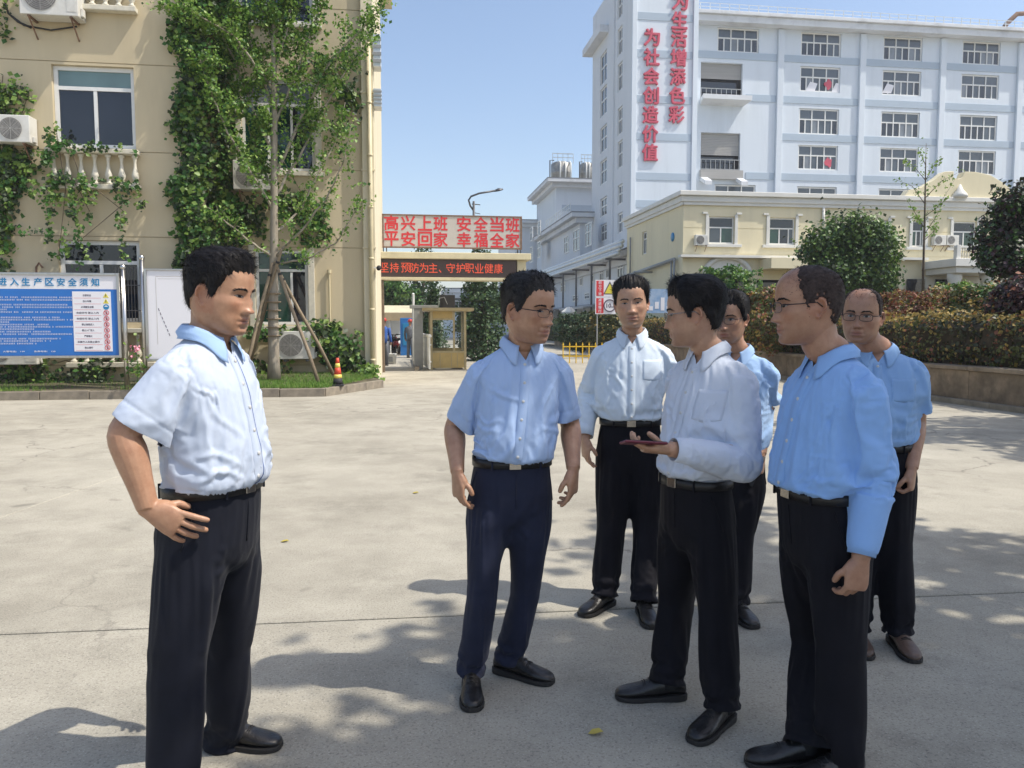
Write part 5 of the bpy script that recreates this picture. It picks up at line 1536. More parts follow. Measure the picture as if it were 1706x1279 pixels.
# left flank of the tower (local -x side): wall turned 90 degrees, windows set in it
def flank(xf, y0, y1, zt, openings, mat, name='flank_wall'):
    """wall in the plane x = xf facing -x; openings in (y, z)"""
    mb = wall_mesh(-y1, -y0, 0, zt, 0, [(-b, -a, c, d) for a, b, c, d in openings], None, (), .3)
    mb.v = [(xf + y, -x, z) for x, y, z in mb.v]
    mb.build(name, [M[mat], M[mat]], fb)
def yl(u, v, xf):
    """local y of the flank plane x = FX+xf seen at pixel column u"""
    r = ray(u, v); rx, ry = r.x * CS + r.y * SN, -r.x * SN + r.y * CS
    t = (FX + xf) / rx
    return t * ry - YK, CAM_H + t * r.z
y_end = yl(986, 300, 0)[0]
fo = []
for (u0, u1, vv) in ((1029, 1037, [(-10, 28), (45, 90), (104, 150), (178, 223), (234, 279), (307, 340), (354, 388), (400, 430)]),):
    for va, vb in vv:
        ya, _ = yl(u0, va, 0); yb, _ = yl(u1, va, 0)
        fo.append((min(ya, yb), max(ya, yb), yl((u0 + u1) / 2, vb, 0)[1], yl((u0 + u1) / 2, va, 0)[1]))
for va, vb in [(88, 138), (145, 192), (210, 252), (266, 306), (329, 360), (373, 402)]:
    ya, _ = yl(1000, va, 0); yb, _ = yl(1011, va, 0)
    fo.append((min(ya, yb), max(ya, yb), yl(1005, vb, 0)[1], yl(1005, va, 0)[1]))
zl = yl(1000, 68, 0)[1]
flank(0, 0, y_end, zt2, fo, 'bluegrey')
for a, b, c, d in fo:
    window(fb, .12, (a + b) / 2, c, b - a - .02, d - c - .02, [(.5, 0, 1)], [.55], [(.06, .48, .04, .53, 'pane_mid'), (.52, .94, .04, .53, 'pane_dark'), (.06, .48, .57, .96, 'pane_mid'), (.52, .94, .57, .96, 'pane_mid')], fw=.16, depth=.1, key=('fl', round(b - a, 2), round(d - c, 2)), rz=R(-90))
qq = MB(); qq.box(-.16, -.004, yl(1022, 300, 0)[0] - .2, yl(1022, 300, 0)[0] + .2, 0, zt2); qq.build('drainpipe', M['bluegrey'], fb)
qq = MB(); qq.box(-1.0, .6, yl(1014, 60, 0)[0], y_end + 1, yl(1000, 96, 0)[1] + 1.5, yl(1000, 96, 0)[1] + 2.3); qq.build('eave', M['cornice'], fb, bevel=.05)
qq = MB(); qq.box(-.9, tw + .5, -.9, yl(1014, 30, 0)[0] - .05, fz(8, 1030), fz(8, 1030) + .8)
# ---------------------------------------------------------------- annex and tank tower behind (left of the factory)
def plain_block(name, X0, X1, Y0, Y1, H, label, mat, eave=1.0, group=None):
    t = sthing(name, X0, Y0, 0, label, 'building', group)
    q = MB(); q.box(0, X1 - X0, 0, Y1 - Y0, 0, H); q.build('wall', M[mat], t)
    q = MB(); q.box(-eave, X1 - X0 + .2, -eave, Y1 - Y0 + .2, H + .002, H + .5); q.box(-eave * .55, X1 - X0, -eave * .55, Y1 - Y0, H - .6, H + .001); q.build('eave', M['cornice'], t, bevel=.05)
    q = MB(); q.box(-eave - .02, X1 - X0 + .22, -eave - .02, Y1 - Y0 + .22, H + .502, H + .62); q.build('roof_edge', M['roof_grey'], t)
    return t
def left_wins(t, X0, Y0, uvs, panes='pane_mid'):
    for (u0, u1, va, vb) in uvs:
        r1, r2 = [], []
        for u, v in ((u0, va), (u1, vb)):
            r = ray(u, v); rx, ry = r.x * CS + r.y * SN, -r.x * SN + r.y * CS; tt = X0 / rx
            r1.append(tt * ry - Y0); r2.append(CAM_H + tt * r.z)
        a, b, c, d = min(r1), max(r1), min(r2), max(r2)
        w_ = b - a
        window(t, -.09, (a + b) / 2, c, w_, d - c, [(.5, 0, 1)], [.6], [(.06, .48, .05, .58, 'pane_dark'), (.52, .94, .05, .58, panes), (.06, .94, .62, .95, 'pane_mid')], fw=.12, depth=.1, key=('lw', round(w_, 2), round(d - c, 2), panes), rz=R(-90))
AX = FX - .2
p0 = sp(984, 420, 92).x
an = plain_block('factory_annex', AX - 1.2, AX + 10, 90.5, 116, sp(975, 372, 95).z, 'lower grey white wing with a flat eave left of the slogan tower', 'bluegrey', 1.3)
left_wins(an, AX - 1.2, 90.5, [(956, 966, 385, 416), (976, 986, 374, 408), (941, 948, 395, 420)])
rl = MB()
for k in range(14): rl.box(-1.2, -1.14, k * 1.2, k * 1.2 + .05, sp(975, 372, 95).z + .622, sp(975, 372, 95).z + 1.7)
for z in (1.15, 1.68): rl.box(-1.2, -1.15, 0, 16, sp(975, 372, 95).z + z, sp(975, 372, 95).z + z + .05)
rl.build('roof_railing', M['galv'], an)
TX0 = sp(924, 400, 118).x
th = sp(950, 308, 118).z
tt_ = plain_block('tank_tower', TX0, TX0 + 16, 117, 134, th, 'pale blue stair tower carrying steel water tanks on its roof', 'bluewhite', 1.6)
q = MB(); q.box(.9, 15, -.06, -.004, sp(950, 348, 118).z - .45, sp(950, 348, 118).z + .45); q.build('facade_band', M['blueband'], tt_)
q = MB(); q.box(.9, 15, -.06, -.004, sp(950, 428, 118).z - .4, sp(950, 428, 118).z + .4); q.build('facade_band', M['blueband'], tt_)
window(tt_, sp(941, 400, 117).x - TX0, -.08, sp(941, 415, 117).z, 1.55, 2.2, [(.5, 0, .65)], [.66], [(.05, .48, .04, .63, 'pane_mid'), (.52, .95, .04, .63, 'pane_mid'), (.05, .95, .69, .95, 'pane_dark')], fw=.12, depth=.1, key=('tt',))
XA2 = sp(884, 420, 130).x
lo = plain_block('factory_wing', XA2 - 2, XA2 + 12, 134.5, 158, sp(890, 375, 136).z, 'narrow low wing beyond the tank tower at the end of the factory', 'bluegrey', 1.4)
left_wins(lo, XA2 - 2, 134.5, [(884, 888, 380, 400), (896, 901, 370, 392), (884, 888, 412, 436), (896, 901, 404, 428)])
for i, (u, wpx) in enumerate(((936, 34), (978, 22))):
    c = sp(u, 300, 121); r_ = abs(sp(u + wpx / 2, 300, 121).x - c.x)
    t = sthing('water_tank', c.x, 121 + r_ * .3, th + .64, ('wide steel water tank with pipes on the left of the tower roof', 'round steel water tank beside the factory wall on the tower roof')[i], 'tank', 'water tanks on the tower roof')
    hgt = sp(936, 270, 121).z - th - .64
    q = MB(); q.lathe([(r_ * .97, 0), (r_, .1), (r_, hgt * .5), (r_ * 1.02, hgt * .52), (r_, hgt * .54), (r_, hgt * .92), (r_ * .8, hgt), (r_ * .1, hgt * 1.06)], 24); q.build('shell', M['tank'], t, True)
    for k in range(3):
        q = MB(); x = -r_ * .3 + k * r_ * .5; q.tube([(x, -r_ * 1.05, 0), (x, -r_ * 1.05, hgt * .9), (x, -r_ * .7, hgt * 1.0)], .12, 8); q.build('pipe', M['fence_white'], t, True)
    q = MB()
    for k in range(5):
        x = -r_ + k * r_ * .5; q.box(x - .04, x + .04, -r_ * .8, -r_ * .72, hgt * .9, hgt * 1.35)
    q.box(-r_, r_, -r_ * .8, -r_ * .73, hgt * 1.32, hgt * 1.36); q.box(-r_, r_, -r_ * .8, -r_ * .73, hgt * 1.15, hgt * 1.18); q.build('railing', M['galv'], t)
    q = MB(); q.tube([(-r_ * 1.3, -r_, 0), (-r_ * 1.3, -r_, hgt), (-r_ * .9, -r_, hgt)], .09, 6); q.build('frame', M['dark_steel'], t)

# workshop with the pipe rack along the side road (dark lower range left of the canteen)
WX = sp(1048, 430, 60).x
ws = plain_block('workshop', WX, WX + 7, 59.5, 110, sp(1045, 427, 60).z, 'long low grey workshop range under the pipe rack', 'bluegrey', .5)
left_wins(ws, WX, 59.5, [(1000, 1006, 446, 468), (1011, 1017, 440, 463), (985, 990, 452, 470), (967, 971, 455, 476), (975, 983, 488, 498), (955, 964, 492, 502), (1030, 1040, 436, 462), (935, 942, 470, 486)])
pr = sthing('pipe_rack', WX - 1.0, 58, 0, 'row of insulated pipes on steel brackets running along the workshop', 'pipe')
for k, (v, r_) in enumerate(((403, .16), (410, .22), (417, .12), (423, .18))):
    z = sp(1048, v, 58.5).z
    q = MB(); q.tube([(-.1 - k * .12, 0, z), (-.1 - k * .12, 62, z)], r_, 10); q.build('pipe', M['galv'], pr, True)
for k in range(10):
    q = MB(); y = 2 + k * 6; z = sp(1048, 423, 58.5).z; q.box(-.9, .98, y, y + .15, z - .35, z - .2); q.box(-.6, -.45, y, y + .15, -.03, z - .351); q.build('bracket', M['dark_steel'], pr)
# lean-to canopy, gate pillar, stall
cp = sthing('carport', WX - 3.2, 62, 0, 'dark lean to roof along the foot of the workshop', 'shed')
q = MB(); q.add([(0, 0, 3.0), (3.1, 0, 3.5), (3.1, 40, 3.5), (0, 40, 3.0), (0, 0, 2.85), (3.1, 0, 3.35), (3.1, 40, 3.35), (0, 40, 2.85)], [(0, 1, 2, 3), (7, 6, 5, 4), (0, 4, 5, 1), (1, 5, 6, 2), (2, 6, 7, 3), (3, 7, 4, 0)]); q.build('roof', M['grey_paint'], cp)
for k in range(6):
    q = MB(); q.tube([(.15, .3 + k * 7.8, -.03), (.15, .3 + k * 7.8, 2.86)], .08, 8); q.build('post', M['grey_paint'], cp)
gp = sp(948, 530, 58); g2 = sthing('gate_pillar', gp.x, 58, 0, 'white square pillar at the end of the side road', 'pillar')
q = MB(); q.box(-.35, .35, -.35, .35, -.03, sp(948, 522, 58).z); q.build('shaft', M['canteen_trim'], g2); q = MB(); q.lathe([(.6, 0), (.6, .12), (.2, .45), (.02, .5)], 4, (0, 0, sp(948, 522, 58).z)); q.build('cap', M['canteen_trim'], g2)

# ================================================================ cream canteen
YC = 46.0
CX = sp(1138, 400, YC).x
cn_ = sthing('canteen_building', CX, YC, 0, 'two storey pale yellow canteen with white trim, balcony and curved gable', 'building')
def cx_(u, v=400): return sp(u, v, YC).x - CX
def cz(v, u=1300): return sp(u, v, YC).z
CH = cz(326, 1140)
ops = []
for u0, u1 in ((1180, 1223), (1281, 1324), (1440, 1478), (1519, 1540), (1587, 1626), (1690, 1730)):
    ops.append((cx_(u0), cx_(u1), cz(407.5), cz(362.5)))
gops = [(cx_(1172), cx_(1252), .2, cz(455)), (cx_(1262), cx_(1340), .2, cz(466)), (cx_(1440), cx_(1500), .2, cz(455))]
CEND = 34.0
wl = wall_mesh(0, CEND, 0, CH, 0, ops + gops, None, [cz(424), cz(382) ], .25, .02, .05)
wl.build('wall', [M['canteen'], M['canteen']], cn_)
lf = wall_mesh(-12, 0, 0, CH, 0, [(-8.2, -7.2, cz(415) + .3, cz(372) + .3)], None, (), .25); lf.v = [(y, -x, z) for x, y, z in lf.v]; lf.build('wall', [M['canteen'], M['canteen']], cn_)
q = MB(); q.box(.1, CEND, 1.5, 1.6, 0, CH - .2); q.box(1.5, 1.6, .1, 12, 0, CH - .2); q.build('dark_backing', M['pane_dark'], cn_)  # dark sheets whose colour stands for the unlit canteen interior
window(cn_, .1, 7.7, cz(415) + .305, .98, cz(372) - cz(415) - .01, [(.5, 0, .66)], [.68], [(.08, .47, .04, .65, 'pane_mid'), (.53, .92, .04, .65, 'pane_dark'), (.08, .92, .71, .95, 'pane_dark')], fw=.09, key=('cl',), rz=R(-90))
for i, o in enumerate(ops):
    w_, h_ = o[1] - o[0] - .02, o[3] - o[2] - .02
    v_ = [[(.5, 0, .6)], [(.42, 0, .6), (.78, 0, .6)]][i % 2]
    p_ = [[(.05, .48, .04, .58, 'pane_mid'), (.52, .95, .04, .58, 'pane_green'), (.05, .95, .63, .96, 'pane_dark')], [(.05, .41, .04, .58, 'pane_green'), (.44, .77, .04, .58, 'pane_dark'), (.79, .95, .04, .58, 'pane_mid'), (.05, .95, .63, .96, 'pane_dark')]][i % 2]
    window(cn_, (o[0] + o[1]) / 2, .1, o[2] + .01, w_, h_, v_, [.605], p_, fw=.085, key=('cw', i % 2, round(w_, 2)))
    q = MB()
    q.box(o[0] - .2, o[0] - .004, -.08, -.003, o[2] - .02, o[3] + .12); q.box(o[1] + .004, o[1] + .2, -.08, -.003, o[2] - .02, o[3] + .12)
    q.box(o[0] - .45, o[1] + .45, -.16, -.003, o[2] - .2, o[2] - .022); q.box(o[0] - .42, o[0] - .1, -.13, -.004, o[3] + .122, o[3] + .24); q.box(o[1] + .1, o[1] + .42, -.13, -.004, o[3] + .122, o[3] + .24)
    q.build('window_surround', M['canteen_trim'], cn_, bevel=.012)
q = MB(); q.box(-.35, CEND, -.35, 12.3, CH + .002, CH + .28); q.box(-.2, CEND, -.2, 12.2, CH - .35, CH); q.build('parapet', M['canteen_trim'], cn_, bevel=.03)
q = MB(); q.box(-.1, CEND, -.12, -.003, cz(342) - .1, cz(342) + .12); q.box(-.12, -.003, -.12, 12, cz(342) - .1, cz(342) + .12); q.build('string_course', M['canteen_trim'], cn_, bevel=.015)
q = MB(); q.box(-.3, cx_(1540), -.5, -.003, cz(431), cz(427)); q.build('ledge', M['canteen_trim'], cn_)
q = MB(); q.box(cx_(1266), cx_(1352), -1.6, -.004, cz(450), cz(433)); q.build('porch_fascia', M['canteen'], cn_)
q = MB(); pts = [(cx_(1212) + 1.45 * math.cos(a), cz(457) + 1.0 * math.sin(a)) for a in np.linspace(0, math.pi, 20)]
q.tube([(x, -.08, z) for x, z in pts], .16, 8); q.build('arch_moulding', M['canteen_trim'], cn_, True)
q = MB(); q.prism([(cx_(1212) + 1.3 * math.cos(a), cz(457) + .9 * math.sin(a)) for a in np.linspace(0, math.pi, 16)], -.05, -.004); q.build('arch_panel', M['canteen_trim'], cn_)
# curved gable
gx_, gz0 = cx_(1592, 320), CH + .282
def bump(x): return x
out_ = [(-3.6, 0), (-3.3, .5), (-2.4, .75), (-1.6, 1.35), (-.9, 2.0), (-.25, 2.05), (-.25, 1.55), (.1, 1.45), (.35, 1.6), (.5, 2.05), (1.3, 2.05), (2.3, 1.85), (3.2, 1.3), (3.9, .7), (4.4, .5), (4.5, 0)]
q = MB(); q.prism([(gx_ + x, gz0 + z * .8) for x, z in out_], -.1, .5); q.build('gable', M['canteen'], cn_, bevel=.03)
q = MB(); q.lathe([(.5, 0), (.42, .2), (.2, .45), (.05, .8)], 10, (gx_ + .1, -.25, gz0)); q.build('gable_ornament', M['canteen_trim'], cn_, True)
# balcony, balusters, porch columns
bx0_, bx1_ = cx_(1541, 440), cx_(1641, 440)
q = MB(); q.box(bx0_ - .3, bx1_ + .3, -3.2, -.004, cz(447), cz(434)); q.build('balcony_slab', M['canteen_trim'], cn_, bevel=.03)
q = MB(); q.box(bx0_ - .1, bx1_ + .1, -3.0, -.2, cz(457), cz(447) - .003); q.build('balcony_fascia', M['canteen_trim'], cn_, bevel=.03)
bmm = baluster_mesh(.62, .07)
zbal = cz(434) + .003
for k in range(26):
    b = bpy.data.objects.new('baluster', bmm); COL.objects.link(b); b.parent = cn_; b.location = (bx0_ + (bx1_ - bx0_) * k / 25, -2.9, zbal)
q = MB(); q.box(bx0_ - .2, bx1_ + .2, -3.0, -2.8, zbal + .622, zbal + .76); q.build('balcony_rail', M['canteen_trim'], cn_, bevel=.02)
for u in (1541, 1597, 1641):
    x = cx_(u, 440); q = MB(); q.box(x - .14, x + .14, -3.05, -2.75, zbal, zbal + .80); q.build('balcony_pier', M['canteen_trim'], cn_, bevel=.02)
for u in (1548, 1600, 1632):
    q = MB(); q.lathe([(.42, 0), (.42, .3), (.3, .36), (.28, 3.2), (.34, cz(457) - .5), (.42, cz(457) - .3), (.42, cz(457) - .003)], 16, (cx_(u, 470), -2.3, 0)); q.build('column', M['canteen_trim'], cn_, True)
q = MB(); q.box(bx0_, bx1_, -.1, -.005, 0, cz(458)); q.build('porch_wall', M['canteen_trim'], cn_)
for u in (1523, 1570):
    q = MB(); q.box(cx_(u, 470) - .6, cx_(u, 470) + .6, -.2, -.102, .5, cz(463)); q.build('porch_opening', M['pane_dark'], cn_)
q = MB(); q.lathe([(.28, 0), (.28, .05)], 20); o = q.build('round_plaque', M['blue_letter'], cn_, True); o.rotation_euler = (0, R(-90), 0); o.location = (-.005, 1.8, cz(392))
# pipes on the canteen flank
q = MB(); q.tube([(-.25, .8, cz(432)), (-.25, 11.5, cz(432) - .4)], .12, 8); q.tube([(-.25, .8, cz(432)), (-.25, .8, .3)], .07, 8); q.tube([(-.25, 1.3, cz(432)), (-.25, 1.3, .3)], .07, 8); q.tube([(-.15, 10.6, cz(366)), (-.15, 10.6, cz(440))], .06, 6); q.tube([(-.1, 5.5, cz(445)), (-1.4, 5.5, cz(445)), (-1.4, 5.5, cz(452))], .07, 6); q.build('drainpipe', M['grey_paint'], cn_, True)
for u, v in ((1372, 400),):
    q = MB(); q.tube([(cx_(1371, 340), -.1, cz(380)), (cx_(1371, 340), -.1, cz(345))], .09, 8); q.build('drainpipe', M['canteen_trim'], cn_, True)
for i, (u, lab) in enumerate(((1166, 'air conditioner on the canteen front left of its first window'), (1352, 'air conditioner on the canteen front beside the evergreen tree'), (1560, 'left of the two air conditioners above the canteen balcony'), (1581, 'right of the two air conditioners above the canteen balcony'))):
    pz = sp(u, 409, YC)
    ac_unit(pz.x, YC - .01, pz.z, lab, .82, .62, .32, brackets=True, group='air conditioner units on the canteen')
# distant block behind the booth
db = sp(765, 540, 95)
dd = plain_block('far_building', db.x - 1.4, db.x + 6, 95, 105, sp(765, 488, 95).z, 'distant pale block seen through the gate beside the cypress', 'bluewhite', .3)
window(dd, 1.7, -.1, sp(765, 515, 95).z, 2.2, 1.6, [(.33, 0, .6), (.66, 0, .6)], [.62], [(.05, .32, .04, .6, 'pane_mid'), (.35, .65, .04, .6, 'pane_dark'), (.68, .95, .04, .6, 'pane_mid'), (.05, .95, .66, .95, 'pane_mid')], fw=.1, key=('dd',))

# ---------------------------------------------------------------- trees that shade the right of the yard (their shadows lie in view)
def shade_tree(x, y, label, h, rad, n, seed):
    random.seed(seed)
    blobs = []
    for k in range(13):
        a = random.uniform(0, 6.28); r_ = rad * math.sqrt(random.uniform(0, 1))
        blobs.append((r_ * math.cos(a), r_ * math.sin(a), h + random.uniform(-1, 1.3), random.uniform(.7, 1.25), random.uniform(.7, 1.25), random.uniform(.5, .9)))
    tree('shade_tree', x, y, 0, label, 'tree', blobs, n, .2, ('tree_dark', 'tree_lite', 'leaf3'), h, .18, clump=.16, shell=.3, limbs=14, group='trees shading the yard', world=True)
shade_tree(6.55, 2.2, 'leafy shade tree just right of the group, casting the near dappled shade', 6.2, 2.4, 10500, 3)
shade_tree(7.5, -0.3, 'leafy shade tree beside the photographer, casting shade along the near edge of the yard', 6.3, 2.3, 11000, 6)
shade_tree(11.2, 10.0, 'shade tree on the bank near the retaining wall', 6.0, 2.6, 4200, 9)

# the hazy summer air
q = MB(); q.box(-730, 730, -330, 1130, -1.2, 46)
hz_ = q.build('haze', None); hz_['kind'] = 'stuff'
hm_ = bpy.data.materials.new('summer_haze'); hm_.use_nodes = True; t_ = hm_.node_tree; t_.nodes.remove(t_.nodes['Principled BSDF'])
pv = t_.nodes.new('ShaderNodeVolumePrincipled'); pv.inputs['Color'].default_value = (.9, .94, 1.0, 1); pv.inputs['Density'].default_value = HAZE
t_.links.new(pv.outputs[0], t_.nodes['Material Output'].inputs['Volume']); hz_.data.materials.clear(); hz_.data.materials.append(hm_)

# fallen leaves on the yard
for i, (u, v) in enumerate(((992, 1223), (692, 822), (825, 907), (474, 903))):
    p = sg(u, v); t = sthing('fallen_leaf', p.x, p.y, .004, ('yellow fallen leaf in front of the left pointing shoe', 'tiny dry leaf left of the central man', 'yellow fallen leaf beside the dark trousers', 'yellow fallen leaf right of the man with his hand on his hip')[i], 'leaf', 'fallen leaves on the concrete')
    q = MB(); s_ = .028
    q.add([(-s_, 0, 0), (-.3 * s_, -.6 * s_, .006), (.6 * s_, -.5 * s_, .01), (1.1 * s_, 0, .004), (.6 * s_, .5 * s_, .012), (-.3 * s_, .6 * s_, .008), (0, 0, .001)], [(0, 1, 6), (1, 2, 6), (2, 3, 6), (3, 4, 6), (4, 5, 6), (5, 0, 6)]); q.build('blade', M['fallen'], t)
# ================================================================ PEOPLE
def fabric(name, col, weave=900, var=.04, rough=.85, stripe=0.0, sheen=.15, tr=.0, crease=.006):
    m = mk(name, col, rough, var, 9, bump=.18, bscale=weave, spec=.2, sheen=sheen, tr=tr)
    t = m.node_tree; b = t.nodes['Principled BSDF']      # soft creases below the size of the modelled folds
    tc = t.nodes.new('ShaderNodeTexCoord'); mp = t.nodes.new('ShaderNodeMapping'); mp.inputs['Scale'].default_value = (1, 1, .6)
    n = t.nodes.new('ShaderNodeTexNoise'); n.noise_type = 'RIDGED_MULTIFRACTAL'; n.inputs['Scale'].default_value = 11; n.inputs['Detail'].default_value = 3; n.inputs['Distortion'].default_value = .8
    bp = t.nodes.new('ShaderNodeBump'); bp.inputs['Strength'].default_value = .55; bp.inputs['Distance'].default_value = crease
    t.links.new(tc.outputs['Object'], mp.inputs[0]); t.links.new(mp.outputs[0], n.inputs['Vector']); t.links.new(n.outputs['Fac'], bp.inputs['Height'])
    old = b.inputs['Normal'].links[0].from_node; t.links.new(bp.outputs[0], old.inputs['Normal'])
    return m

def skin_mat(name, col):
    m = mk(name, col, .40, spec=.45, sss=.12)
    t = m.node_tree
    b = t.nodes['Principled BSDF']
    at = t.nodes.new('ShaderNodeAttribute'); at.attribute_name = 'tint'
    mx = t.nodes.new('ShaderNodeMix'); mx.data_type = 'RGBA'; mx.blend_type = 'MULTIPLY'
    mx.inputs['Factor'].default_value = 1.0
    tc = t.nodes.new('ShaderNodeTexCoord')
    n = t.nodes.new('ShaderNodeTexNoise'); n.inputs['Scale'].default_value = 26; n.inputs['Detail'].default_value = 9; n.inputs['Roughness'].default_value = .68
    t.links.new(tc.outputs['Object'], n.inputs['Vector'])
    rp = t.nodes.new('ShaderNodeValToRGB')
    rp.color_ramp.elements[0].position, rp.color_ramp.elements[1].position = .35, .7
    rp.color_ramp.elements[0].color = (col[0] * .84, col[1] * .76, col[2] * .72, 1)
    rp.color_ramp.elements[1].color = (col[0] * 1.08, col[1] * 1.08, col[2] * 1.07, 1)
    t.links.new(n.outputs['Fac'], rp.inputs[0])
    t.links.new(rp.outputs[0], mx.inputs[6]); t.links.new(at.outputs['Color'], mx.inputs[7])
    t.links.new(mx.outputs[2], b.inputs['Base Color'])
    n2 = t.nodes.new('ShaderNodeTexNoise'); n2.inputs['Scale'].default_value = 420; n2.inputs['Detail'].default_value = 2
    t.links.new(tc.outputs['Object'], n2.inputs['Vector'])
    bp = t.nodes.new('ShaderNodeBump'); bp.inputs['Strength'].default_value = .12; bp.inputs['Distance'].default_value = .004
    t.links.new(n2.outputs['Fac'], bp.inputs['Height']); t.links.new(bp.outputs[0], b.inputs['Normal'])
    return m

M['hair'] = mk('black_hair', (.010, .008, .008), .5, .4, 60, spec=.28, bump=.3, bscale=250)
M['hair_grey'] = mk('greying_hair', (.024, .022, .022), .5, .7, 90, spec=.3, bump=.3, bscale=250)
M['stubble'] = mk('cropped_hair', (.045, .030, .026), .6, .5, 120, spec=.3, bump=.4, bscale=400)
M['strand_hair'] = mk('black_hair_strands', (.016, .013, .012), .34, .5, 70, spec=.55)
M['strand_hair_grey'] = mk('greying_hair_strands', (.055, .052, .05), .36, .9, 90, spec=.55)
M['strand_stubble'] = mk('cropped_hair_strands', (.022, .016, .014), .5, .4, 90, spec=.3)
M['sclera'] = mk('eye_white', (.30, .26, .23), .4)
M['iris'] = mk('dark_iris', (.012, .008, .006), .3, spec=.3)
M['belt'] = mk('black_leather_belt', (.014, .013, .013), .38, .2, 20, bump=.2, bscale=120)
M['buckle'] = mk('belt_buckle_metal', (.42, .40, .37), .25, metal=1.0)
M['shoe'] = mk('polished_black_leather', (.014, .013, .013), .3, .5, 8, bump=.25, bscale=70, spec=.55, dirt=.5, dscale=9, dcol=(.07, .06, .05))
M['shoe_br'] = mk('worn_brown_leather', (.10, .062, .045), .4, .3, 8, bump=.2, bscale=90)
M['sole'] = mk('rubber_sole', (.02, .018, .017), .7)
M['button'] = mk('pearl_button', (.62, .62, .60), .3)
M['spec_dark'] = mk('dark_spectacle_frame', (.03, .025, .03), .3, metal=.5)
M['spec_metal'] = mk('metal_spectacle_frame', (.35, .32, .30), .25, metal=1.0)
M['lens'] = lens_mat()
M['sock'] = mk('dark_sock', (.02, .02, .022), .9)

def V(*a): return Vector(a)

def nverts(me):
    co = np.empty(len(me.vertices) * 3, dtype=np.float32); me.vertices.foreach_get('co', co); return co.reshape(-1, 3).astype(float)
def nnorm(me):
    co = np.empty(len(me.vertices) * 3, dtype=np.float32); me.vertices.foreach_get('normal', co); return co.reshape(-1, 3).astype(float)
def setv(me, co):
    me.vertices.foreach_set('co', np.ascontiguousarray(co, dtype=np.float32).ravel()); me.update()

def cut(me, co, no, rad, clear=True, axis=None, keep=None):
    """trim the cloth cleanly on a plane, only within rad of co"""
    import bmesh
    bm = bmesh.new(); bm.from_mesh(me)
    co, no = Vector(co), Vector(no)
    fs = [f for f in bm.faces if (f.calc_center_median() - co).length < rad]
    if axis is not None:      # only faces that wrap round the limb
        def wraps(f):
            r = f.calc_center_median() - co; r = r - axis * r.dot(axis)
            if keep is not None and keep(f.calc_center_median()): return False
            return f.normal.dot(axis) > .6 or (f.normal.dot(r) > 0 and r.length < .1)
        fs = [f for f in fs if wraps(f) and (f.calc_center_median() - co).dot(axis) > -.03]
    g = set(fs)
    for f in fs: g.update(f.edges); g.update(f.verts)
    bmesh.ops.bisect_plane(bm, geom=list(g), plane_co=co, plane_no=no, clear_outer=clear, dist=1e-5)
    bm.to_mesh(me); bm.free(); me.update()

def drape(me, coll, pin, frames=16, grow=.06, quality=5, bend=.05, mass=.12):
    """let the cloth settle on the body under gravity; pin = weight per vertex"""
    o = bpy.data.objects.new('tmp_cloth', me); COL.objects.link(o)
    c = bpy.data.objects.new('tmp_body', coll); COL.objects.link(c)
    cm = c.modifiers.new('c', 'COLLISION'); c.collision.thickness_outer = .003; c.collision.cloth_friction = 8
    vg = o.vertex_groups.new(name='pin')
    for w in (.25, .5, .75, 1.0):
        idx = np.nonzero((pin > w - .125) & (pin <= w + .125))[0]
        if len(idx): vg.add([int(i) for i in idx], w, 'REPLACE')
    m = o.modifiers.new('cloth', 'CLOTH'); s = m.settings
    s.quality = quality; s.mass = mass; s.air_damping = 2.5
    s.tension_stiffness = s.compression_stiffness = 14; s.shear_stiffness = 6; s.bending_stiffness = bend
    s.tension_damping = s.compression_damping = 8; s.shear_damping = 8; s.bending_damping = .5
    s.vertex_group_mass = 'pin'; s.pin_stiffness = 1.0; s.shrink_min = -grow
    m.collision_settings.collision_quality = 2; m.collision_settings.distance_min = .003; m.collision_settings.use_self_collision = False
    m.point_cache.frame_start, m.point_cache.frame_end = 1, frames
    for f in range(1, frames + 1): SC.frame_set(f)
    dg = bpy.context.evaluated_depsgraph_get()
    m2 = bpy.data.meshes.new_from_object(o.evaluated_get(dg))
    co = nverts(m2)
    bpy.data.objects.remove(o); bpy.data.objects.remove(c); bpy.data.meshes.remove(m2); bpy.data.meshes.remove(coll)
    SC.frame_set(1)
    if np.isfinite(co).all(): setv(me, co)
    return me

def densify(me, lv=1):
    o = bpy.data.objects.new('tmp', me); COL.objects.link(o)
    sb = o.modifiers.new('s', 'SUBSURF'); sb.levels = sb.render_levels = lv
    dg = bpy.context.evaluated_depsgraph_get()
    m2 = bpy.data.meshes.new_from_object(o.evaluated_get(dg))
    bpy.data.objects.remove(o); bpy.data.meshes.remove(me)
    return m2

def remesh(mb, voxel, ratio=None, smooth=0):
    """join closed shapes of a builder into one continuous skin"""
    me = mb.mesh('tmp', [])
    o = bpy.data.objects.new('tmp', me); COL.objects.link(o)
    md = o.modifiers.new('r', 'REMESH'); md.mode = 'VOXEL'; md.voxel_size = voxel
    if smooth:
        sm = o.modifiers.new('s', 'SMOOTH'); sm.iterations = smooth; sm.factor = .5
    if ratio:
        dc = o.modifiers.new('d', 'DECIMATE'); dc.ratio = ratio
    dg = bpy.context.evaluated_depsgraph_get()
    m2 = bpy.data.meshes.new_from_object(o.evaluated_get(dg))
    bpy.data.objects.remove(o); bpy.data.meshes.remove(me)
    return m2

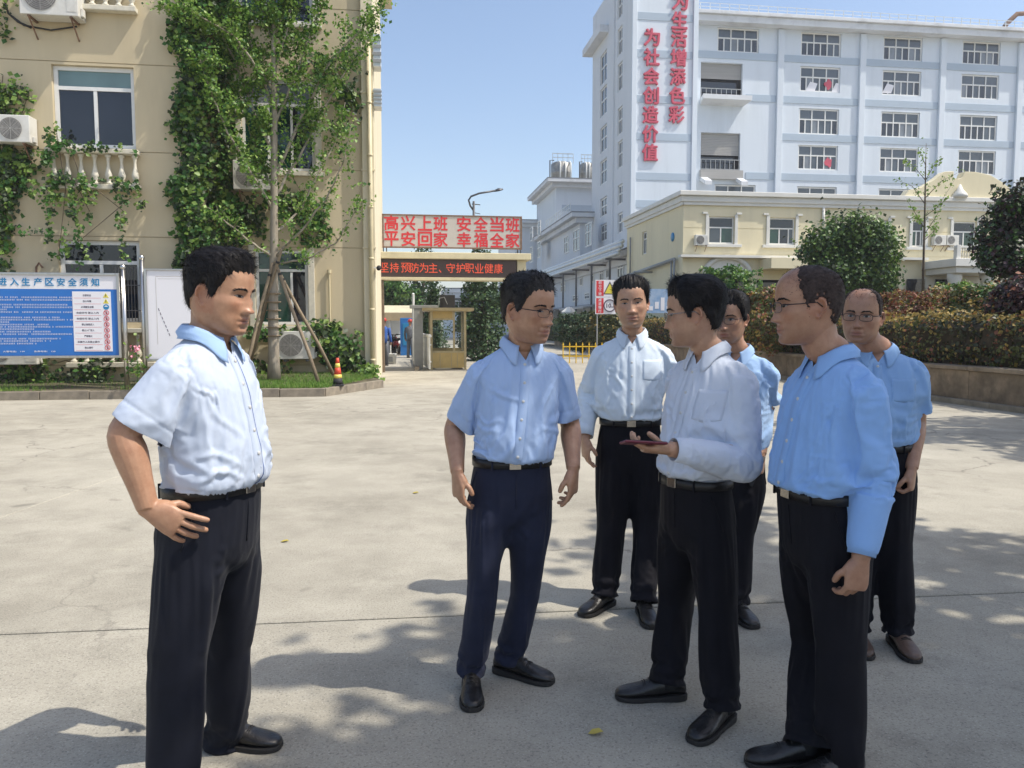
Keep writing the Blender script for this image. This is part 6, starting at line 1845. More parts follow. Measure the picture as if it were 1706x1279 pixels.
def link(me, name, mats, parent, loc, smooth=True):
    me.materials.clear()
    if not isinstance(mats, (list, tuple)): mats = [mats]
    for m in mats: me.materials.append(m)
    if smooth: me.polygons.foreach_set('use_smooth', np.ones(len(me.polygons), dtype=bool))
    setv(me, nverts(me) - np.array(loc))
    me.name = name
    o = bpy.data.objects.new(name, me); COL.objects.link(o); o.parent = parent
    return o

def drop_faces(me, mask):
    """keep faces where mask is False"""
    import bmesh
    bm = bmesh.new(); bm.from_mesh(me); bm.faces.ensure_lookup_table()
    bmesh.ops.delete(bm, geom=[bm.faces[i] for i in np.nonzero(mask)[0]], context='FACES')
    bm.to_mesh(me); bm.free(); me.update()

def fcent(me):
    c = np.empty(len(me.polygons) * 3, dtype=np.float32); me.polygons.foreach_get('center', c); return c.reshape(-1, 3).astype(float)

class Sines:
    def __init__(s, seed, scale, n=9, aniso=(1, 1, 1)):
        r = np.random.default_rng(seed)
        k = r.normal(size=(n, 3)); k /= np.linalg.norm(k, axis=1, keepdims=True)
        s.k = k * scale * r.uniform(.55, 1.6, (n, 1)) * np.array(aniso); s.p = r.uniform(0, 6.28, n)
    def __call__(s, P):
        return np.sin(P @ s.k.T + s.p).sum(1) / math.sqrt(len(s.p) / 2) * .7

def bez(pts, n):
    """smooth curve through points (Catmull-Rom), also for radii"""
    P = [np.array(p, float) for p in pts]
    P = [2 * P[0] - P[1]] + P + [2 * P[-1] - P[-2]]
    out = []
    seg = len(P) - 3
    for i in range(n):
        x = i / (n - 1) * seg; k = min(int(x), seg - 1); t = x - k
        a, b, c, d = P[k:k + 4]
        out.append(.5 * ((2 * b) + (-a + c) * t + (2 * a - 5 * b + 4 * c - d) * t * t + (-a + 3 * b - 3 * c + d) * t ** 3))
    return out

def stube(mb, pts, rad, n=18, k=20, ry=None, up=None):
    p = [Vector(q) for q in bez(pts, k)]
    r = [float(q) for q in bez([np.array([x]) for x in rad], k)]
    r2 = [float(q) for q in bez([np.array([x]) for x in ry], k)] if ry else None
    mb.tube(p, r, n, ry=r2, up=up)

def sring(c, l, f, a, b, n=40, e=2.35, fa=1.0, ba=1.0):
    """superellipse ring; fa/ba scale the front/back depth"""
    out = []
    for k in range(n):
        t = 2 * math.pi * k / n
        ct, st = math.cos(t), math.sin(t)
        x = math.copysign(abs(ct) ** (2 / e), ct) * a
        y = math.copysign(abs(st) ** (2 / e), st) * b * (fa if st > 0 else ba)
        out.append(Vector(c) + Vector(l) * x + Vector(f) * y)
    return out

# ---- head -------------------------------------------------------------
HZ = np.array([-.120, -.117, -.108, -.095, -.080, -.062, -.040, -.020, .0, .018, .036, .055, .072, .087, .099, .108, .114, .117])
HF = np.array([.046, .066, .077, .081, .083, .0845, .085, .085, .086, .0885, .089, .087, .081, .071, .058, .043, .026, .004])
HB = np.array([.010, .020, .030, .042, .058, .074, .088, .097, .103, .106, .107, .105, .099, .088, .072, .053, .031, .004])
HW = np.array([.018, .033, .045, .054, .061, .0665, .0705, .0725, .0735, .0738, .0735, .073, .070, .0635, .053, .040, .024, .003])

def ncub(x, X, Y):
    """smooth interpolation of a table"""
    d = np.gradient(Y, X)
    i = np.clip(np.searchsorted(X, x) - 1, 0, len(X) - 2)
    h = X[i + 1] - X[i]; t = (x - X[i]) / h
    return (2 * t**3 - 3 * t**2 + 1) * Y[i] + (t**3 - 2 * t**2 + t) * h * d[i] + (-2 * t**3 + 3 * t**2) * Y[i + 1] + (t**3 - t**2) * h * d[i + 1]

def head_base(z, a, fat=1.0):
    """skull surface without features; a = azimuth from the face direction"""
    F, B, Wd = ncub(z, HZ, HF), ncub(z, HZ, HB), ncub(z, HZ, HW)
    jaw = np.clip((-z - .0) / .1, 0, 1)
    Wd = Wd * (1 + (fat - 1) * jaw)
    ca, sa = np.cos(a), np.sin(a)
    e = 2 / (2.25 + .25 * jaw)
    x = np.where(ca > 0, F, B) * np.sign(ca) * np.abs(ca) ** e
    y = Wd * np.sign(sa) * np.abs(sa) ** e
    x = x - .022 * np.clip((-z - .05) / .07, 0, 1) * 0
    return np.stack([x, y, z + 0 * x], -1)

def face_detail(P, q):
    """push the front of the head into features; P (n,3) head coordinates"""
    x, y, z = P[:, 0], P[:, 1], P[:, 2]
    g = lambda y0, z0, sy, sz: np.exp(-((y - y0) / sy) ** 2 - ((z - z0) / sz) ** 2)
    ay = np.abs(y)
    gs = lambda y0, z0, sy, sz: np.exp(-((ay - y0) / sy) ** 2 - ((z - z0) / sz) ** 2)
    d = np.zeros(len(P))
    # nose
    t = np.clip((.012 - z) / .050, 0, 1)
    prof = np.where(z > .012, 0, .003 + .0175 * t ** 1.2) * np.clip((z + .0535) / .007, 0, 1)
    d += q['nose'] * prof * np.exp(-(y / (.009 + .009 * t)) ** 2)
    d += .0095 * gs(.0135, -.0415, .0065, .0075)
    d -= .004 * gs(.007, -.0505, .004, .003)
    # eye sockets, lids, brow
    d -= .0095 * gs(.031, .002, .0165, .0115)
    d += .0042 * gs(.031, -.0005, .0125, .0075)
    d -= .0022 * gs(.031, .0075, .014, .0025)
    d += .0038 * gs(.030, .0185, .020, .0070)
    d -= .003 * gs(.029, -.0125, .014, .0035) * q['bag']
    d += .002 * gs(.031, -.0165, .013, .004) * q['bag']
    # cheeks, lips, chin
    d += .0045 * gs(.045, -.022, .017, .017)
    d -= .0035 * gs(.050, -.055, .014, .018)
    d += .0055 * np.exp(-(y / .024) ** 2 - ((z + .066) / .007) ** 2) + .006 * np.exp(-(y / .020) ** 2 - ((z + .0785) / .0065) ** 2)
    d -= .0062 * np.exp(-(y / .022) ** 2 - ((z + .0722) / .0024) ** 2) * q['lipgap']
    d -= .002 * g(0, -.057, .0035, .006)
    d -= .0045 * np.exp(-(y / .022) ** 2 - ((z + .0905) / .0055) ** 2)
    d += .0062 * np.exp(-(y / .021) ** 2 - ((z + .105) / .011) ** 2)
    # fold from the nose wing to the mouth corner
    tt = np.clip((-z - .042) / .036, 0, 1)
    yl = .018 + .013 * tt
    d -= .0032 * q['fold'] * np.exp(-((ay - yl) / .0035) ** 2) * np.exp(-((tt - .5) / .42) ** 4)
    d -= .003 * gs(.026, -.0735, .004, .005)
    fr = np.clip(x / .03, 0, 1)
    P = P.copy(); P[:, 0] += d * fr
    P[:, 1] += np.sign(y) * .003 * gs(.062, -.02, .02, .02)
    return P

def hairline(a, st):
    """height above which hair grows, by azimuth"""
    aa = np.abs(a) * 180 / math.pi
    X = np.array([0, 25, 45, 58, 70, 78, 86, 94, 104, 118, 140, 180.])
    Y = np.array(st['line'])
    return np.interp(aa, X, Y)

LINE_N = [.068, .070, .066, .050, .020, -.012, -.018, .022, .016, -.030, -.062, -.070]
LINE_HIGH = [.068, .074, .066, .050, .022, -.010, -.014, .022, .016, -.030, -.060, -.068]
LINE_LOW = [.050, .050, .050, .046, .026, -.010, -.016, .020, .014, -.034, -.066, -.074]
LINE_BALD = [.104, .103, .098, .078, .034, -.006, -.012, .022, .016, -.030, -.060, -.068]

class Head:
    def __init__(s, pos, yaw, pitch=0.0, roll=0.0, size=1.0, q=None):
        s.M = Matrix.Translation(pos) @ Matrix.Rotation(yaw, 4, 'Z') @ Matrix.Rotation(pitch, 4, 'Y') @ Matrix.Rotation(roll, 4, 'X') @ Matrix.Diagonal((size, size, size, 1))
        s.Mi = s.M.inverted()
        s.q = dict(nose=1.0, bag=.6, lipgap=1.0, fold=.8, fat=1.0)
        s.q.update(q or {})
        s.size = size
    def w(s, p): return s.M @ Vector(p)
    def ws(s, P):
        m = np.array(s.M); return P @ m[:3, :3].T + m[:3, 3]
    def loc(s, P):
        m = np.array(s.Mi); return P @ m[:3, :3].T + m[:3, 3]
    def build(s, mb):
        nz_, na = 110, 110
        z = -.120 + .237 * (np.arange(nz_) / (nz_ - 1))
        z = np.concatenate([z])
        a = np.arange(na) / na * 2 * math.pi
        Z, A = np.meshgrid(z, a, indexing='ij')
        P = head_base(Z.ravel(), A.ravel(), s.q['fat'])
        P = face_detail(P, s.q)
        Wd = s.ws(P)
        f = [tuple(reversed(range(na)))]
        for i in range(nz_ - 1):
            for k in range(na):
                k2 = (k + 1) % na
                f.append((i * na + k, i * na + k2, (i + 1) * na + k2, (i + 1) * na + k))
        f.append(tuple(range((nz_ - 1) * na, nz_ * na)))
        mb.add([tuple(p) for p in Wd], f)
        # ears
        for sd in (-1, 1):
            n_r, n_t = 9, 26
            fr, bk = [], []
            for i in range(n_r):
                r = i / (n_r - 1)
                for k in range(n_t):
                    t = 2 * math.pi * k / n_t
                    ez = .033 * r * math.sin(t) * (1.0 if math.sin(t) > 0 else .95)
                    ex = -.019 * r * math.cos(t) * (1.0 if math.sin(t) > -.2 else .62)
                    rim = .0065 * math.exp(-((r - .86) / .13) ** 2) - .006 * math.exp(-((r - .38) / .25) ** 2)
                    if math.cos(t) < -.55: rim *= .3
                    fr.append((ex, .0045 + rim, ez)); bk.append((ex, -.004, ez))
            rot = Matrix.Rotation(-sd * R(26), 3, 'Z') @ Matrix.Rotation(R(-10), 3, 'Y')
            def pl(p):
                v = rot @ Vector((p[0], sd * p[1], p[2]))
                return s.w(Vector((-.016, sd * .0745, -.012)) + v)
            vs = [pl(p) for p in fr] + [pl(p) for p in bk]
            N = n_r * n_t
            fs = []
            for i in range(n_r - 1):
                for k in range(n_t):
                    k2 = (k + 1) % n_t
                    q1 = (i * n_t + k, (i + 1) * n_t + k, (i + 1) * n_t + k2, i * n_t + k2)
                    q2 = tuple(N + j for j in reversed(q1))
                    if sd > 0: q1, q2 = tuple(reversed(q1)), tuple(reversed(q2))
                    fs += [q1, q2]
            L = (n_r - 1) * n_t
            for k in range(n_t):
                k2 = (k + 1) % n_t
                q1 = (L + k, N + L + k, N + L + k2, L + k2)
                fs.append(q1 if sd < 0 else tuple(reversed(q1)))
            mb.add(vs, fs)
            mb.tube([s.w((-.014, sd * .060, -.010)), s.w((-.014, sd * .0765, -.010))], [.017 * s.size, .012 * s.size], 12)
    def hair(s, st, parent, loc, seed=1, mat='hair'):
        """cap of hair with strand ridges, plus loose strands"""
        rg = np.random.default_rng(seed)
        nz_, na = 90, 150
        z = -.085 + .201 * np.linspace(0, 1, nz_) ** .9
        a = np.arange(na) / na * 2 * math.pi - math.pi
        Z, A = np.meshgrid(z, a, indexing='ij')
        Zf, Af = Z.ravel(), A.ravel()
        P = head_base(Zf, Af, 1.0)
        # outward direction: blend of horizontal and up
        N = P / np.array([.088, .073, .1]) ** 2; N[:, 2] = np.where(P[:, 2] > 0, P[:, 2] / .1 ** 2, 0); N /= np.linalg.norm(N, axis=1, keepdims=True)
        up_f = np.exp(-((Zf - .082) / .03) ** 2) * np.clip(np.cos(Af), 0, 1) * st.get('rise', .9)
        N = N + np.stack([-.3 * up_f, 0 * up_f, 1.3 * up_f], 1); N /= np.linalg.norm(N, axis=1, keepdims=True)
        feather = st.get('feather', 0) * Sines(seed + 5, 330, 10)(P)
        over = (Zf + feather - hairline(Af, st) + .003 * np.sin(Af * 23 + seed) * st.get('rag', 1) + .002 * np.sin(Af * 51)) / (.012 + st.get('ramp', .034) * np.clip(np.cos(Af) * 1.3, 0, 1))
        inn = np.clip(over, 0, 1)
        top = np.clip((Zf - .02) / .07, 0, 1)
        front = np.clip(np.cos(Af), 0, 1)
        th = st['side'] + (st['top'] - st['side']) * top ** .8 + st.get('quiff', 0) * np.exp(-((Zf - .085) / .032) ** 2) * front ** 2
        # ridges follow the comb direction
        lat = P[:, 1] * (1 - top) * .3 + P[:, 1] * top
        r1 = np.sin(Af * 46 + 5 * np.sin(Zf * 40 + seed)) * (1 - top) + np.sin((P[:, 1] + .35 * st.get('sweep', 0) * P[:, 0]) * 620 + 4 * np.sin(P[:, 0] * 50)) * top
        r2 = np.sin(Af * 17 + 3 * np.sin(Zf * 25 + 2 * seed)) * (1 - top) + np.sin((P[:, 1] + .5 * st.get('sweep', 0) * P[:, 0]) * 230 + 3 * np.sin(P[:, 0] * 34 + seed)) * top
        th = th * (1 + .05 * r1 * min(1, st['top'] / .01) + .06 * r2) + st.get('mess', 0) * Sines(seed, 110, 8)(P)
        t = -.005 + (np.maximum(th, .0006) + .005) * inn ** .6
        H = P + N * t[:, None]
        keep = (inn > .0).reshape(nz_, na)
        f = []
        for i in range(nz_ - 1):
            for k in range(na):
                k2 = (k + 1) % na
                if keep[i, k] or keep[i + 1, k] or keep[i, k2] or keep[i + 1, k2]:
                    f.append((i * na + k, i * na + k2, (i + 1) * na + k2, (i + 1) * na + k))
        vt = s.ws(H)
        me = bpy.data.meshes.new('hair')
        allv = [tuple(p) for p in vt]
        if True:
            f.append(tuple(range((nz_ - 1) * na, nz_ * na)))
        me.from_pydata(allv, [], f); me.update()
        import bmesh
        bm = bmesh.new(); bm.from_mesh(me)
        bmesh.ops.delete(bm, geom=[v for v in bm.verts if not v.link_faces], context='VERTS')
        # loose strands
        n = st.get('strands', 4200)
        wt_ = np.clip((over + 2.4) / 3.4, 0, 1) ** (1.6 if not st.get('feather') else 3.4) * (np.clip(inn, .25, 1) if not st.get('feather') else 1)
        wt_[over <= (.25 if not st.get('feather') else -2.3)] = 0
        pick = rg.choice(len(over), n, p=wt_ / wt_.sum())
        H = np.where((inn > 0)[:, None], H, P)
        for i in pick:
            p = H[i] + rg.normal(size=3) * .002
            nn = N[i]
            top_i, a_i = top[i], Af[i]
            down = np.array([0, 0, -1.0]) - nn * (-nn[2])
            fl_top = np.array([math.cos(st.get('comb', 0)), math.sin(st.get('comb', 0)), 0]) ; fl_top = fl_top - nn * fl_top.dot(nn)
            if math.cos(a_i) > .55 and over[i] < 3.2 and st['top'] > .01:      # the front edge is combed up, not down over the brow
                fl_top = np.array(st.get('front', (-.3, .3, .7))); fl_top = fl_top - nn * fl_top.dot(nn) * .8; top_i = 1.0
            fl = down * (1 - top_i) + fl_top * top_i + rg.normal(size=3) * .22
            fl /= np.linalg.norm(fl) + 1e-6
            L = .85 * (st.get('len', .022)) * rg.uniform(.5, 1.25) * (.45 + .55 * top_i)
            lift = .45 * st.get('lift', .25) * rg.uniform(0, 1.0)
            wv = np.cross(fl, nn); wv /= np.linalg.norm(wv) + 1e-6
            wd = .0008
            p0 = p - nn * .002; p1 = p0 + fl * L * .5 + nn * (L * lift + .002); p2 = p1 + fl * L * .5 + nn * L * lift * .2 - np.array([0, 0, L * .15])
            vs = [bm.verts.new(tuple(s.ws(q[None])[0])) for q in (p0 - wv * wd, p0 + wv * wd, p1 - wv * wd, p1 + wv * wd, p2)]
            fa_ = bm.faces.new((vs[0], vs[1], vs[3], vs[2])); fb_ = bm.faces.new((vs[2], vs[3], vs[4])); fa_.material_index = fb_.material_index = 1
        bm.to_mesh(me); bm.free()
        return link(me, 'hair', [M[mat], M['strand_' + mat]], parent, loc)

def project(bvh, o, d):
    h = bvh.ray_cast(Vector(o), Vector(d))
    return h[0], h[1]

def face_parts(hd, bvh, root, loc, mat_hair='hair', brow=1.0, squint=1.0):
    for sd in (-1, 1):
        # eye: almond laid on the lid opening
        nu, nv = 16, 8
        vs, fs, mi = [], [], []
        for j in range(nv + 1):
            for i in range(nu + 1):
                u, v = i / nu * 2 - 1, j / nv * 2 - 1
                hh = .0052 * squint * (1 - abs(u) ** 2.2) + .0001
                y, z = sd * .0315 + u * .0138, .0005 + v * hh - .0012 * u * sd * -1 * .6
                h, nn = project(bvh, hd.w((.16, y, z)), (hd.w((-.1, y, z)) - hd.w((.16, y, z))).normalized())
                if h is None: h = hd.w((.085, y, z))
                p = hd.Mi @ h
                vs.append(hd.w((p.x + .0012 * (1 - abs(v) ** 2) + .0004, y, z)))
        for j in range(nv):
            for i in range(nu):
                fs.append((j * (nu + 1) + i, j * (nu + 1) + i + 1, (j + 1) * (nu + 1) + i + 1, (j + 1) * (nu + 1) + i))
                uu, vv = (i + .5) / nu * 2 - 1, (j + .5) / nv * 2 - 1
                mi.append(1 if (uu * .0138) ** 2 + (vv * .0052) ** 2 < .0060 ** 2 else 0)
        mb = MB(); mb.add(vs, fs); mb.m = mi
        link(mb.mesh('eye', [M['sclera'], M['iris']]), 'eye', [M['sclera'], M['iris']], root, loc).data.polygons.foreach_set('material_index', mi)
        # lash line and brow
        for nm, pts, r0 in (('eyelash', [(-.0145, -.001), (-.008, .0048 * squint + .0006), (0, .0060 * squint + .0006), (.008, .0050 * squint + .0006), (.0155, .0004)], .0015),
                            ('eyebrow', [(-.019, .0165), (-.010, .0205), (.002, .0220), (.012, .0210), (.020, .0165)], .0028 * brow)):
            path = []
            for q in bez([np.array(p) for p in pts], 14):
                y, z = sd * (.0315 + q[0]), q[1]
                h, nn = project(bvh, hd.w((.16, y, z)), (hd.w((-.1, y, z)) - hd.w((.16, y, z))).normalized())
                if h is None: continue
                path.append(h)
            if len(path) < 4: continue
            m_ = MB()
            k = len(path)
            if nm == 'eyebrow':
                rg = random.Random(int(sd * 7 + 50))
                for i in range(k):
                    for t in range(6):
                        a = path[i] + Vector([rg.uniform(-1, 1) * .0022 * brow for _ in range(3)])
                        dr = (path[min(i + 1, k - 1)] - path[max(i - 1, 0)]).normalized()
                        b = a + dr * .006 + (hd.M.to_3x3() @ Vector((.0008, 0, .0015)))
                        m_.tube([a, b], [.0009, .0002], 4)
                m_.tube(path, [r0 * .55 * math.sin(math.pi * (i + 1.0) / (k + 1)) + .0003 for i in range(k)], 6)
            else:
                m_.tube(path, [r0 * (.4 + .6 * math.sin(math.pi * i / (k - 1))) for i in range(k)], 6)
            link(m_.mesh(nm, M[mat_hair]), nm, M['hair'], root, loc)

def glasses(hd, root, loc, mat='spec_dark', full=True, h=.030, w=.050, bx=.101):
    t = MB()
    lens = []
    for sd in (-1, 1):
        pts = []
        n = 28
        for k in range(n):
            a = 2 * math.pi * k / n
            e = 2 / 3.2
            y = math.copysign(abs(math.cos(a)) ** e, math.cos(a)) * w / 2; z = math.copysign(abs(math.sin(a)) ** e, math.sin(a)) * h / 2
            yy = sd * .0335 + y
            pts.append(hd.w((bx - .9 * yy * yy * 3.2, yy, z - .004)))
        rim = pts + [pts[0]]
        rr = .0013 if full else .0008
        t.tube(rim, rr, 6, caps=False)
        if not full: t.tube([p for p, a in zip(pts, range(n)) if 0 <= a <= n // 2], .0016, 6)
        lens.append(pts)
        y0 = sd * (.0335 + w / 2)
        t.tube([hd.w((bx - .0105, y0, .003)), hd.w((bx - .022, sd * .0735, .004)), hd.w((.045, sd * .0765, .004)), hd.w((-.006, sd * .0785, .006)), hd.w((-.022, sd * .079, -.008))], [.0017, .0019, .0016, .0016, .0018], 6)
    t.tube([hd.w((bx - .001, -.009, .002)), hd.w((bx + .002, 0, .0035)), hd.w((bx - .001, .009, .002))], .0012, 6)
    for sd in (-1, 1): t.tube([hd.w((bx - .002, sd * .0095, -.006)), hd.w((bx - .008, sd * .009, -.009))], .0009, 5)
    gl = link(t.mesh('glasses', M[mat]), 'glasses', M[mat], root, loc)
    for pts in lens:
        c = sum(pts, Vector()) / len(pts)
        m_ = MB(); m_.add([c] + pts, [(0, i + 1, (i + 1) % len(pts) + 1) for i in range(len(pts))])
        o = link(m_.mesh('lens', M['lens']), 'lens', M['lens'], root, loc)
        o.parent = gl

# ---- hand -------------------------------------------------------------
def hand(mb, wrist, d, n, right, curl=(.25, .35, .4, .45), thumb=.5, spread=.0, size=1.0, bend=.0, thumb_in=.3):
    """d: towards the fingers, n: the way the palm faces"""
    d = Vector(d).normalized(); n = Vector(n); n = (n - d * n.dot(d)).normalized()
    s = d.cross(n) if right else -(d.cross(n))
    w = Vector(wrist)
    k = size
    prof = [(-.012, .0, .027, .021), (.010, .0, .029, .021), (.030, .002, .036, .019), (.055, .002, .041, .0165), (.078, .0, .042, .0145), (.092, .0, .040, .0125), (.100, 0, .036, .009)]
    rings = []
    for t, off, a, b in prof:
        c = w + d * t * k + s * off * k
        rings.append([c + s * (math.copysign(abs(math.cos(x)) ** .8, math.cos(x)) * a * k) + n * (math.sin(x) * b * k) for x in np.linspace(0, 2 * math.pi, 20, endpoint=False)])
    mb.rings(rings if (rings[0][1] - rings[0][0]).cross(rings[0][2] - rings[0][1]).dot(d) > 0 else [list(reversed(r)) for r in rings])
    # heel of the thumb
    mb.tube([w + d * .015 * k + s * .018 * k + n * .004 * k, w + d * .040 * k + s * .028 * k + n * .010 * k, w + d * .062 * k + s * .030 * k + n * .010 * k], [.016 * k, .0175 * k, .012 * k], 12)
    for i, (o, base, L, r) in enumerate(((.0305, .088, .073, .0092), (.0105, .093, .081, .0095), (-.0100, .090, .075, .0090), (-.0290, .081, .059, .0080))):
        c = curl[i]
        p = w + d * (base - .018) * k + s * o * k
        side = (s * (1 if i < 2 else -1) * spread * (1.2, .35, .4, 1.3)[i])
        dirv = (d + side * .35).normalized()
        pts = [p, p + dirv * .018 * k]
        rad = [r * k, r * k]
        ang = 0
        for j, (fr, cj) in enumerate(((.44, c), (.31, c * 1.15), (.25, c * .8))):
            ang += cj
            dd = dirv * math.cos(ang) + n * math.sin(ang)
            q = pts[-1]
            pts.append(q + dd * L * fr * .55 * k); rad.append(r * k * (1.0 - .06 * j))
            pts.append(q + dd * L * fr * k); rad.append(r * k * (1.03 - .1 * j) if j < 2 else r * k * .72)
        pts.append(pts[-1] + dd * .003 * k); rad.append(r * k * .3)
        mb.tube(pts, rad, 10)
    # thumb leaves the side of the palm near its base
    p = w + d * .034 * k + s * .024 * k + n * .006 * k
    td = (d * .72 + s * (.62 * (1 - thumb_in) + .1) + n * (.25 + thumb * .55)).normalized()
    td2 = (d * .9 + s * (.2 * (1 - thumb_in) - .12) + n * (.15 + thumb * .6)).normalized()
    mb.tube([p, p + td * .022 * k, p + td * .040 * k, p + td * .040 * k + td2 * .016 * k, p + td * .040 * k + td2 * .030 * k, p + td * .040 * k + td2 * .036 * k],
            [.0135 * k, .0122 * k, .0108 * k, .0108 * k, .0088 * k, .004 * k], 10)

# ---- shoes ------------------------------------------------------------
def shoe(root, loc, ankle, yaw, mat='shoe', L=.285, laces=True, lift=0.0):
    a = Vector((ankle[0], ankle[1], lift))
    f = Vector((math.cos(yaw), math.sin(yaw), 0)); l = Vector((-math.sin(yaw), math.cos(yaw), 0)); up_ = Vector((0, 0, 1))
    heel = a - f * .075
    T = [0, .04, .12, .25, .38, .52, .66, .78, .88, .95, .985, 1.0]
    Wd = [.012, .026, .034, .0355, .0345, .038, .0445, .0455, .041, .031, .020, .006]
    Hh = [.058, .078, .094, .102, .098, .080, .062, .052, .046, .040, .034, .026]
    sole = MB(); rr = []
    for t, w_ in zip(T, Wd):
        c = heel + f * (t * L)
        z1 = .026 if t < .3 else .018
        rr.append([c + l * (w_ + .004) * sx + up_ * z for sx, z in ((-1, 0.0), (1, 0.0), (1, z1), (-1, z1))])
    sole.rings(rr)
    up = MB(); ur = []
    for t, w_, h_ in zip(T, Wd, Hh):
        c = heel + f * (t * L + (0 if t > .02 else .002))
        z0 = (.0262 if t < .3 else .0182) - .004
        ring = []
        for k in range(18):
            th = 2 * math.pi * k / 18
            cx = math.cos(th); sz = math.sin(th)
            x = math.copysign(abs(cx) ** .75, cx) * w_ * (1 - .42 * max(0, sz) ** 1.5 * (1 if t < .7 else .3))
            z = z0 + (h_ - z0) * (.5 + .5 * math.copysign(abs(sz) ** .8, sz))
            ring.append(c + l * x + up_ * z)
        ur.append(ring)
    up.rings(ur)
    uo = link(up.mesh('shoe', M[mat]), 'shoe', M[mat], root, loc)
    sb = uo.modifiers.new('s', 'SUBSURF'); sb.levels = sb.render_levels = 1
    so = link(sole.mesh('sole', M['sole']), 'sole', M['sole'], root, loc, False)
    bv = so.modifiers.new('b', 'BEVEL'); bv.width = .003; bv.segments = 2
    so.parent = uo
    lc = MB()
    if laces:
        for k in range(4):
            t = .40 + k * .065; h_ = np.interp(t, T, Hh); w_ = np.interp(t, T, Wd)
            c = heel + f * (t * L)
            lc.tube([c - l * w_ * .5 + up_ * (h_ * .93), c + up_ * (h_ + .004), c + l * w_ * .5 + up_ * (h_ * .93)], .0022, 5)
    t = .62; c = heel + f * (t * L); h_ = np.interp(t, T, Hh); w_ = np.interp(t, T, Wd)
    lc.tube([c + l * (w_ * math.cos(x) * .98) + up_ * (.02 + (h_ - .018) * math.sin(x)) for x in np.linspace(.25, math.pi - .25, 14)], .0018, 5)
    lo = link(lc.mesh('lace', M['sole']), 'lace', M['sole'], root, loc); lo.parent = uo

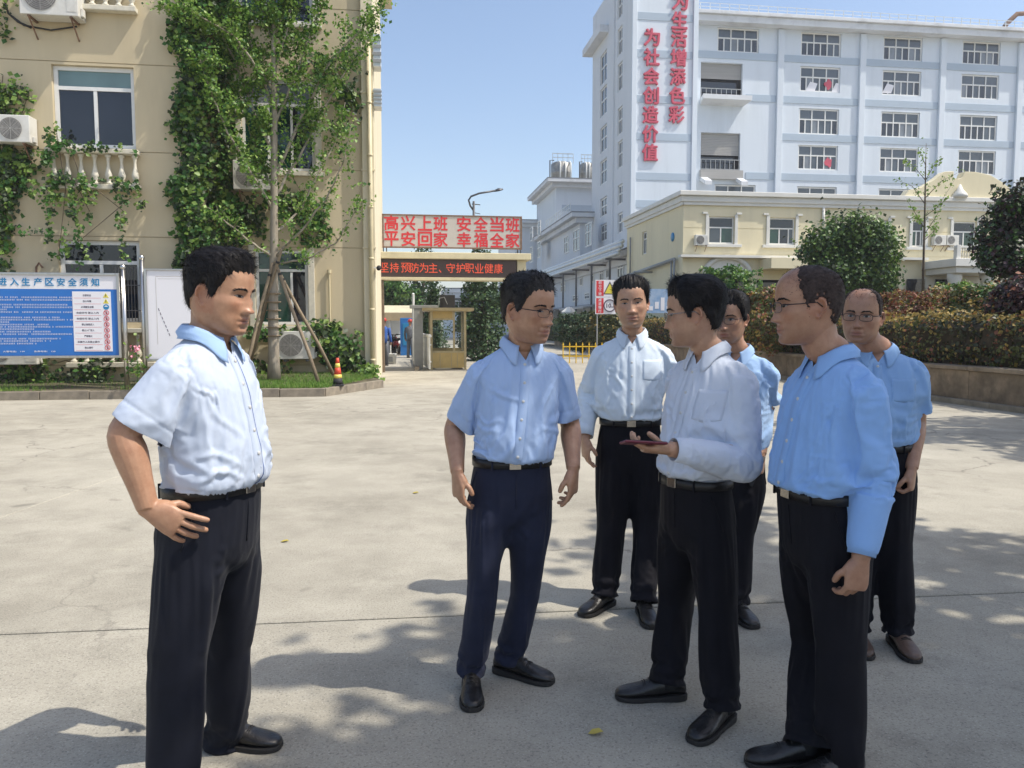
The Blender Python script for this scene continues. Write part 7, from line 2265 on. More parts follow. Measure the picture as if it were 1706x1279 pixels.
# ---- the whole person ---------------------------------------------------
def make_person(label, S):
    """S: joints in world space and the look of the person"""
    seed = S['seed']
    rnd = random.Random(seed)
    H = S.get('H', 1.0)                    # overall size factor
    G = S.get('girth', 1.0)
    cyaw, hyaw = R(S['cyaw']), R(S['hyaw'])
    cf = V(math.cos(cyaw), math.sin(cyaw), 0); cl = V(-math.sin(cyaw), math.cos(cyaw), 0)
    hf = V(math.cos(hyaw), math.sin(hyaw), 0); hl = V(-math.sin(hyaw), math.cos(hyaw), 0)
    nb, wa = S['neck'], S['waist']         # neck base, centre of the belt
    pel = S['pelvis']
    lift_ = S.get('lift', (.0, .0))
    loc = V(pel.x, pel.y, 0)
    root = empty('person', loc, 0, label, 'person', 'men talking in the yard')
    sw = S.get('shw', .152) * H
    drop = .086 * H
    shR = nb - cl * sw - V(0, 0, drop) + S.get('shR', V(0, 0, 0))
    shL = nb + cl * sw - V(0, 0, drop) + S.get('shL', V(0, 0, 0))
    hd = Head(S['head'], R(S['hyw']), R(S.get('hpitch', 0)), R(S.get('hroll', 0)), S.get('hsize', 1.0), S.get('face'))
    # ------------------------------------------------ body
    spine = nb - wa
    def spt(s): return wa + spine * s
    def mixdir(s):
        yw = hyaw + (cyaw - hyaw) * min(1, max(0, s * 1.3))
        return V(-math.sin(yw), math.cos(yw), 0), V(math.cos(yw), math.sin(yw), 0)
    tab = [(-.20, .146, .104, 1.0, 1.0), (-.02, .151, .109, 1.0, 1.0), (.06, .155, .114, 1.0, 1.0), (.095, .167, .127, 1.04, .98), (.15, .170, .131, 1.08, .96), (.28, .169, .131, 1.09, .97), (.45, .174, .129, 1.06, 1.02),
           (.60, .184, .128, 1.03, 1.08), (.72, .187, .121, .98, 1.1), (.80, .180, .110, .92, 1.08), (.86, .162, .100, .88, 1.06), (.91, .138, .088, .88, 1.04), (.955, .108, .076, .9, 1.0), (.99, .083, .068, .93, .97), (1.02, .068, .062, .95, .95)]
    bel = S.get('belly', 0.0)
    def trings(sc, lo=-9, hi=9, extra=0.0, up_=1.0):
        out_ = []
        for s_, a, b, fa, ba in tab:
            if s_ < lo or s_ > hi: continue
            l, f = mixdir(s_)
            bb = math.exp(-((s_ - .24) / .22) ** 2) * bel * min(1, max(0, (s_ - .05) / .07))
            out_.append(sring(spt(s_) + f * bb * .35, l, f, (a * G * H) * sc + extra, (b * G * H) * sc + extra, 44, 2.3, fa * (1 + bb * 3.0), ba))
        return out_
    body = MB()
    tq = np.array([t_[:3] for t_ in tab])
    def in_torso(p):
        s_ = (p - wa).dot(spine) / spine.length_squared
        l, f = mixdir(s_); q_ = p - spt(s_)
        return (q_.dot(l) / (np.interp(s_, tq[:, 0], tq[:, 1]) * G * H)) ** 2 + (q_.dot(f) / (np.interp(s_, tq[:, 0], tq[:, 2]) * G * H * 1.15)) ** 2 < 1.22
    core = []
    for s_, a, b, fa, ba in tab:
        l, f = mixdir(s_)
        k = .5 if s_ < .5 else (.80 if s_ < .8 else .90)
        core.append(sring(spt(s_), l, f, a * G * H * k, b * G * H * k, 30, 2.2, fa, ba))
    body.rings(core)
    hb = hd.w((-.028, 0, -.045)); hj = hd.w((-.012, 0, -.085))
    nk = S.get('neckr', .056) * H
    stube(body, [nb - V(0, 0, .05) - cf * .01, nb + V(0, 0, .01), nb.lerp(hj, .55), hb], [nk * 1.12, nk * 1.03, nk, nk * .98], 24, 14)
    # jaw underside meets the neck
    stube(body, [hd.w((.015, 0, -.10)), hd.w((-.005, 0, -.075)), hd.w((-.03, 0, -.04))], [.034, .045, .05], 18, 8)
    hd.build(body)
    arms = {}
    for sd, key, sh in ((-1, 'R', shR), (1, 'L', shL)):
        el, wr = S['el' + key], S['wr' + key]
        ag = S.get('armg', 1.0) * H
        stube(body, [sh - (el - sh).normalized() * .0, sh.lerp(el, .3), sh.lerp(el, .7), el, el.lerp(wr, .28), el.lerp(wr, .65), wr],
              [.044 * ag, .046 * ag, .043 * ag, .0405 * ag, .0430 * ag, .034 * ag, .0275 * ag], 18, 26)
        hdn = S['hand' + key]
        hand(body, wr, hdn[0], hdn[1], sd < 0, **(hdn[2] if len(hdn) > 2 else {}))
        arms[key] = (sh, el, wr)
    for key in 'RL':
        hp = pel + hl * (-.09 if key == 'R' else .09) * H
        body.tube([hp + V(0, 0, .1), hp.lerp(S['kn' + key], .5), S['kn' + key], S['an' + key]], [.035, .03, .028, .026], 8)
    body.tube([wa - spine * .19, pel + V(0, 0, .02)], [.07, .09], 10)
    bme = remesh(body, S.get('vox', .0034), .32, 1)
    bvh = BVHTree.FromPolygons([Vector(p) for p in nverts(bme)], [tuple(p.vertices) for p in bme.polygons])
    # tint: skin's own lips, cheeks, ears, stubble; shade painted in mouth line and nostrils
    P = hd.loc(nverts(bme))
    x, y, z = P[:, 0], P[:, 1], P[:, 2]
    tint = np.ones((len(P), 4)); front = np.clip((x - .05) / .02, 0, 1) * (np.abs(z) < .15)
    lip = np.exp(-(y / .021) ** 4 - ((z + .072) / .0095) ** 4) * front
    tint[:, 1] *= 1 - .30 * lip; tint[:, 2] *= 1 - .22 * lip; tint[:, 0] *= 1 - .10 * lip
    mouth = np.exp(-(y / .021) ** 4 - ((z + .0722) / .0016) ** 2) * front
    tint[:, :3] *= (1 - .55 * mouth)[:, None]  # shade between the lips put into the skin colour
    ck = np.exp(-((np.abs(y) - .042) / .02) ** 2 - ((z + .028) / .02) ** 2) * front + .7 * np.exp(-(y / .013) ** 2 - ((z + .038) / .013) ** 2) * front
    tint[:, 1] *= 1 - .10 * ck; tint[:, 2] *= 1 - .12 * ck
    bd_ = np.clip((x + .02) / .03, 0, 1) * np.exp(-((z + .092) / .03) ** 4) * (np.abs(z) < .16) * (np.abs(y) < .075)
    tint[:, :3] *= (1 - .16 * bd_ * (1 - lip))[:, None]
    ear = (np.abs(y) > .073) * (np.abs(z + .01) < .05) * (np.abs(x + .015) < .04)
    tint[:, 1] *= 1 - .10 * ear; tint[:, 2] *= 1 - .12 * ear
    nos = np.exp(-((np.abs(y) - .0068) / .0035) ** 2 - ((z + .0515) / .0028) ** 2) * (x > .08)
    tint[:, :3] *= (1 - .55 * nos)[:, None]  # nostril hollows darkened with painted shade
    if S.get('scalp'):
        hl_ = hairline(np.arctan2(y, x), dict(line=LINE_HIGH))
        sc_ = np.clip((z - hl_) / .015, 0, 1) * (np.abs(z) < .14) * S['scalp']
        tint[:, :3] *= (1 - sc_[:, None] * np.array([.45, .48, .46]))
    at = bme.attributes.new('tint', 'FLOAT_COLOR', 'POINT'); at.data.foreach_set('color', tint.astype(np.float32).ravel())
    link(bme, 'body', S['skin'], root, loc)
    face_parts(hd, bvh, root, loc, brow=S.get('brow', 1.45), squint=S.get('squint', .85))
    ho = hd.hair(S['hair'], root, loc, seed, S.get('hairmat', 'hair'))
    if S.get('glasses'): glasses(hd, root, loc, *S['glasses'])
    # ------------------------------------------------ trousers
    tr = MB()
    rg_ = []
    for dz, a, b, fa, ba in ((.022, .160, .118, 1, 1.02), (0, .161, .119, 1, 1.03), (-.06, .169, .124, 1.0, 1.12), (-.12, .176, .126, .98, 1.2), (-.17, .176, .124, .96, 1.18), (-.215, .166, .116, .92, 1.05), (-.245, .13, .10, .85, .95)):
        c = wa + (pel - wa) * (-dz / .12) if dz < 0 else wa + V(0, 0, dz)
        if -dz > .12: c = pel + V(0, 0, dz * H + .12 * H)
        rg_.append(sring(c, hl, hf, a * G * H, b * G * H, 44, 2.3, fa * (1 + bel * .9), ba))
    tr.rings(list(reversed(rg_)))
    lw = S.get('legw', 1.0) * H
    legs = {}
    for key, sg_ in (('R', -1), ('L', 1)):
        hp = pel + hl * sg_ * .088 * H * (1 + .5 * (G - 1)) - V(0, 0, .03)
        kn, an = S['kn' + key], S['an' + key]
        hem = an + (an - kn).normalized() * .028
        path = [hp, hp.lerp(kn, .25), hp.lerp(kn, .6), kn, kn.lerp(an, .35), kn.lerp(an, .75), hem]
        stube(tr, path, [.096 * G * H, .101 * G * H, .089 * lw, .077 * lw, .076 * lw, .074 * lw, .074 * lw], 30, 34, ry=[.105 * G * H, .108 * G * H, .095 * lw, .082 * lw, .082 * lw, .079 * lw, .080 * lw], up=tuple(hl))
        legs[key] = (hp, kn, an, hem)
    tme = remesh(tr, .014, None, 3)
    for key, (hp, kn, an, hem) in legs.items():
        d_ = (hem - kn).normalized(); cut(tme, hem - d_ * .008, d_, .13)
    cb = MB(); cb.rings([[p_.lerp(sum(r_, Vector()) / len(r_), .06) for p_ in r_] for r_ in reversed(rg_)])
    for key, (hp, kn, an, hem) in legs.items(): stube(cb, [hp, hp.lerp(kn, .5), kn, kn.lerp(an, .4), V(an.x, an.y, .10)], [.088 * G * H, .076 * lw, .062 * lw, .058 * lw, .05], 16, 16)
    P = nverts(tme); zt = (P[:, 2] - wa.z)
    pin = np.clip((zt + .05) / .04, 0, 1)
    for key, (hp, kn, an, hem) in legs.items():
        dd = (P - np.array(hem)) @ np.array((hem - kn).normalized()); near = np.linalg.norm(P - np.array(hem), axis=1) < .13
        pin = np.maximum(pin, near * np.clip((dd + .03) / .02, 0, 1))
    drape(tme, remesh(cb, .016, None, 2), pin, 9, S.get('tgrow', .008), 4, .25, .2)
    tme = densify(tme)
    P = nverts(tme); N = nnorm(tme)
    disp = np.zeros(len(P))
    n1, n2 = Sines(seed + 1, 26, 8, (1, 1, .45)), Sines(seed + 2, 55, 9, (1, 1, .6))
    disp += .0008 * n1(P) + .0006 * n2(P)
    for key, (hp, kn, an, hem) in legs.items():
        ax = np.array(an - kn); axl = np.linalg.norm(ax); axn = ax / axl
        rel = P - np.array(kn); t = rel @ axn / axl
        rad = np.linalg.norm(rel - (rel @ axn)[:, None] * axn, axis=1)
        near = (rad < .13) & (t > -.05)
        ang = np.arctan2(rel @ np.array(hl), rel @ np.array(hf))
        br = np.exp(-((t - .93) / .16) ** 2)
        disp += near * br * .0035 * np.sin(t * 34 + 1.6 * np.sin(ang + seed) + seed)
        br2 = np.exp(-((t - .02) / .2) ** 2)
        disp += near * br2 * .0015 * np.sin(t * 26 + 1.5 * ang + seed * 2) * (.6 + .4 * np.cos(ang + 3.14))
        # pressed crease
        yw = S.get('crease', True)
        if yw:
            disp += near * .0075 * np.exp(-(ang / .16) ** 2) * np.clip((t + .02) / .1, 0, 1)
        up_ = np.array(hp - kn); ul = np.linalg.norm(up_); un = up_ / ul
        rel2 = P - np.array(kn); t2 = rel2 @ un / ul
        rad2 = np.linalg.norm(rel2 - (rel2 @ un)[:, None] * un, axis=1)
        near2 = (rad2 < .14) & (t2 > -.0) & (t2 < .9)
        ang2 = np.arctan2(rel2 @ np.array(hl), rel2 @ np.array(hf))
        disp += near2 * .0065 * np.exp(-(ang2 / .14) ** 2) * np.clip(t2 / .1, 0, 1) * np.clip((.9 - t2) / .2, 0, 1)
    # drag lines that fan out from the crotch
    cr = np.array(pel - V(0, 0, .09) + hf * .06)
    for k in range(9):
        sd = 1 if k % 2 else -1
        e = cr + np.array(hl) * sd * rnd.uniform(.09, .15) + np.array([0, 0, rnd.uniform(-.14, .09)]) + np.array(hf) * .05
        s0 = cr + np.array(hl) * sd * .02 + np.array([0, 0, rnd.uniform(-.03, .02)])
        seg = e - s0; tt = np.clip((P - s0) @ seg / (seg @ seg), 0, 1)
        dd = np.linalg.norm(P - (s0 + tt[:, None] * seg), axis=1)
        disp += .0035 * np.exp(-(dd / .011) ** 2) * (1 - tt * .6) - .0025 * np.exp(-((dd - .02) / .012) ** 2) * (1 - tt * .6)
    wz_ = (P - np.array(wa)) @ np.array([0, 0, 1.])
    disp *= np.clip((-wz_ - .005) / .06, 0, 1)
    setv(tme, P + N * disp[:, None])
    # open hems
    to = link(tme, 'trousers', S['trouser'], root, loc)
    # fly and pockets
    tb = BVHTree.FromPolygons([Vector(p) for p in nverts(tme)], [tuple(p.vertices) for p in tme.polygons])
    def on_trousers(l, dz, out_=.0015, f=None):
        o = wa - loc + hl * l + V(0, 0, dz); ff = f or hf
        h = tb.ray_cast(o + ff * .5, -ff)
        return None if h[0] is None else h[0] + h[1] * out_
    pk = MB()
    for sd in (-1, 1):
        ff = (hf * .45 + hl * sd).normalized()
        pts = []
        for t in np.linspace(0, 1, 7):
            o = wa - loc + hl * sd * 0 + V(0, 0, -.025 - .13 * t) + hf * (.05 - .035 * t)
            h = tb.ray_cast(o + hl * sd * .5, -hl * sd)
            if h[0] is not None: pts.append(h[0] + h[1] * .001)
        if len(pts) > 2: pk.tube(pts, .0028, 5)
    pts = [p for p in (on_trousers(.004, -.03 - .022 * i) for i in range(7)) if p is not None]
    if len(pts) > 2: pk.tube(pts, .0022, 5)
    if len(pk.v) > 6: pk.build('trouser_seams', S['trouser'], root, True)['kind'] = 'stuff'
    # belt
    def waist_ring(dz, ex, n=60):
        c = wa - loc + V(0, 0, dz)
        return sring(c, hl, hf, .161 * G * H + ex, .119 * G * H + ex, n, 2.3, 1 + bel * .9, 1.03)
    bt_ = MB()
    r0 = [waist_ring(-.006, .004), waist_ring(-.006, .0085), waist_ring(.028, .0085), waist_ring(.028, .004)]
    bt_.rings(r0 + [r0[0]], caps=False)
    bo = bt_.build('belt', M['belt'], root, True)
    bo.data.polygons.foreach_set('use_smooth', [True] * len(bo.data.polygons))
    fr = wa - loc + V(0, 0, .011) + hf * (.119 * G * H * (1 + bel * .9) + .011)
    rot = Matrix((hl, hf, V(0, 0, 1))).transposed()
    bk = MB(); bk.cbox(fr, .046, .007, .037, rot); bb = bk.build('buckle', M[S.get('buckle', 'buckle')], root, bevel=.002); bb.parent = bo
    for t in (.16, .34, .62, .78, .9):
        i = int(t * 60) % 60
        a_, b_ = waist_ring(-.012, .0085)[i], waist_ring(.033, .0085)[i]
        lp = MB(); lp.tube([a_, b_], .0045, 6); lp.build('belt_loop', S['trouser'], root)
    # ------------------------------------------------ shirt
    sh = MB()
    sh.rings(trings(1.0))
    long_ = S['sleeve'] == 'long'
    ends = {}
    for sd, key in ((-1, 'R'), (1, 'L')):
        s_, el, wr = arms[key]
        inner = s_ + cl * (-sd) * .05 + V(0, 0, .006)
        slw = S.get('slw', 1.0) * H
        if long_:
            cuff = wr.lerp(el, .06)
            stube(sh, [inner, s_, s_.lerp(el, .35), s_.lerp(el, .75), el, el.lerp(cuff, .35), el.lerp(cuff, .8), cuff], [.054 * slw, .060 * slw, .0635 * slw, .060 * slw, .058 * slw, .055 * slw, .048 * slw, .042 * slw], 26, 40)
            ends[key] = (cuff, (cuff - el).normalized())
        else:
            f_ = S.get('sleeve_len', .74)
            e_ = s_.lerp(el, f_)
            stube(sh, [inner, s_, s_.lerp(e_, .5), e_], [.054 * slw, .059 * slw, .064 * slw, .067 * slw], 28, 24, ry=[.056 * slw, .062 * slw, .071 * slw, .077 * slw], up=tuple(cf))
            ends[key] = (e_, (el - s_).normalized())
    sme = remesh(sh, S.get('cvox', .011), None, 4)
    cb = MB(); cb.rings(trings(.93))
    for key in 'RL':
        s_, el, wr = arms[key]
        stube(cb, [s_, s_.lerp(el, .5), el, el.lerp(wr, .5), wr], [.047 * ag, .050 * ag, .046 * ag, .046 * ag, .034 * ag], 14, 16)
    stube(cb, [nb - V(0, 0, .05), nb + V(0, 0, .06)], [nk * 1.1, nk], 16, 4)
    if not long_:
        for key, (e_, dv) in ends.items(): cut(sme, e_ - dv * .006, dv, .125, True, dv, in_torso)
    P = nverts(sme); us = (P - np.array(wa)) @ np.array(spine) / (spine.length ** 2)
    pin = np.clip((.075 - us) / .03, 0, 1)
    pin = np.maximum(pin, np.clip((us - .93) / .05, 0, 1) * (np.linalg.norm(P - np.array(nb), axis=1) < .13))
    for key, (e_, dv) in ends.items():
        dd = (P - np.array(e_)) @ np.array(dv); near = np.linalg.norm(P - np.array(e_), axis=1) < .11
        pin = np.maximum(pin, near * np.clip((dd + .012) / .01, 0, 1) * (1.0 if long_ else 0.0))
    drape(sme, remesh(cb, .014, None, 2), pin, S.get('frames', 13), S.get('grow', .085), 4)
    sme = densify(sme)
    P = nverts(sme); N = nnorm(sme)
    npa = np.array
    disp = np.zeros(len(P))
    up_s = (P - npa(wa)) @ npa(spine) / (spine.length ** 2)
    arm_m = np.zeros(len(P))
    rel_c = P - npa(spt(.5))
    ang = np.arctan2(rel_c @ npa(cl), rel_c @ npa(cf))
    wr_n, wr_n2 = Sines(seed + 11, 20, 9, (1.1, 1.1, .5)), Sines(seed + 12, 42, 10, (1, 1, .65))
    warp = np.stack([Sines(seed + 20 + i, 9, 6)(P) for i in range(3)], 1) * .03
    amp = S.get('wrinkle', 1.0) * .42
    r1 = 1 - np.abs(wr_n(P + warp)); r2 = 1 - np.abs(wr_n2(P + warp * .7))
    disp += amp * (.0062 * (np.clip(r1, 0, 1) ** 3 - .25) + .0026 * (np.clip(r2, 0, 1) ** 2 - .35) * np.clip(wr_n(P) + .6, 0, 1))
    tors = np.ones(len(P), bool)
    for sd, key in ((-1, 'R'), (1, 'L')):
        s_, el, wr = arms[key]
        for a_, b_, r_ in ((s_, el, .1), (el, wr, .085)):
            sg2 = npa(b_ - a_); tt = np.clip((P - npa(a_)) @ sg2 / (sg2 @ sg2), 0, 1)
            dd = np.linalg.norm(P - (npa(a_) + tt[:, None] * sg2), axis=1)
            m_ = (dd < r_) & (tt > .12) if a_ is s_ else (dd < r_)
            tors &= ~m_
            if long_:
                un = sg2 / np.linalg.norm(sg2); rad = P - npa(a_) - ((P - npa(a_)) @ un)[:, None] * un
                an_ = np.arctan2(rad @ npa(cl), rad @ npa(cf))
                if a_ is s_:
                    w1 = np.clip((tt - .45) / .4, 0, 1)
                    disp += m_ * amp * w1 * .0098 * ((1 - np.abs(np.sin(tt * 11 + 1.6 * np.sin(an_ + seed) + seed))) ** 2.2 - .2) * (.55 + .45 * np.sin(2 * an_ + tt * 9 + seed))
                else:
                    w1 = np.clip(1 - tt * 1.6, 0, 1) + 1.2 * np.exp(-((tt - .86) / .14) ** 2)
                    disp += m_ * amp * w1 * .0105 * ((1 - np.abs(np.sin(tt * 13 + 2.0 * np.sin(an_ + seed * 2) + seed))) ** 2.2 - .2) * (.55 + .45 * np.sin(2 * an_ + tt * 12 + seed))
            else:
                if a_ is s_: disp += m_ * amp * .0034 * np.sin(tt * 8 + 3 * np.sin((P @ npa(cf)) * 22 + seed))
    # gathers above the belt
    gth = np.zeros(len(P))
    for kf, ph in ((13, 1.3), (21, 4.1), (31, 2.2), (43, .6)):
        gth += np.sin(kf * ang + ph * seed + 1.5 * np.sin(up_s * 9 + seed)) / math.sqrt(kf) * 2.2
    gw_ = np.exp(-np.clip(up_s - .03, 0, 9) / .16) * (up_s > -.06) * np.clip((up_s + .04) / .06, 0, 1)
    disp += tors * amp * gth * .0022 * gw_
    # folds that run from the armpits and shoulders over chest, back and belly
    for k in range(S.get('folds', 26)):
        sd = rnd.choice((-1, 1)); side = npa(cl) * sd
        fb = rnd.choice((1, 1, 1, -1))
        if k % 3 == 0:     # from the armpit down and in
            s0 = npa(spt(.74)) + side * .18 * G + npa(cf) * fb * .10
            e0 = npa(spt(rnd.uniform(.2, .55))) + side * rnd.uniform(-.02, .12) + npa(cf) * fb * .15
        elif k % 3 == 1:   # from the belt upwards
            s0 = npa(spt(.04)) + side * rnd.uniform(.02, .17) + npa(cf) * fb * .14
            e0 = s0 + npa(spine) * rnd.uniform(.25, .5) + side * rnd.uniform(-.05, .06)
        else:              # across the side of the body
            z0 = rnd.uniform(.12, .5)
            s0 = npa(spt(z0)) + side * .19 + npa(cf) * fb * .02
            e0 = npa(spt(z0 - rnd.uniform(.02, .14))) + side * rnd.uniform(.03, .1) + npa(cf) * fb * .14
        seg = e0 - s0; tt = np.clip((P - s0) @ seg / (seg @ seg), 0, 1)
        wob = .012 * np.sin(tt * rnd.uniform(4, 9) + rnd.uniform(0, 6))
        dvec = P - (s0 + tt[:, None] * seg)
        side_v = np.cross(seg / np.linalg.norm(seg), N); d_s = (dvec * side_v).sum(1) + wob
        d_n = (dvec * N).sum(1)
        wgt = np.exp(-(d_n / .09) ** 4) * (np.sin(math.pi * np.clip(tt * .92 + .06, 0, 1))) * tors
        w_ = rnd.uniform(.0065, .0115); A_ = rnd.uniform(.005, .0115) * amp
        disp += A_ * wgt * (np.exp(-(d_s / w_) ** 2) - .45 * np.exp(-((d_s - 2 * w_) / w_) ** 2) - .35 * np.exp(-((d_s + 2.1 * w_) / (w_ * 1.2)) ** 2))
    calm = np.clip((up_s - .80) / .12, 0, 1)
    disp *= np.where(tors, 1 - .75 * calm, 1)
    disp *= np.clip((up_s + .02) / .05, 0, 1)
    disp = np.clip(disp, -.011, .016)
    if not long_:
        for key, (e_, dv) in ends.items():
            dd = (P - npa(e_)) @ npa(dv); r_ = np.linalg.norm(P - npa(e_), axis=1) < .13
            disp += r_ * -.0024 * np.exp(-((dd + .030) / .004) ** 2)
    # seam of the sleeve
    for sd, key in ((-1, 'R'), (1, 'L')):
        s_, el, wr = arms[key]
        ax = npa((cl * sd + (el - s_).normalized() * .25).normalized()); dd = (P - npa(s_)) @ ax; r_ = np.linalg.norm(P - npa(s_), axis=1) < .16
        disp += r_ * -.0026 * np.exp(-((dd + .004) / .005) ** 2)
    setv(sme, P + N * disp[:, None])
    if long_:
        for key, (e_, dv) in ends.items(): cut(sme, e_ - dv * .006, dv, .125, True, dv)
    vd = S.get('vneck', .05)
    for sd in (-1, 1): cut(sme, nb + cf * .06 - V(0, 0, vd), (cl * sd - V(0, 0, .62)).normalized(), .13, False)
    fc = fcent(sme); msk = np.zeros(len(fc), bool)
    rel = fc - npa(nb); fy = rel @ npa(cf); ly = np.abs(rel @ npa(cl)); hz_ = rel[:, 2]
    msk |= (fy > .01) & (hz_ > -vd) & (ly < (hz_ + vd) * .62) & (hz_ < .1)
    msk |= (hz_ > .012) & (np.sqrt(fy ** 2 + ly ** 2) < .085)
    drop_faces(sme, msk)
    shirt = link(sme, 'shirt', S['shirt'], root, loc)
    sv = [Vector(p) for p in nverts(sme)]
    sb = BVHTree.FromPolygons(sv, [tuple(p.vertices) for p in sme.polygons])
    # collar
    co_ = MB()
    nth, nr_ = 48, 9
    gap = R(S.get('gap', 16))
    rn = nk * 1.16
    cx0 = nb - loc + V(0, 0, .004)
    ax_t = (hj - nb); tilt = V(ax_t.x, ax_t.y, 0) * .22
    grid = []
    for i in range(nth):
        th = gap + (2 * math.pi - 2 * gap) * i / (nth - 1)
        fr_ = max(0, math.cos(th)); bk_ = max(0, -math.cos(th))
        pt = math.exp(-((min(th, 2 * math.pi - th) - gap) / .55) ** 2)      # towards the collar points
        dirv = cf * math.cos(th) + cl * math.sin(th)
        row = []
        zt = .040 * (1 - .62 * fr_) + .006 * bk_ - .012 * pt
        for j in range(nr_):
            t = j / (nr_ - 1)
            if t < .22:
                u_ = t / .22; rr_ = rn + .002 * u_ + .0005; zz = zt * (.15 + .85 * u_)
            else:
                u_ = (t - .22) / .78
                drop_ = (.036 + .040 * pt) * u_
                rr_ = rn + .004 + (.020 + .016 * pt) * u_ + .003 * math.sin(math.pi * u_)
                zz = zt + .002 * (1 - u_) - drop_
            swing = -.010 * pt * (t if t > .22 else 0) * (1 if th < math.pi else -1)
            p = cx0 + dirv * rr_ + V(0, 0, zz) + tilt * max(0, zz / .04) + (cl * math.cos(th) - cf * math.sin(th)) * (-swing)
            if t > .3:
                nr = sb.find_nearest(p, .08)
                if nr[0] is not None:
                    dn = (p - nr[0]).dot(nr[1])
                    if dn < .004: p = p + nr[1] * (.004 - dn)
                    elif t > .75 and dn > .010: p = p - nr[1] * (dn - .008) * .6
            row.append(p)
        grid.append(row)
    vs = [p for r_ in grid for p in r_]
    fs = [(i * nr_ + j, (i + 1) * nr_ + j, (i + 1) * nr_ + j + 1, i * nr_ + j + 1) for i in range(nth - 1) for j in range(nr_ - 1)]
    co_.add(vs, fs)
    cobj = co_.build('collar', S.get('collar_mat', S['shirt']), root, True)
    sd_ = cobj.modifiers.new('t', 'SOLIDIFY'); sd_.thickness = .0014; sd_.offset = 0
    # placket, buttons, pocket, cuffs
    def on_shirt(lat, s_, out_=.002):
        o = spt(s_) - loc + cl * lat
        l, f = mixdir(s_)
        o = spt(s_) - loc + l * lat
        h = sb.ray_cast(o + f * .6, -f)
        if h[0] is None: return None, None
        return h[0] + f * out_, f
    pl = MB(); rows = []
    ss = np.linspace(.01, S.get('placket_top', .9), 40)
    for s_ in ss:
        r_ = [on_shirt(x, s_, o)[0] for x, o in ((-.0175, .0003), (-.0165, .0028), (0, .0030), (.0165, .0028), (.0175, .0003))]
        if all(p is not None for p in r_): rows.append(r_)
    if len(rows) > 3:
        rows = [[V(*np.mean([np.array(rows[min(max(i + q, 0), len(rows) - 1)][j]) for q in (-1, 0, 1)], 0)) for j in range(5)] for i in range(len(rows))]
        n_ = len(rows)
        pl.add([p for r_ in rows for p in r_], [(i * 5 + j, i * 5 + j + 1, (i + 1) * 5 + j + 1, (i + 1) * 5 + j) for i in range(n_ - 1) for j in range(4)])
        pl.build('placket', S.get('placket_mat', S['shirt']), root, True)
        if S.get('piping'):
            pm_ = MB(); pm_.tube([r_[S['piping']] + cf * .001 for r_ in rows], .0022, 6); pm_.build('piping', SHT['stripe'], root, True)
        for s_ in np.linspace(.10, .86, 6):
            p, f = on_shirt(0, s_, .004)
            if p is None: continue
            bq = MB(); bq.tube([p - f * .003, p, p + f * .001], [.0062, .0062, .005], 12); b_ = bq.build('button', M['button'], root, True)
    if S.get('pocket'):
        g_ = []
        for j in range(9):
            for i in range(9):
                x = .055 + .10 * i / 8; s2 = .50 + .24 * j / 8
                if j == 0: s2 += .02 * abs(i - 4) / 4
                p, f = on_shirt(x, s2, .0026 if 0 < i < 8 and j > 0 else .0004)
                g_.append(p)
        if all(p is not None for p in g_):
            pm = MB(); pm.add(g_, [(j * 9 + i, j * 9 + i + 1, (j + 1) * 9 + i + 1, (j + 1) * 9 + i) for j in range(8) for i in range(8)])
            po_ = pm.build('pocket', S['shirt'], root, True); so_ = po_.modifiers.new('t', 'SOLIDIFY'); so_.thickness = .0015
    if long_:
        for key in 'RL':
            s_, el, wr = arms[key]
            e_, dv = ends[key]
            cm = MB(); c0, c1 = e_ - dv * .062 - loc, e_ + dv * .006 - loc
            n_ = 26
            x_ = dv.orthogonal().normalized(); y_ = dv.cross(x_)
            rr = []
            for c, r_ in ((c0 + dv * .001, .040), (c0, .0475), (c0 + dv * .03, .0470), (c1, .0445), (c1, .041), (c0 + dv * .02, .040)):
                rr.append([c + x_ * math.cos(q) * r_ * H + y_ * math.sin(q) * r_ * H * .92 for q in np.linspace(0, 2 * math.pi, n_, endpoint=False)])
            cm.rings(rr, caps=False)
            cm.build('cuff', S['shirt'], root, True)
    # shoes and socks
    for key in 'RL':
        an = S['an' + key]
        shoe(root, loc, (an.x, an.y), R(S['foot' + key]), S.get('shoe', 'shoe'), S.get('shoeL', .285), S.get('laces', True))
        sk = MB(); kd = (S['kn' + key] - an).normalized(); sk.tube([V(an.x, an.y, .05) - loc, an - loc, an + kd * .07 - loc], [.040, .037, .034], 14); sk.build('sock', M['sock'], root, True)
    return root

SK = dict(a=skin_mat('tan_skin', (.47, .272, .172)), b=skin_mat('warm_skin', (.49, .295, .195)), d=skin_mat('brown_skin', (.43, .245, .160)))
TRS = dict(black=fabric('black_wool', (.0075, .0070, .0105), 700, .2, .8, sheen=.03), navy=fabric('navy_wool', (.019, .023, .046), 700, .2, .75, sheen=.06), dark=fabric('charcoal_wool', (.008, .0095, .017), 700, .2, .75, sheen=.05))
SHT = dict(m1=fabric('white_blue_cotton', (.52, .585, .70), crease=.008), m2=fabric('light_blue_cotton', (.40, .53, .77), crease=.008), m3=fabric('pale_blue_white_cotton', (.64, .72, .80)), m4=fabric('soft_white_cotton', (.64, .69, .78)), m5=fabric('mid_blue_cotton', (.36, .52, .76)),
           m6=fabric('sky_blue_cotton', (.27, .46, .80)), m7=fabric('dusty_blue_cotton', (.28, .45, .72)), trim=fabric('collar_shaded_blue_cotton', (.36, .52, .78)), stripe=fabric('dark_blue_piping', (.05, .10, .30)))  # collar trim: its own blue plus shade on the leaf put into the colour
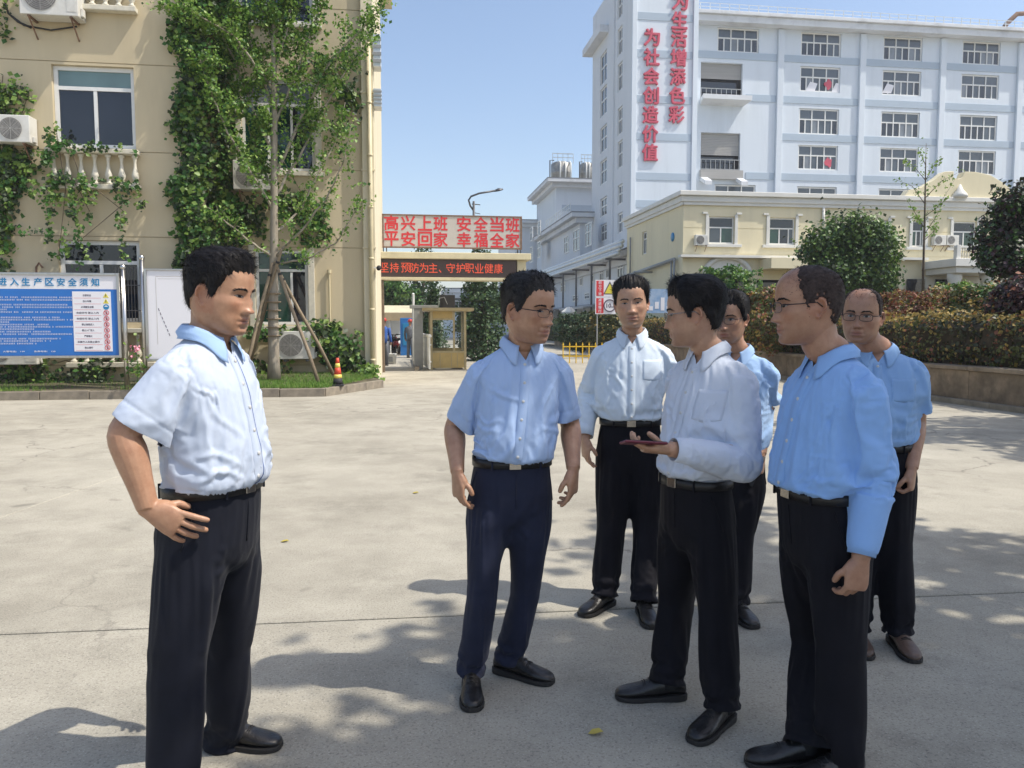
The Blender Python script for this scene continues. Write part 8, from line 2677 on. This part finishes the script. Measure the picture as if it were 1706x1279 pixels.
def hair_style(line, top, side, **k):
    d = dict(line=line, top=top, side=side); d.update(k); return d

def ground_pt(u, v, z=.085):
    r = ray(u, v); t = (z - CAM_H) / r.z
    return V(r.x * t, r.y * t, z)
# ---------------------------------------------------------------- the seven men
dn = V(0, 0, -1)
def person_1():
    S = dict(seed=3, cyaw=-14, hyaw=-16, girth=1.0, belly=.03, neckr=.062, skin=SK['a'], shirt=SHT['m1'], trouser=TRS['dark'], sleeve='short', sleeve_len=.80, slw=1.08, piping=4, legw=1.02,
             neck=wp(345, 566, 2.42), waist=wp(356, 812, 2.42), pelvis=wp(352, 880, 2.42),
             head=wp(370, 488, 2.42), hyw=-12, hpitch=9, hsize=1.04, face=dict(fat=1.2, bag=.5, fold=.7),
             elR=wp(207, 722, 2.20), wrR=wp(246, 846, 2.20), elL=wp(372, 735, 2.74), wrL=wp(400, 850, 2.70),
             handR=(V(.74, .06, -.46), V(.05, .93, -.1), dict(curl=(.10, .22, .30, .32), spread=.5, thumb=.6, size=1.03)), handL=(V(.2, 0, -1), V(0, -1, 0)),
             knR=wp(292, 1090, 2.30), anR=wp(285, 1334, 2.30), knL=wp(372, 1075, 2.60), anL=wp(374, 1226, 2.66), footR=-20, footL=-6, armg=1.1,
             hair=hair_style(LINE_N, .020, .009, quiff=.010, comb=.25, len=.034, lift=.12, front=(.75, .25, .35), ramp=.018, sweep=.3), glasses=None, collar_mat=SHT['trim'], placket_mat=SHT['m1'], vneck=.045, wrinkle=1.15, squint=.58, vox=.0031)
    make_person('man in white short sleeved shirt, hand on hip, in profile at the left', S)
def person_2():
    S = dict(seed=5, cyaw=-78, hyaw=-84, girth=.95, belly=.025, neckr=.058, skin=SK['a'], shirt=SHT['m2'], trouser=TRS['navy'], sleeve='short', sleeve_len=.78, slw=1.0, legw=.86,
             neck=wp(868, 578, 3.14), waist=wp(853, 770, 3.12), pelvis=wp(849, 820, 3.12),
             head=wp(882, 515, 3.08), hyw=-42, hpitch=7, hsize=1.09, face=dict(fat=1.06, bag=1.0, fold=1.3),
             elR=wp(757, 712, 3.20), wrR=wp(762, 786, 3.02), elL=wp(950, 708, 3.22), wrL=wp(955, 780, 3.04),
             handR=(V(.05, -.1, -1), V(.75, .5, 0), dict(curl=(.35, .5, .55, .6), thumb=.4)), handL=(V(-.02, -.1, -1), V(-.8, .4, 0), dict(curl=(.3, .5, .6, .65), thumb=.4)),
             knR=wp(803, 985, 3.04), anR=ground_pt(785, 1112), knL=wp(873, 980, 3.18), anL=ground_pt(848, 1090), footR=-86, footL=-28,
             hair=hair_style(LINE_HIGH, .020, .010, quiff=.006, comb=-.6, len=.026, lift=.15, front=(.5, -.5, .4), sweep=-.6), hairmat='hair_grey', glasses=('spec_dark', False), vneck=.05, wrinkle=1.15, squint=.58)
    make_person('man in light blue short sleeved shirt and glasses turning his head, at the centre', S)
def person_3():
    S = dict(cvox=.0135, frames=11, seed=8, cyaw=-98, hyaw=-96, girth=.97, belly=.0, neckr=.054, skin=SK['b'], shirt=SHT['m3'], trouser=TRS['black'], sleeve='long',
             neck=wp(1053, 560, 4.15), waist=wp(1050, 704, 4.13), pelvis=wp(1048, 742, 4.13),
             head=wp(1052, 505, 4.10), hyw=-99, hpitch=2, hroll=3, hsize=1.06, face=dict(bag=.6, fold=.9),
             elR=wp(982, 648, 4.22), wrR=wp(975, 730, 4.08), elL=wp(1128, 650, 4.2), wrL=wp(1128, 735, 4.08),
             handR=(V(.03, -.1, -1), V(.8, .3, 0), dict(curl=(.25, .4, .45, .5))), handL=(V(0, 0, -1), V(-1, 0, 0)),
             knR=wp(1018, 866, 4.10), anR=ground_pt(1008, 984), knL=wp(1077, 870, 4.08), anL=ground_pt(1073, 996), footR=-132, footL=-88,
             hair=hair_style(LINE_HIGH, .024, .012, quiff=.010, comb=1.5, len=.026, lift=.08, front=(-.15, .9, .35), sweep=.8), vneck=.04, wrinkle=.8, squint=.58, pocket=True)
    make_person('man in white long sleeved shirt facing the camera with black side combed hair', S)
def person_4():
    S = dict(seed=13, cyaw=-146, hyaw=-150, girth=.90, belly=.01, neckr=.054, skin=SK['b'], shirt=SHT['m4'], trouser=TRS['black'], sleeve='long', slw=.98, legw=.94,
             neck=wp(1183, 588, 2.98), waist=wp(1158, 803, 2.98), pelvis=wp(1160, 862, 2.98),
             head=wp(1154, 522, 2.98), hyw=168, hpitch=5, hsize=1.04, face=dict(bag=.5),
             elR=wp(1165, 735, 3.22), wrR=wp(1178, 810, 3.2), elL=wp(1241, 762, 2.80), wrL=wp(1116, 748, 2.70),
             handR=(V(-.5, -.3, -.8), V(.3, -.8, 0)), handL=(V(-1, -.04, .02), V(0, .25, 1), dict(curl=(.42, .5, .55, .6), thumb=.9, thumb_in=.5, size=.98)),
             knR=wp(1128, 1000, 3.08), anR=ground_pt(1113, 1128), knL=wp(1196, 1005, 2.88), anL=ground_pt(1203, 1168), footR=180, footL=-134,
             hair=hair_style(LINE_N, .028, .013, mess=.003, comb=2.6, len=.032, lift=.35, front=(.5, .3, .3), ramp=.014), glasses=('spec_metal', True), vneck=.04, wrinkle=1.0, pocket=True, shoe='shoe')
    make_person('man in white long sleeved shirt holding a phone, bushy hair, seen in profile', S)
def person_5():
    S = dict(cvox=.0135, frames=11, seed=17, cyaw=-118, hyaw=-112, girth=.98, neckr=.054, skin=SK['d'], shirt=SHT['m5'], trouser=TRS['black'], sleeve='short', H=.97,
             neck=wp(1230, 588, 3.98), waist=wp(1222, 752, 3.98), pelvis=wp(1220, 792, 3.98),
             head=wp(1215, 530, 3.94), hyw=-124, hpitch=6, hsize=1.04,
             elR=wp(1160, 690, 4.05), wrR=wp(1165, 760, 3.95), elL=wp(1273, 690, 4.0), wrL=wp(1268, 756, 3.88),
             handR=(V(0, 0, -1), V(.8, .3, 0)), handL=(V(-.05, -.1, -1), V(-.7, .5, 0), dict(curl=(.6, .7, .75, .8), thumb=.6)),
             knR=wp(1200, 890, 3.95), anR=ground_pt(1195, 1000), knL=wp(1232, 890, 3.92), anL=ground_pt(1226, 996), footR=-110, footL=-80,
             hair=hair_style(LINE_N, .024, .014, len=.026, lift=.15, front=(.3, .6, .3)), glasses=('spec_dark', True), wrinkle=.9)
    make_person('man in short blue sleeves half hidden behind the man with the phone', S)
def person_6():
    S = dict(seed=21, cyaw=196, hyaw=193, girth=.99, belly=.02, neckr=.060, skin=SK['d'], shirt=SHT['m6'], trouser=TRS['black'], sleeve='long', slw=1.1, legw=1.0,
             neck=wp(1388, 596, 2.58), waist=wp(1366, 822, 2.58), pelvis=wp(1372, 880, 2.58),
             head=wp(1343, 508, 2.58), hyw=178, hpitch=3, hsize=1.08, face=dict(bag=.8, fold=1.0),
             elR=wp(1360, 770, 2.82), wrR=wp(1350, 880, 2.80), elL=wp(1460, 782, 2.42), wrL=wp(1434, 930, 2.36),
             handR=(V(0, 0, -1), V(0, -1, 0)), handL=(V(-.14, 0, -1), V(-.25, 1, 0), dict(curl=(.6, .75, .8, .85), thumb=.6, size=1.02)),
             knR=wp(1365, 1060, 2.70), anR=ground_pt(1345, 1232), knL=wp(1402, 1070, 2.48), anL=wp(1406, 1300, 2.46), footR=180, footL=196,
             hair=hair_style(LINE_BALD, .0035, .0065, len=.008, lift=.25, strands=5200, rag=2.0, feather=.012), hairmat='stubble', scalp=.35, glasses=('spec_dark', False), vneck=.03, gap=14, wrinkle=.85)
    make_person('balding man in bright blue long sleeved shirt, in profile at the right', S)
def person_7():
    S = dict(cvox=.0135, frames=11, seed=27, cyaw=-116, hyaw=-108, girth=1.0, belly=.02, neckr=.058, skin=SK['d'], shirt=SHT['m7'], trouser=TRS['black'], sleeve='short', sleeve_len=.72,
             neck=wp(1464, 586, 3.60), waist=wp(1458, 744, 3.60), pelvis=wp(1457, 790, 3.60),
             head=wp(1436, 526, 3.57), hyw=-124, hpitch=2, hroll=-3, hsize=1.05, face=dict(fat=1.06, bag=1.0, fold=1.2),
             elR=wp(1390, 700, 3.7), wrR=wp(1385, 780, 3.6), elL=wp(1527, 702, 3.58), wrL=wp(1519, 780, 3.46),
             handR=(V(0, 0, -1), V(.8, .3, 0)), handL=(V(-.06, -.1, -1), V(-.7, .5, 0), dict(curl=(.9, 1.1, 1.1, 1.1), thumb=.7)),
             knR=wp(1430, 910, 3.58), anR=ground_pt(1425, 1040), knL=wp(1492, 905, 3.55), anL=ground_pt(1496, 1044), footR=-100, footL=-96,
             hair=hair_style(LINE_BALD, .003, .005, len=.006, lift=.3, strands=4600, rag=2.0, feather=.012), hairmat='stubble', scalp=.5, glasses=('spec_dark', True), vneck=.045, wrinkle=.9, pocket=True, shoe='shoe_br')
    make_person('balding man in dusty blue shirt looking past the others, at the back right', S)
for fn in (person_1, person_2, person_3, person_4, person_5, person_6, person_7): fn()

# things in their hands
hp_ = wp(1072, 738, 2.66)
ph = empty('smartphone', hp_, 0, 'phone in a dark red case lying in the hand of the man with bushy hair', 'phone')
q = MB(); q.cbox((0, 0, 0), .152, .074, .009); o = q.build('case', mk('dark_red_case', (.13, .012, .03), .4), ph, bevel=.004)
q = MB(); q.cbox((0, 0, .0052), .142, .066, .001); o2 = q.build('screen', mk('phone_glass', (.01, .01, .013), .08), ph)
q = MB(); q.cbox((.05, .018, -.0058), .026, .026, .002); o3 = q.build('camera_bump', M['rubber'], ph, bevel=.002)
ph.rotation_euler = (R(-14), R(4), R(8))
hp_ = wp(1262, 785, 3.84)
wl_ = empty('wallet', hp_, 0, 'dark folder like phone case held by the half hidden man in blue', 'wallet')
q = MB(); q.cbox((0, 0, 0), .016, .075, .15); q.build('cover', M['rubber'], wl_, bevel=.004); q = MB(); q.cbox((-.0095, 0, 0), .002, .066, .14); q.build('front_flap', M['belt'], wl_, bevel=.0008)
wl_.rotation_euler = (R(6), R(22), R(-20))
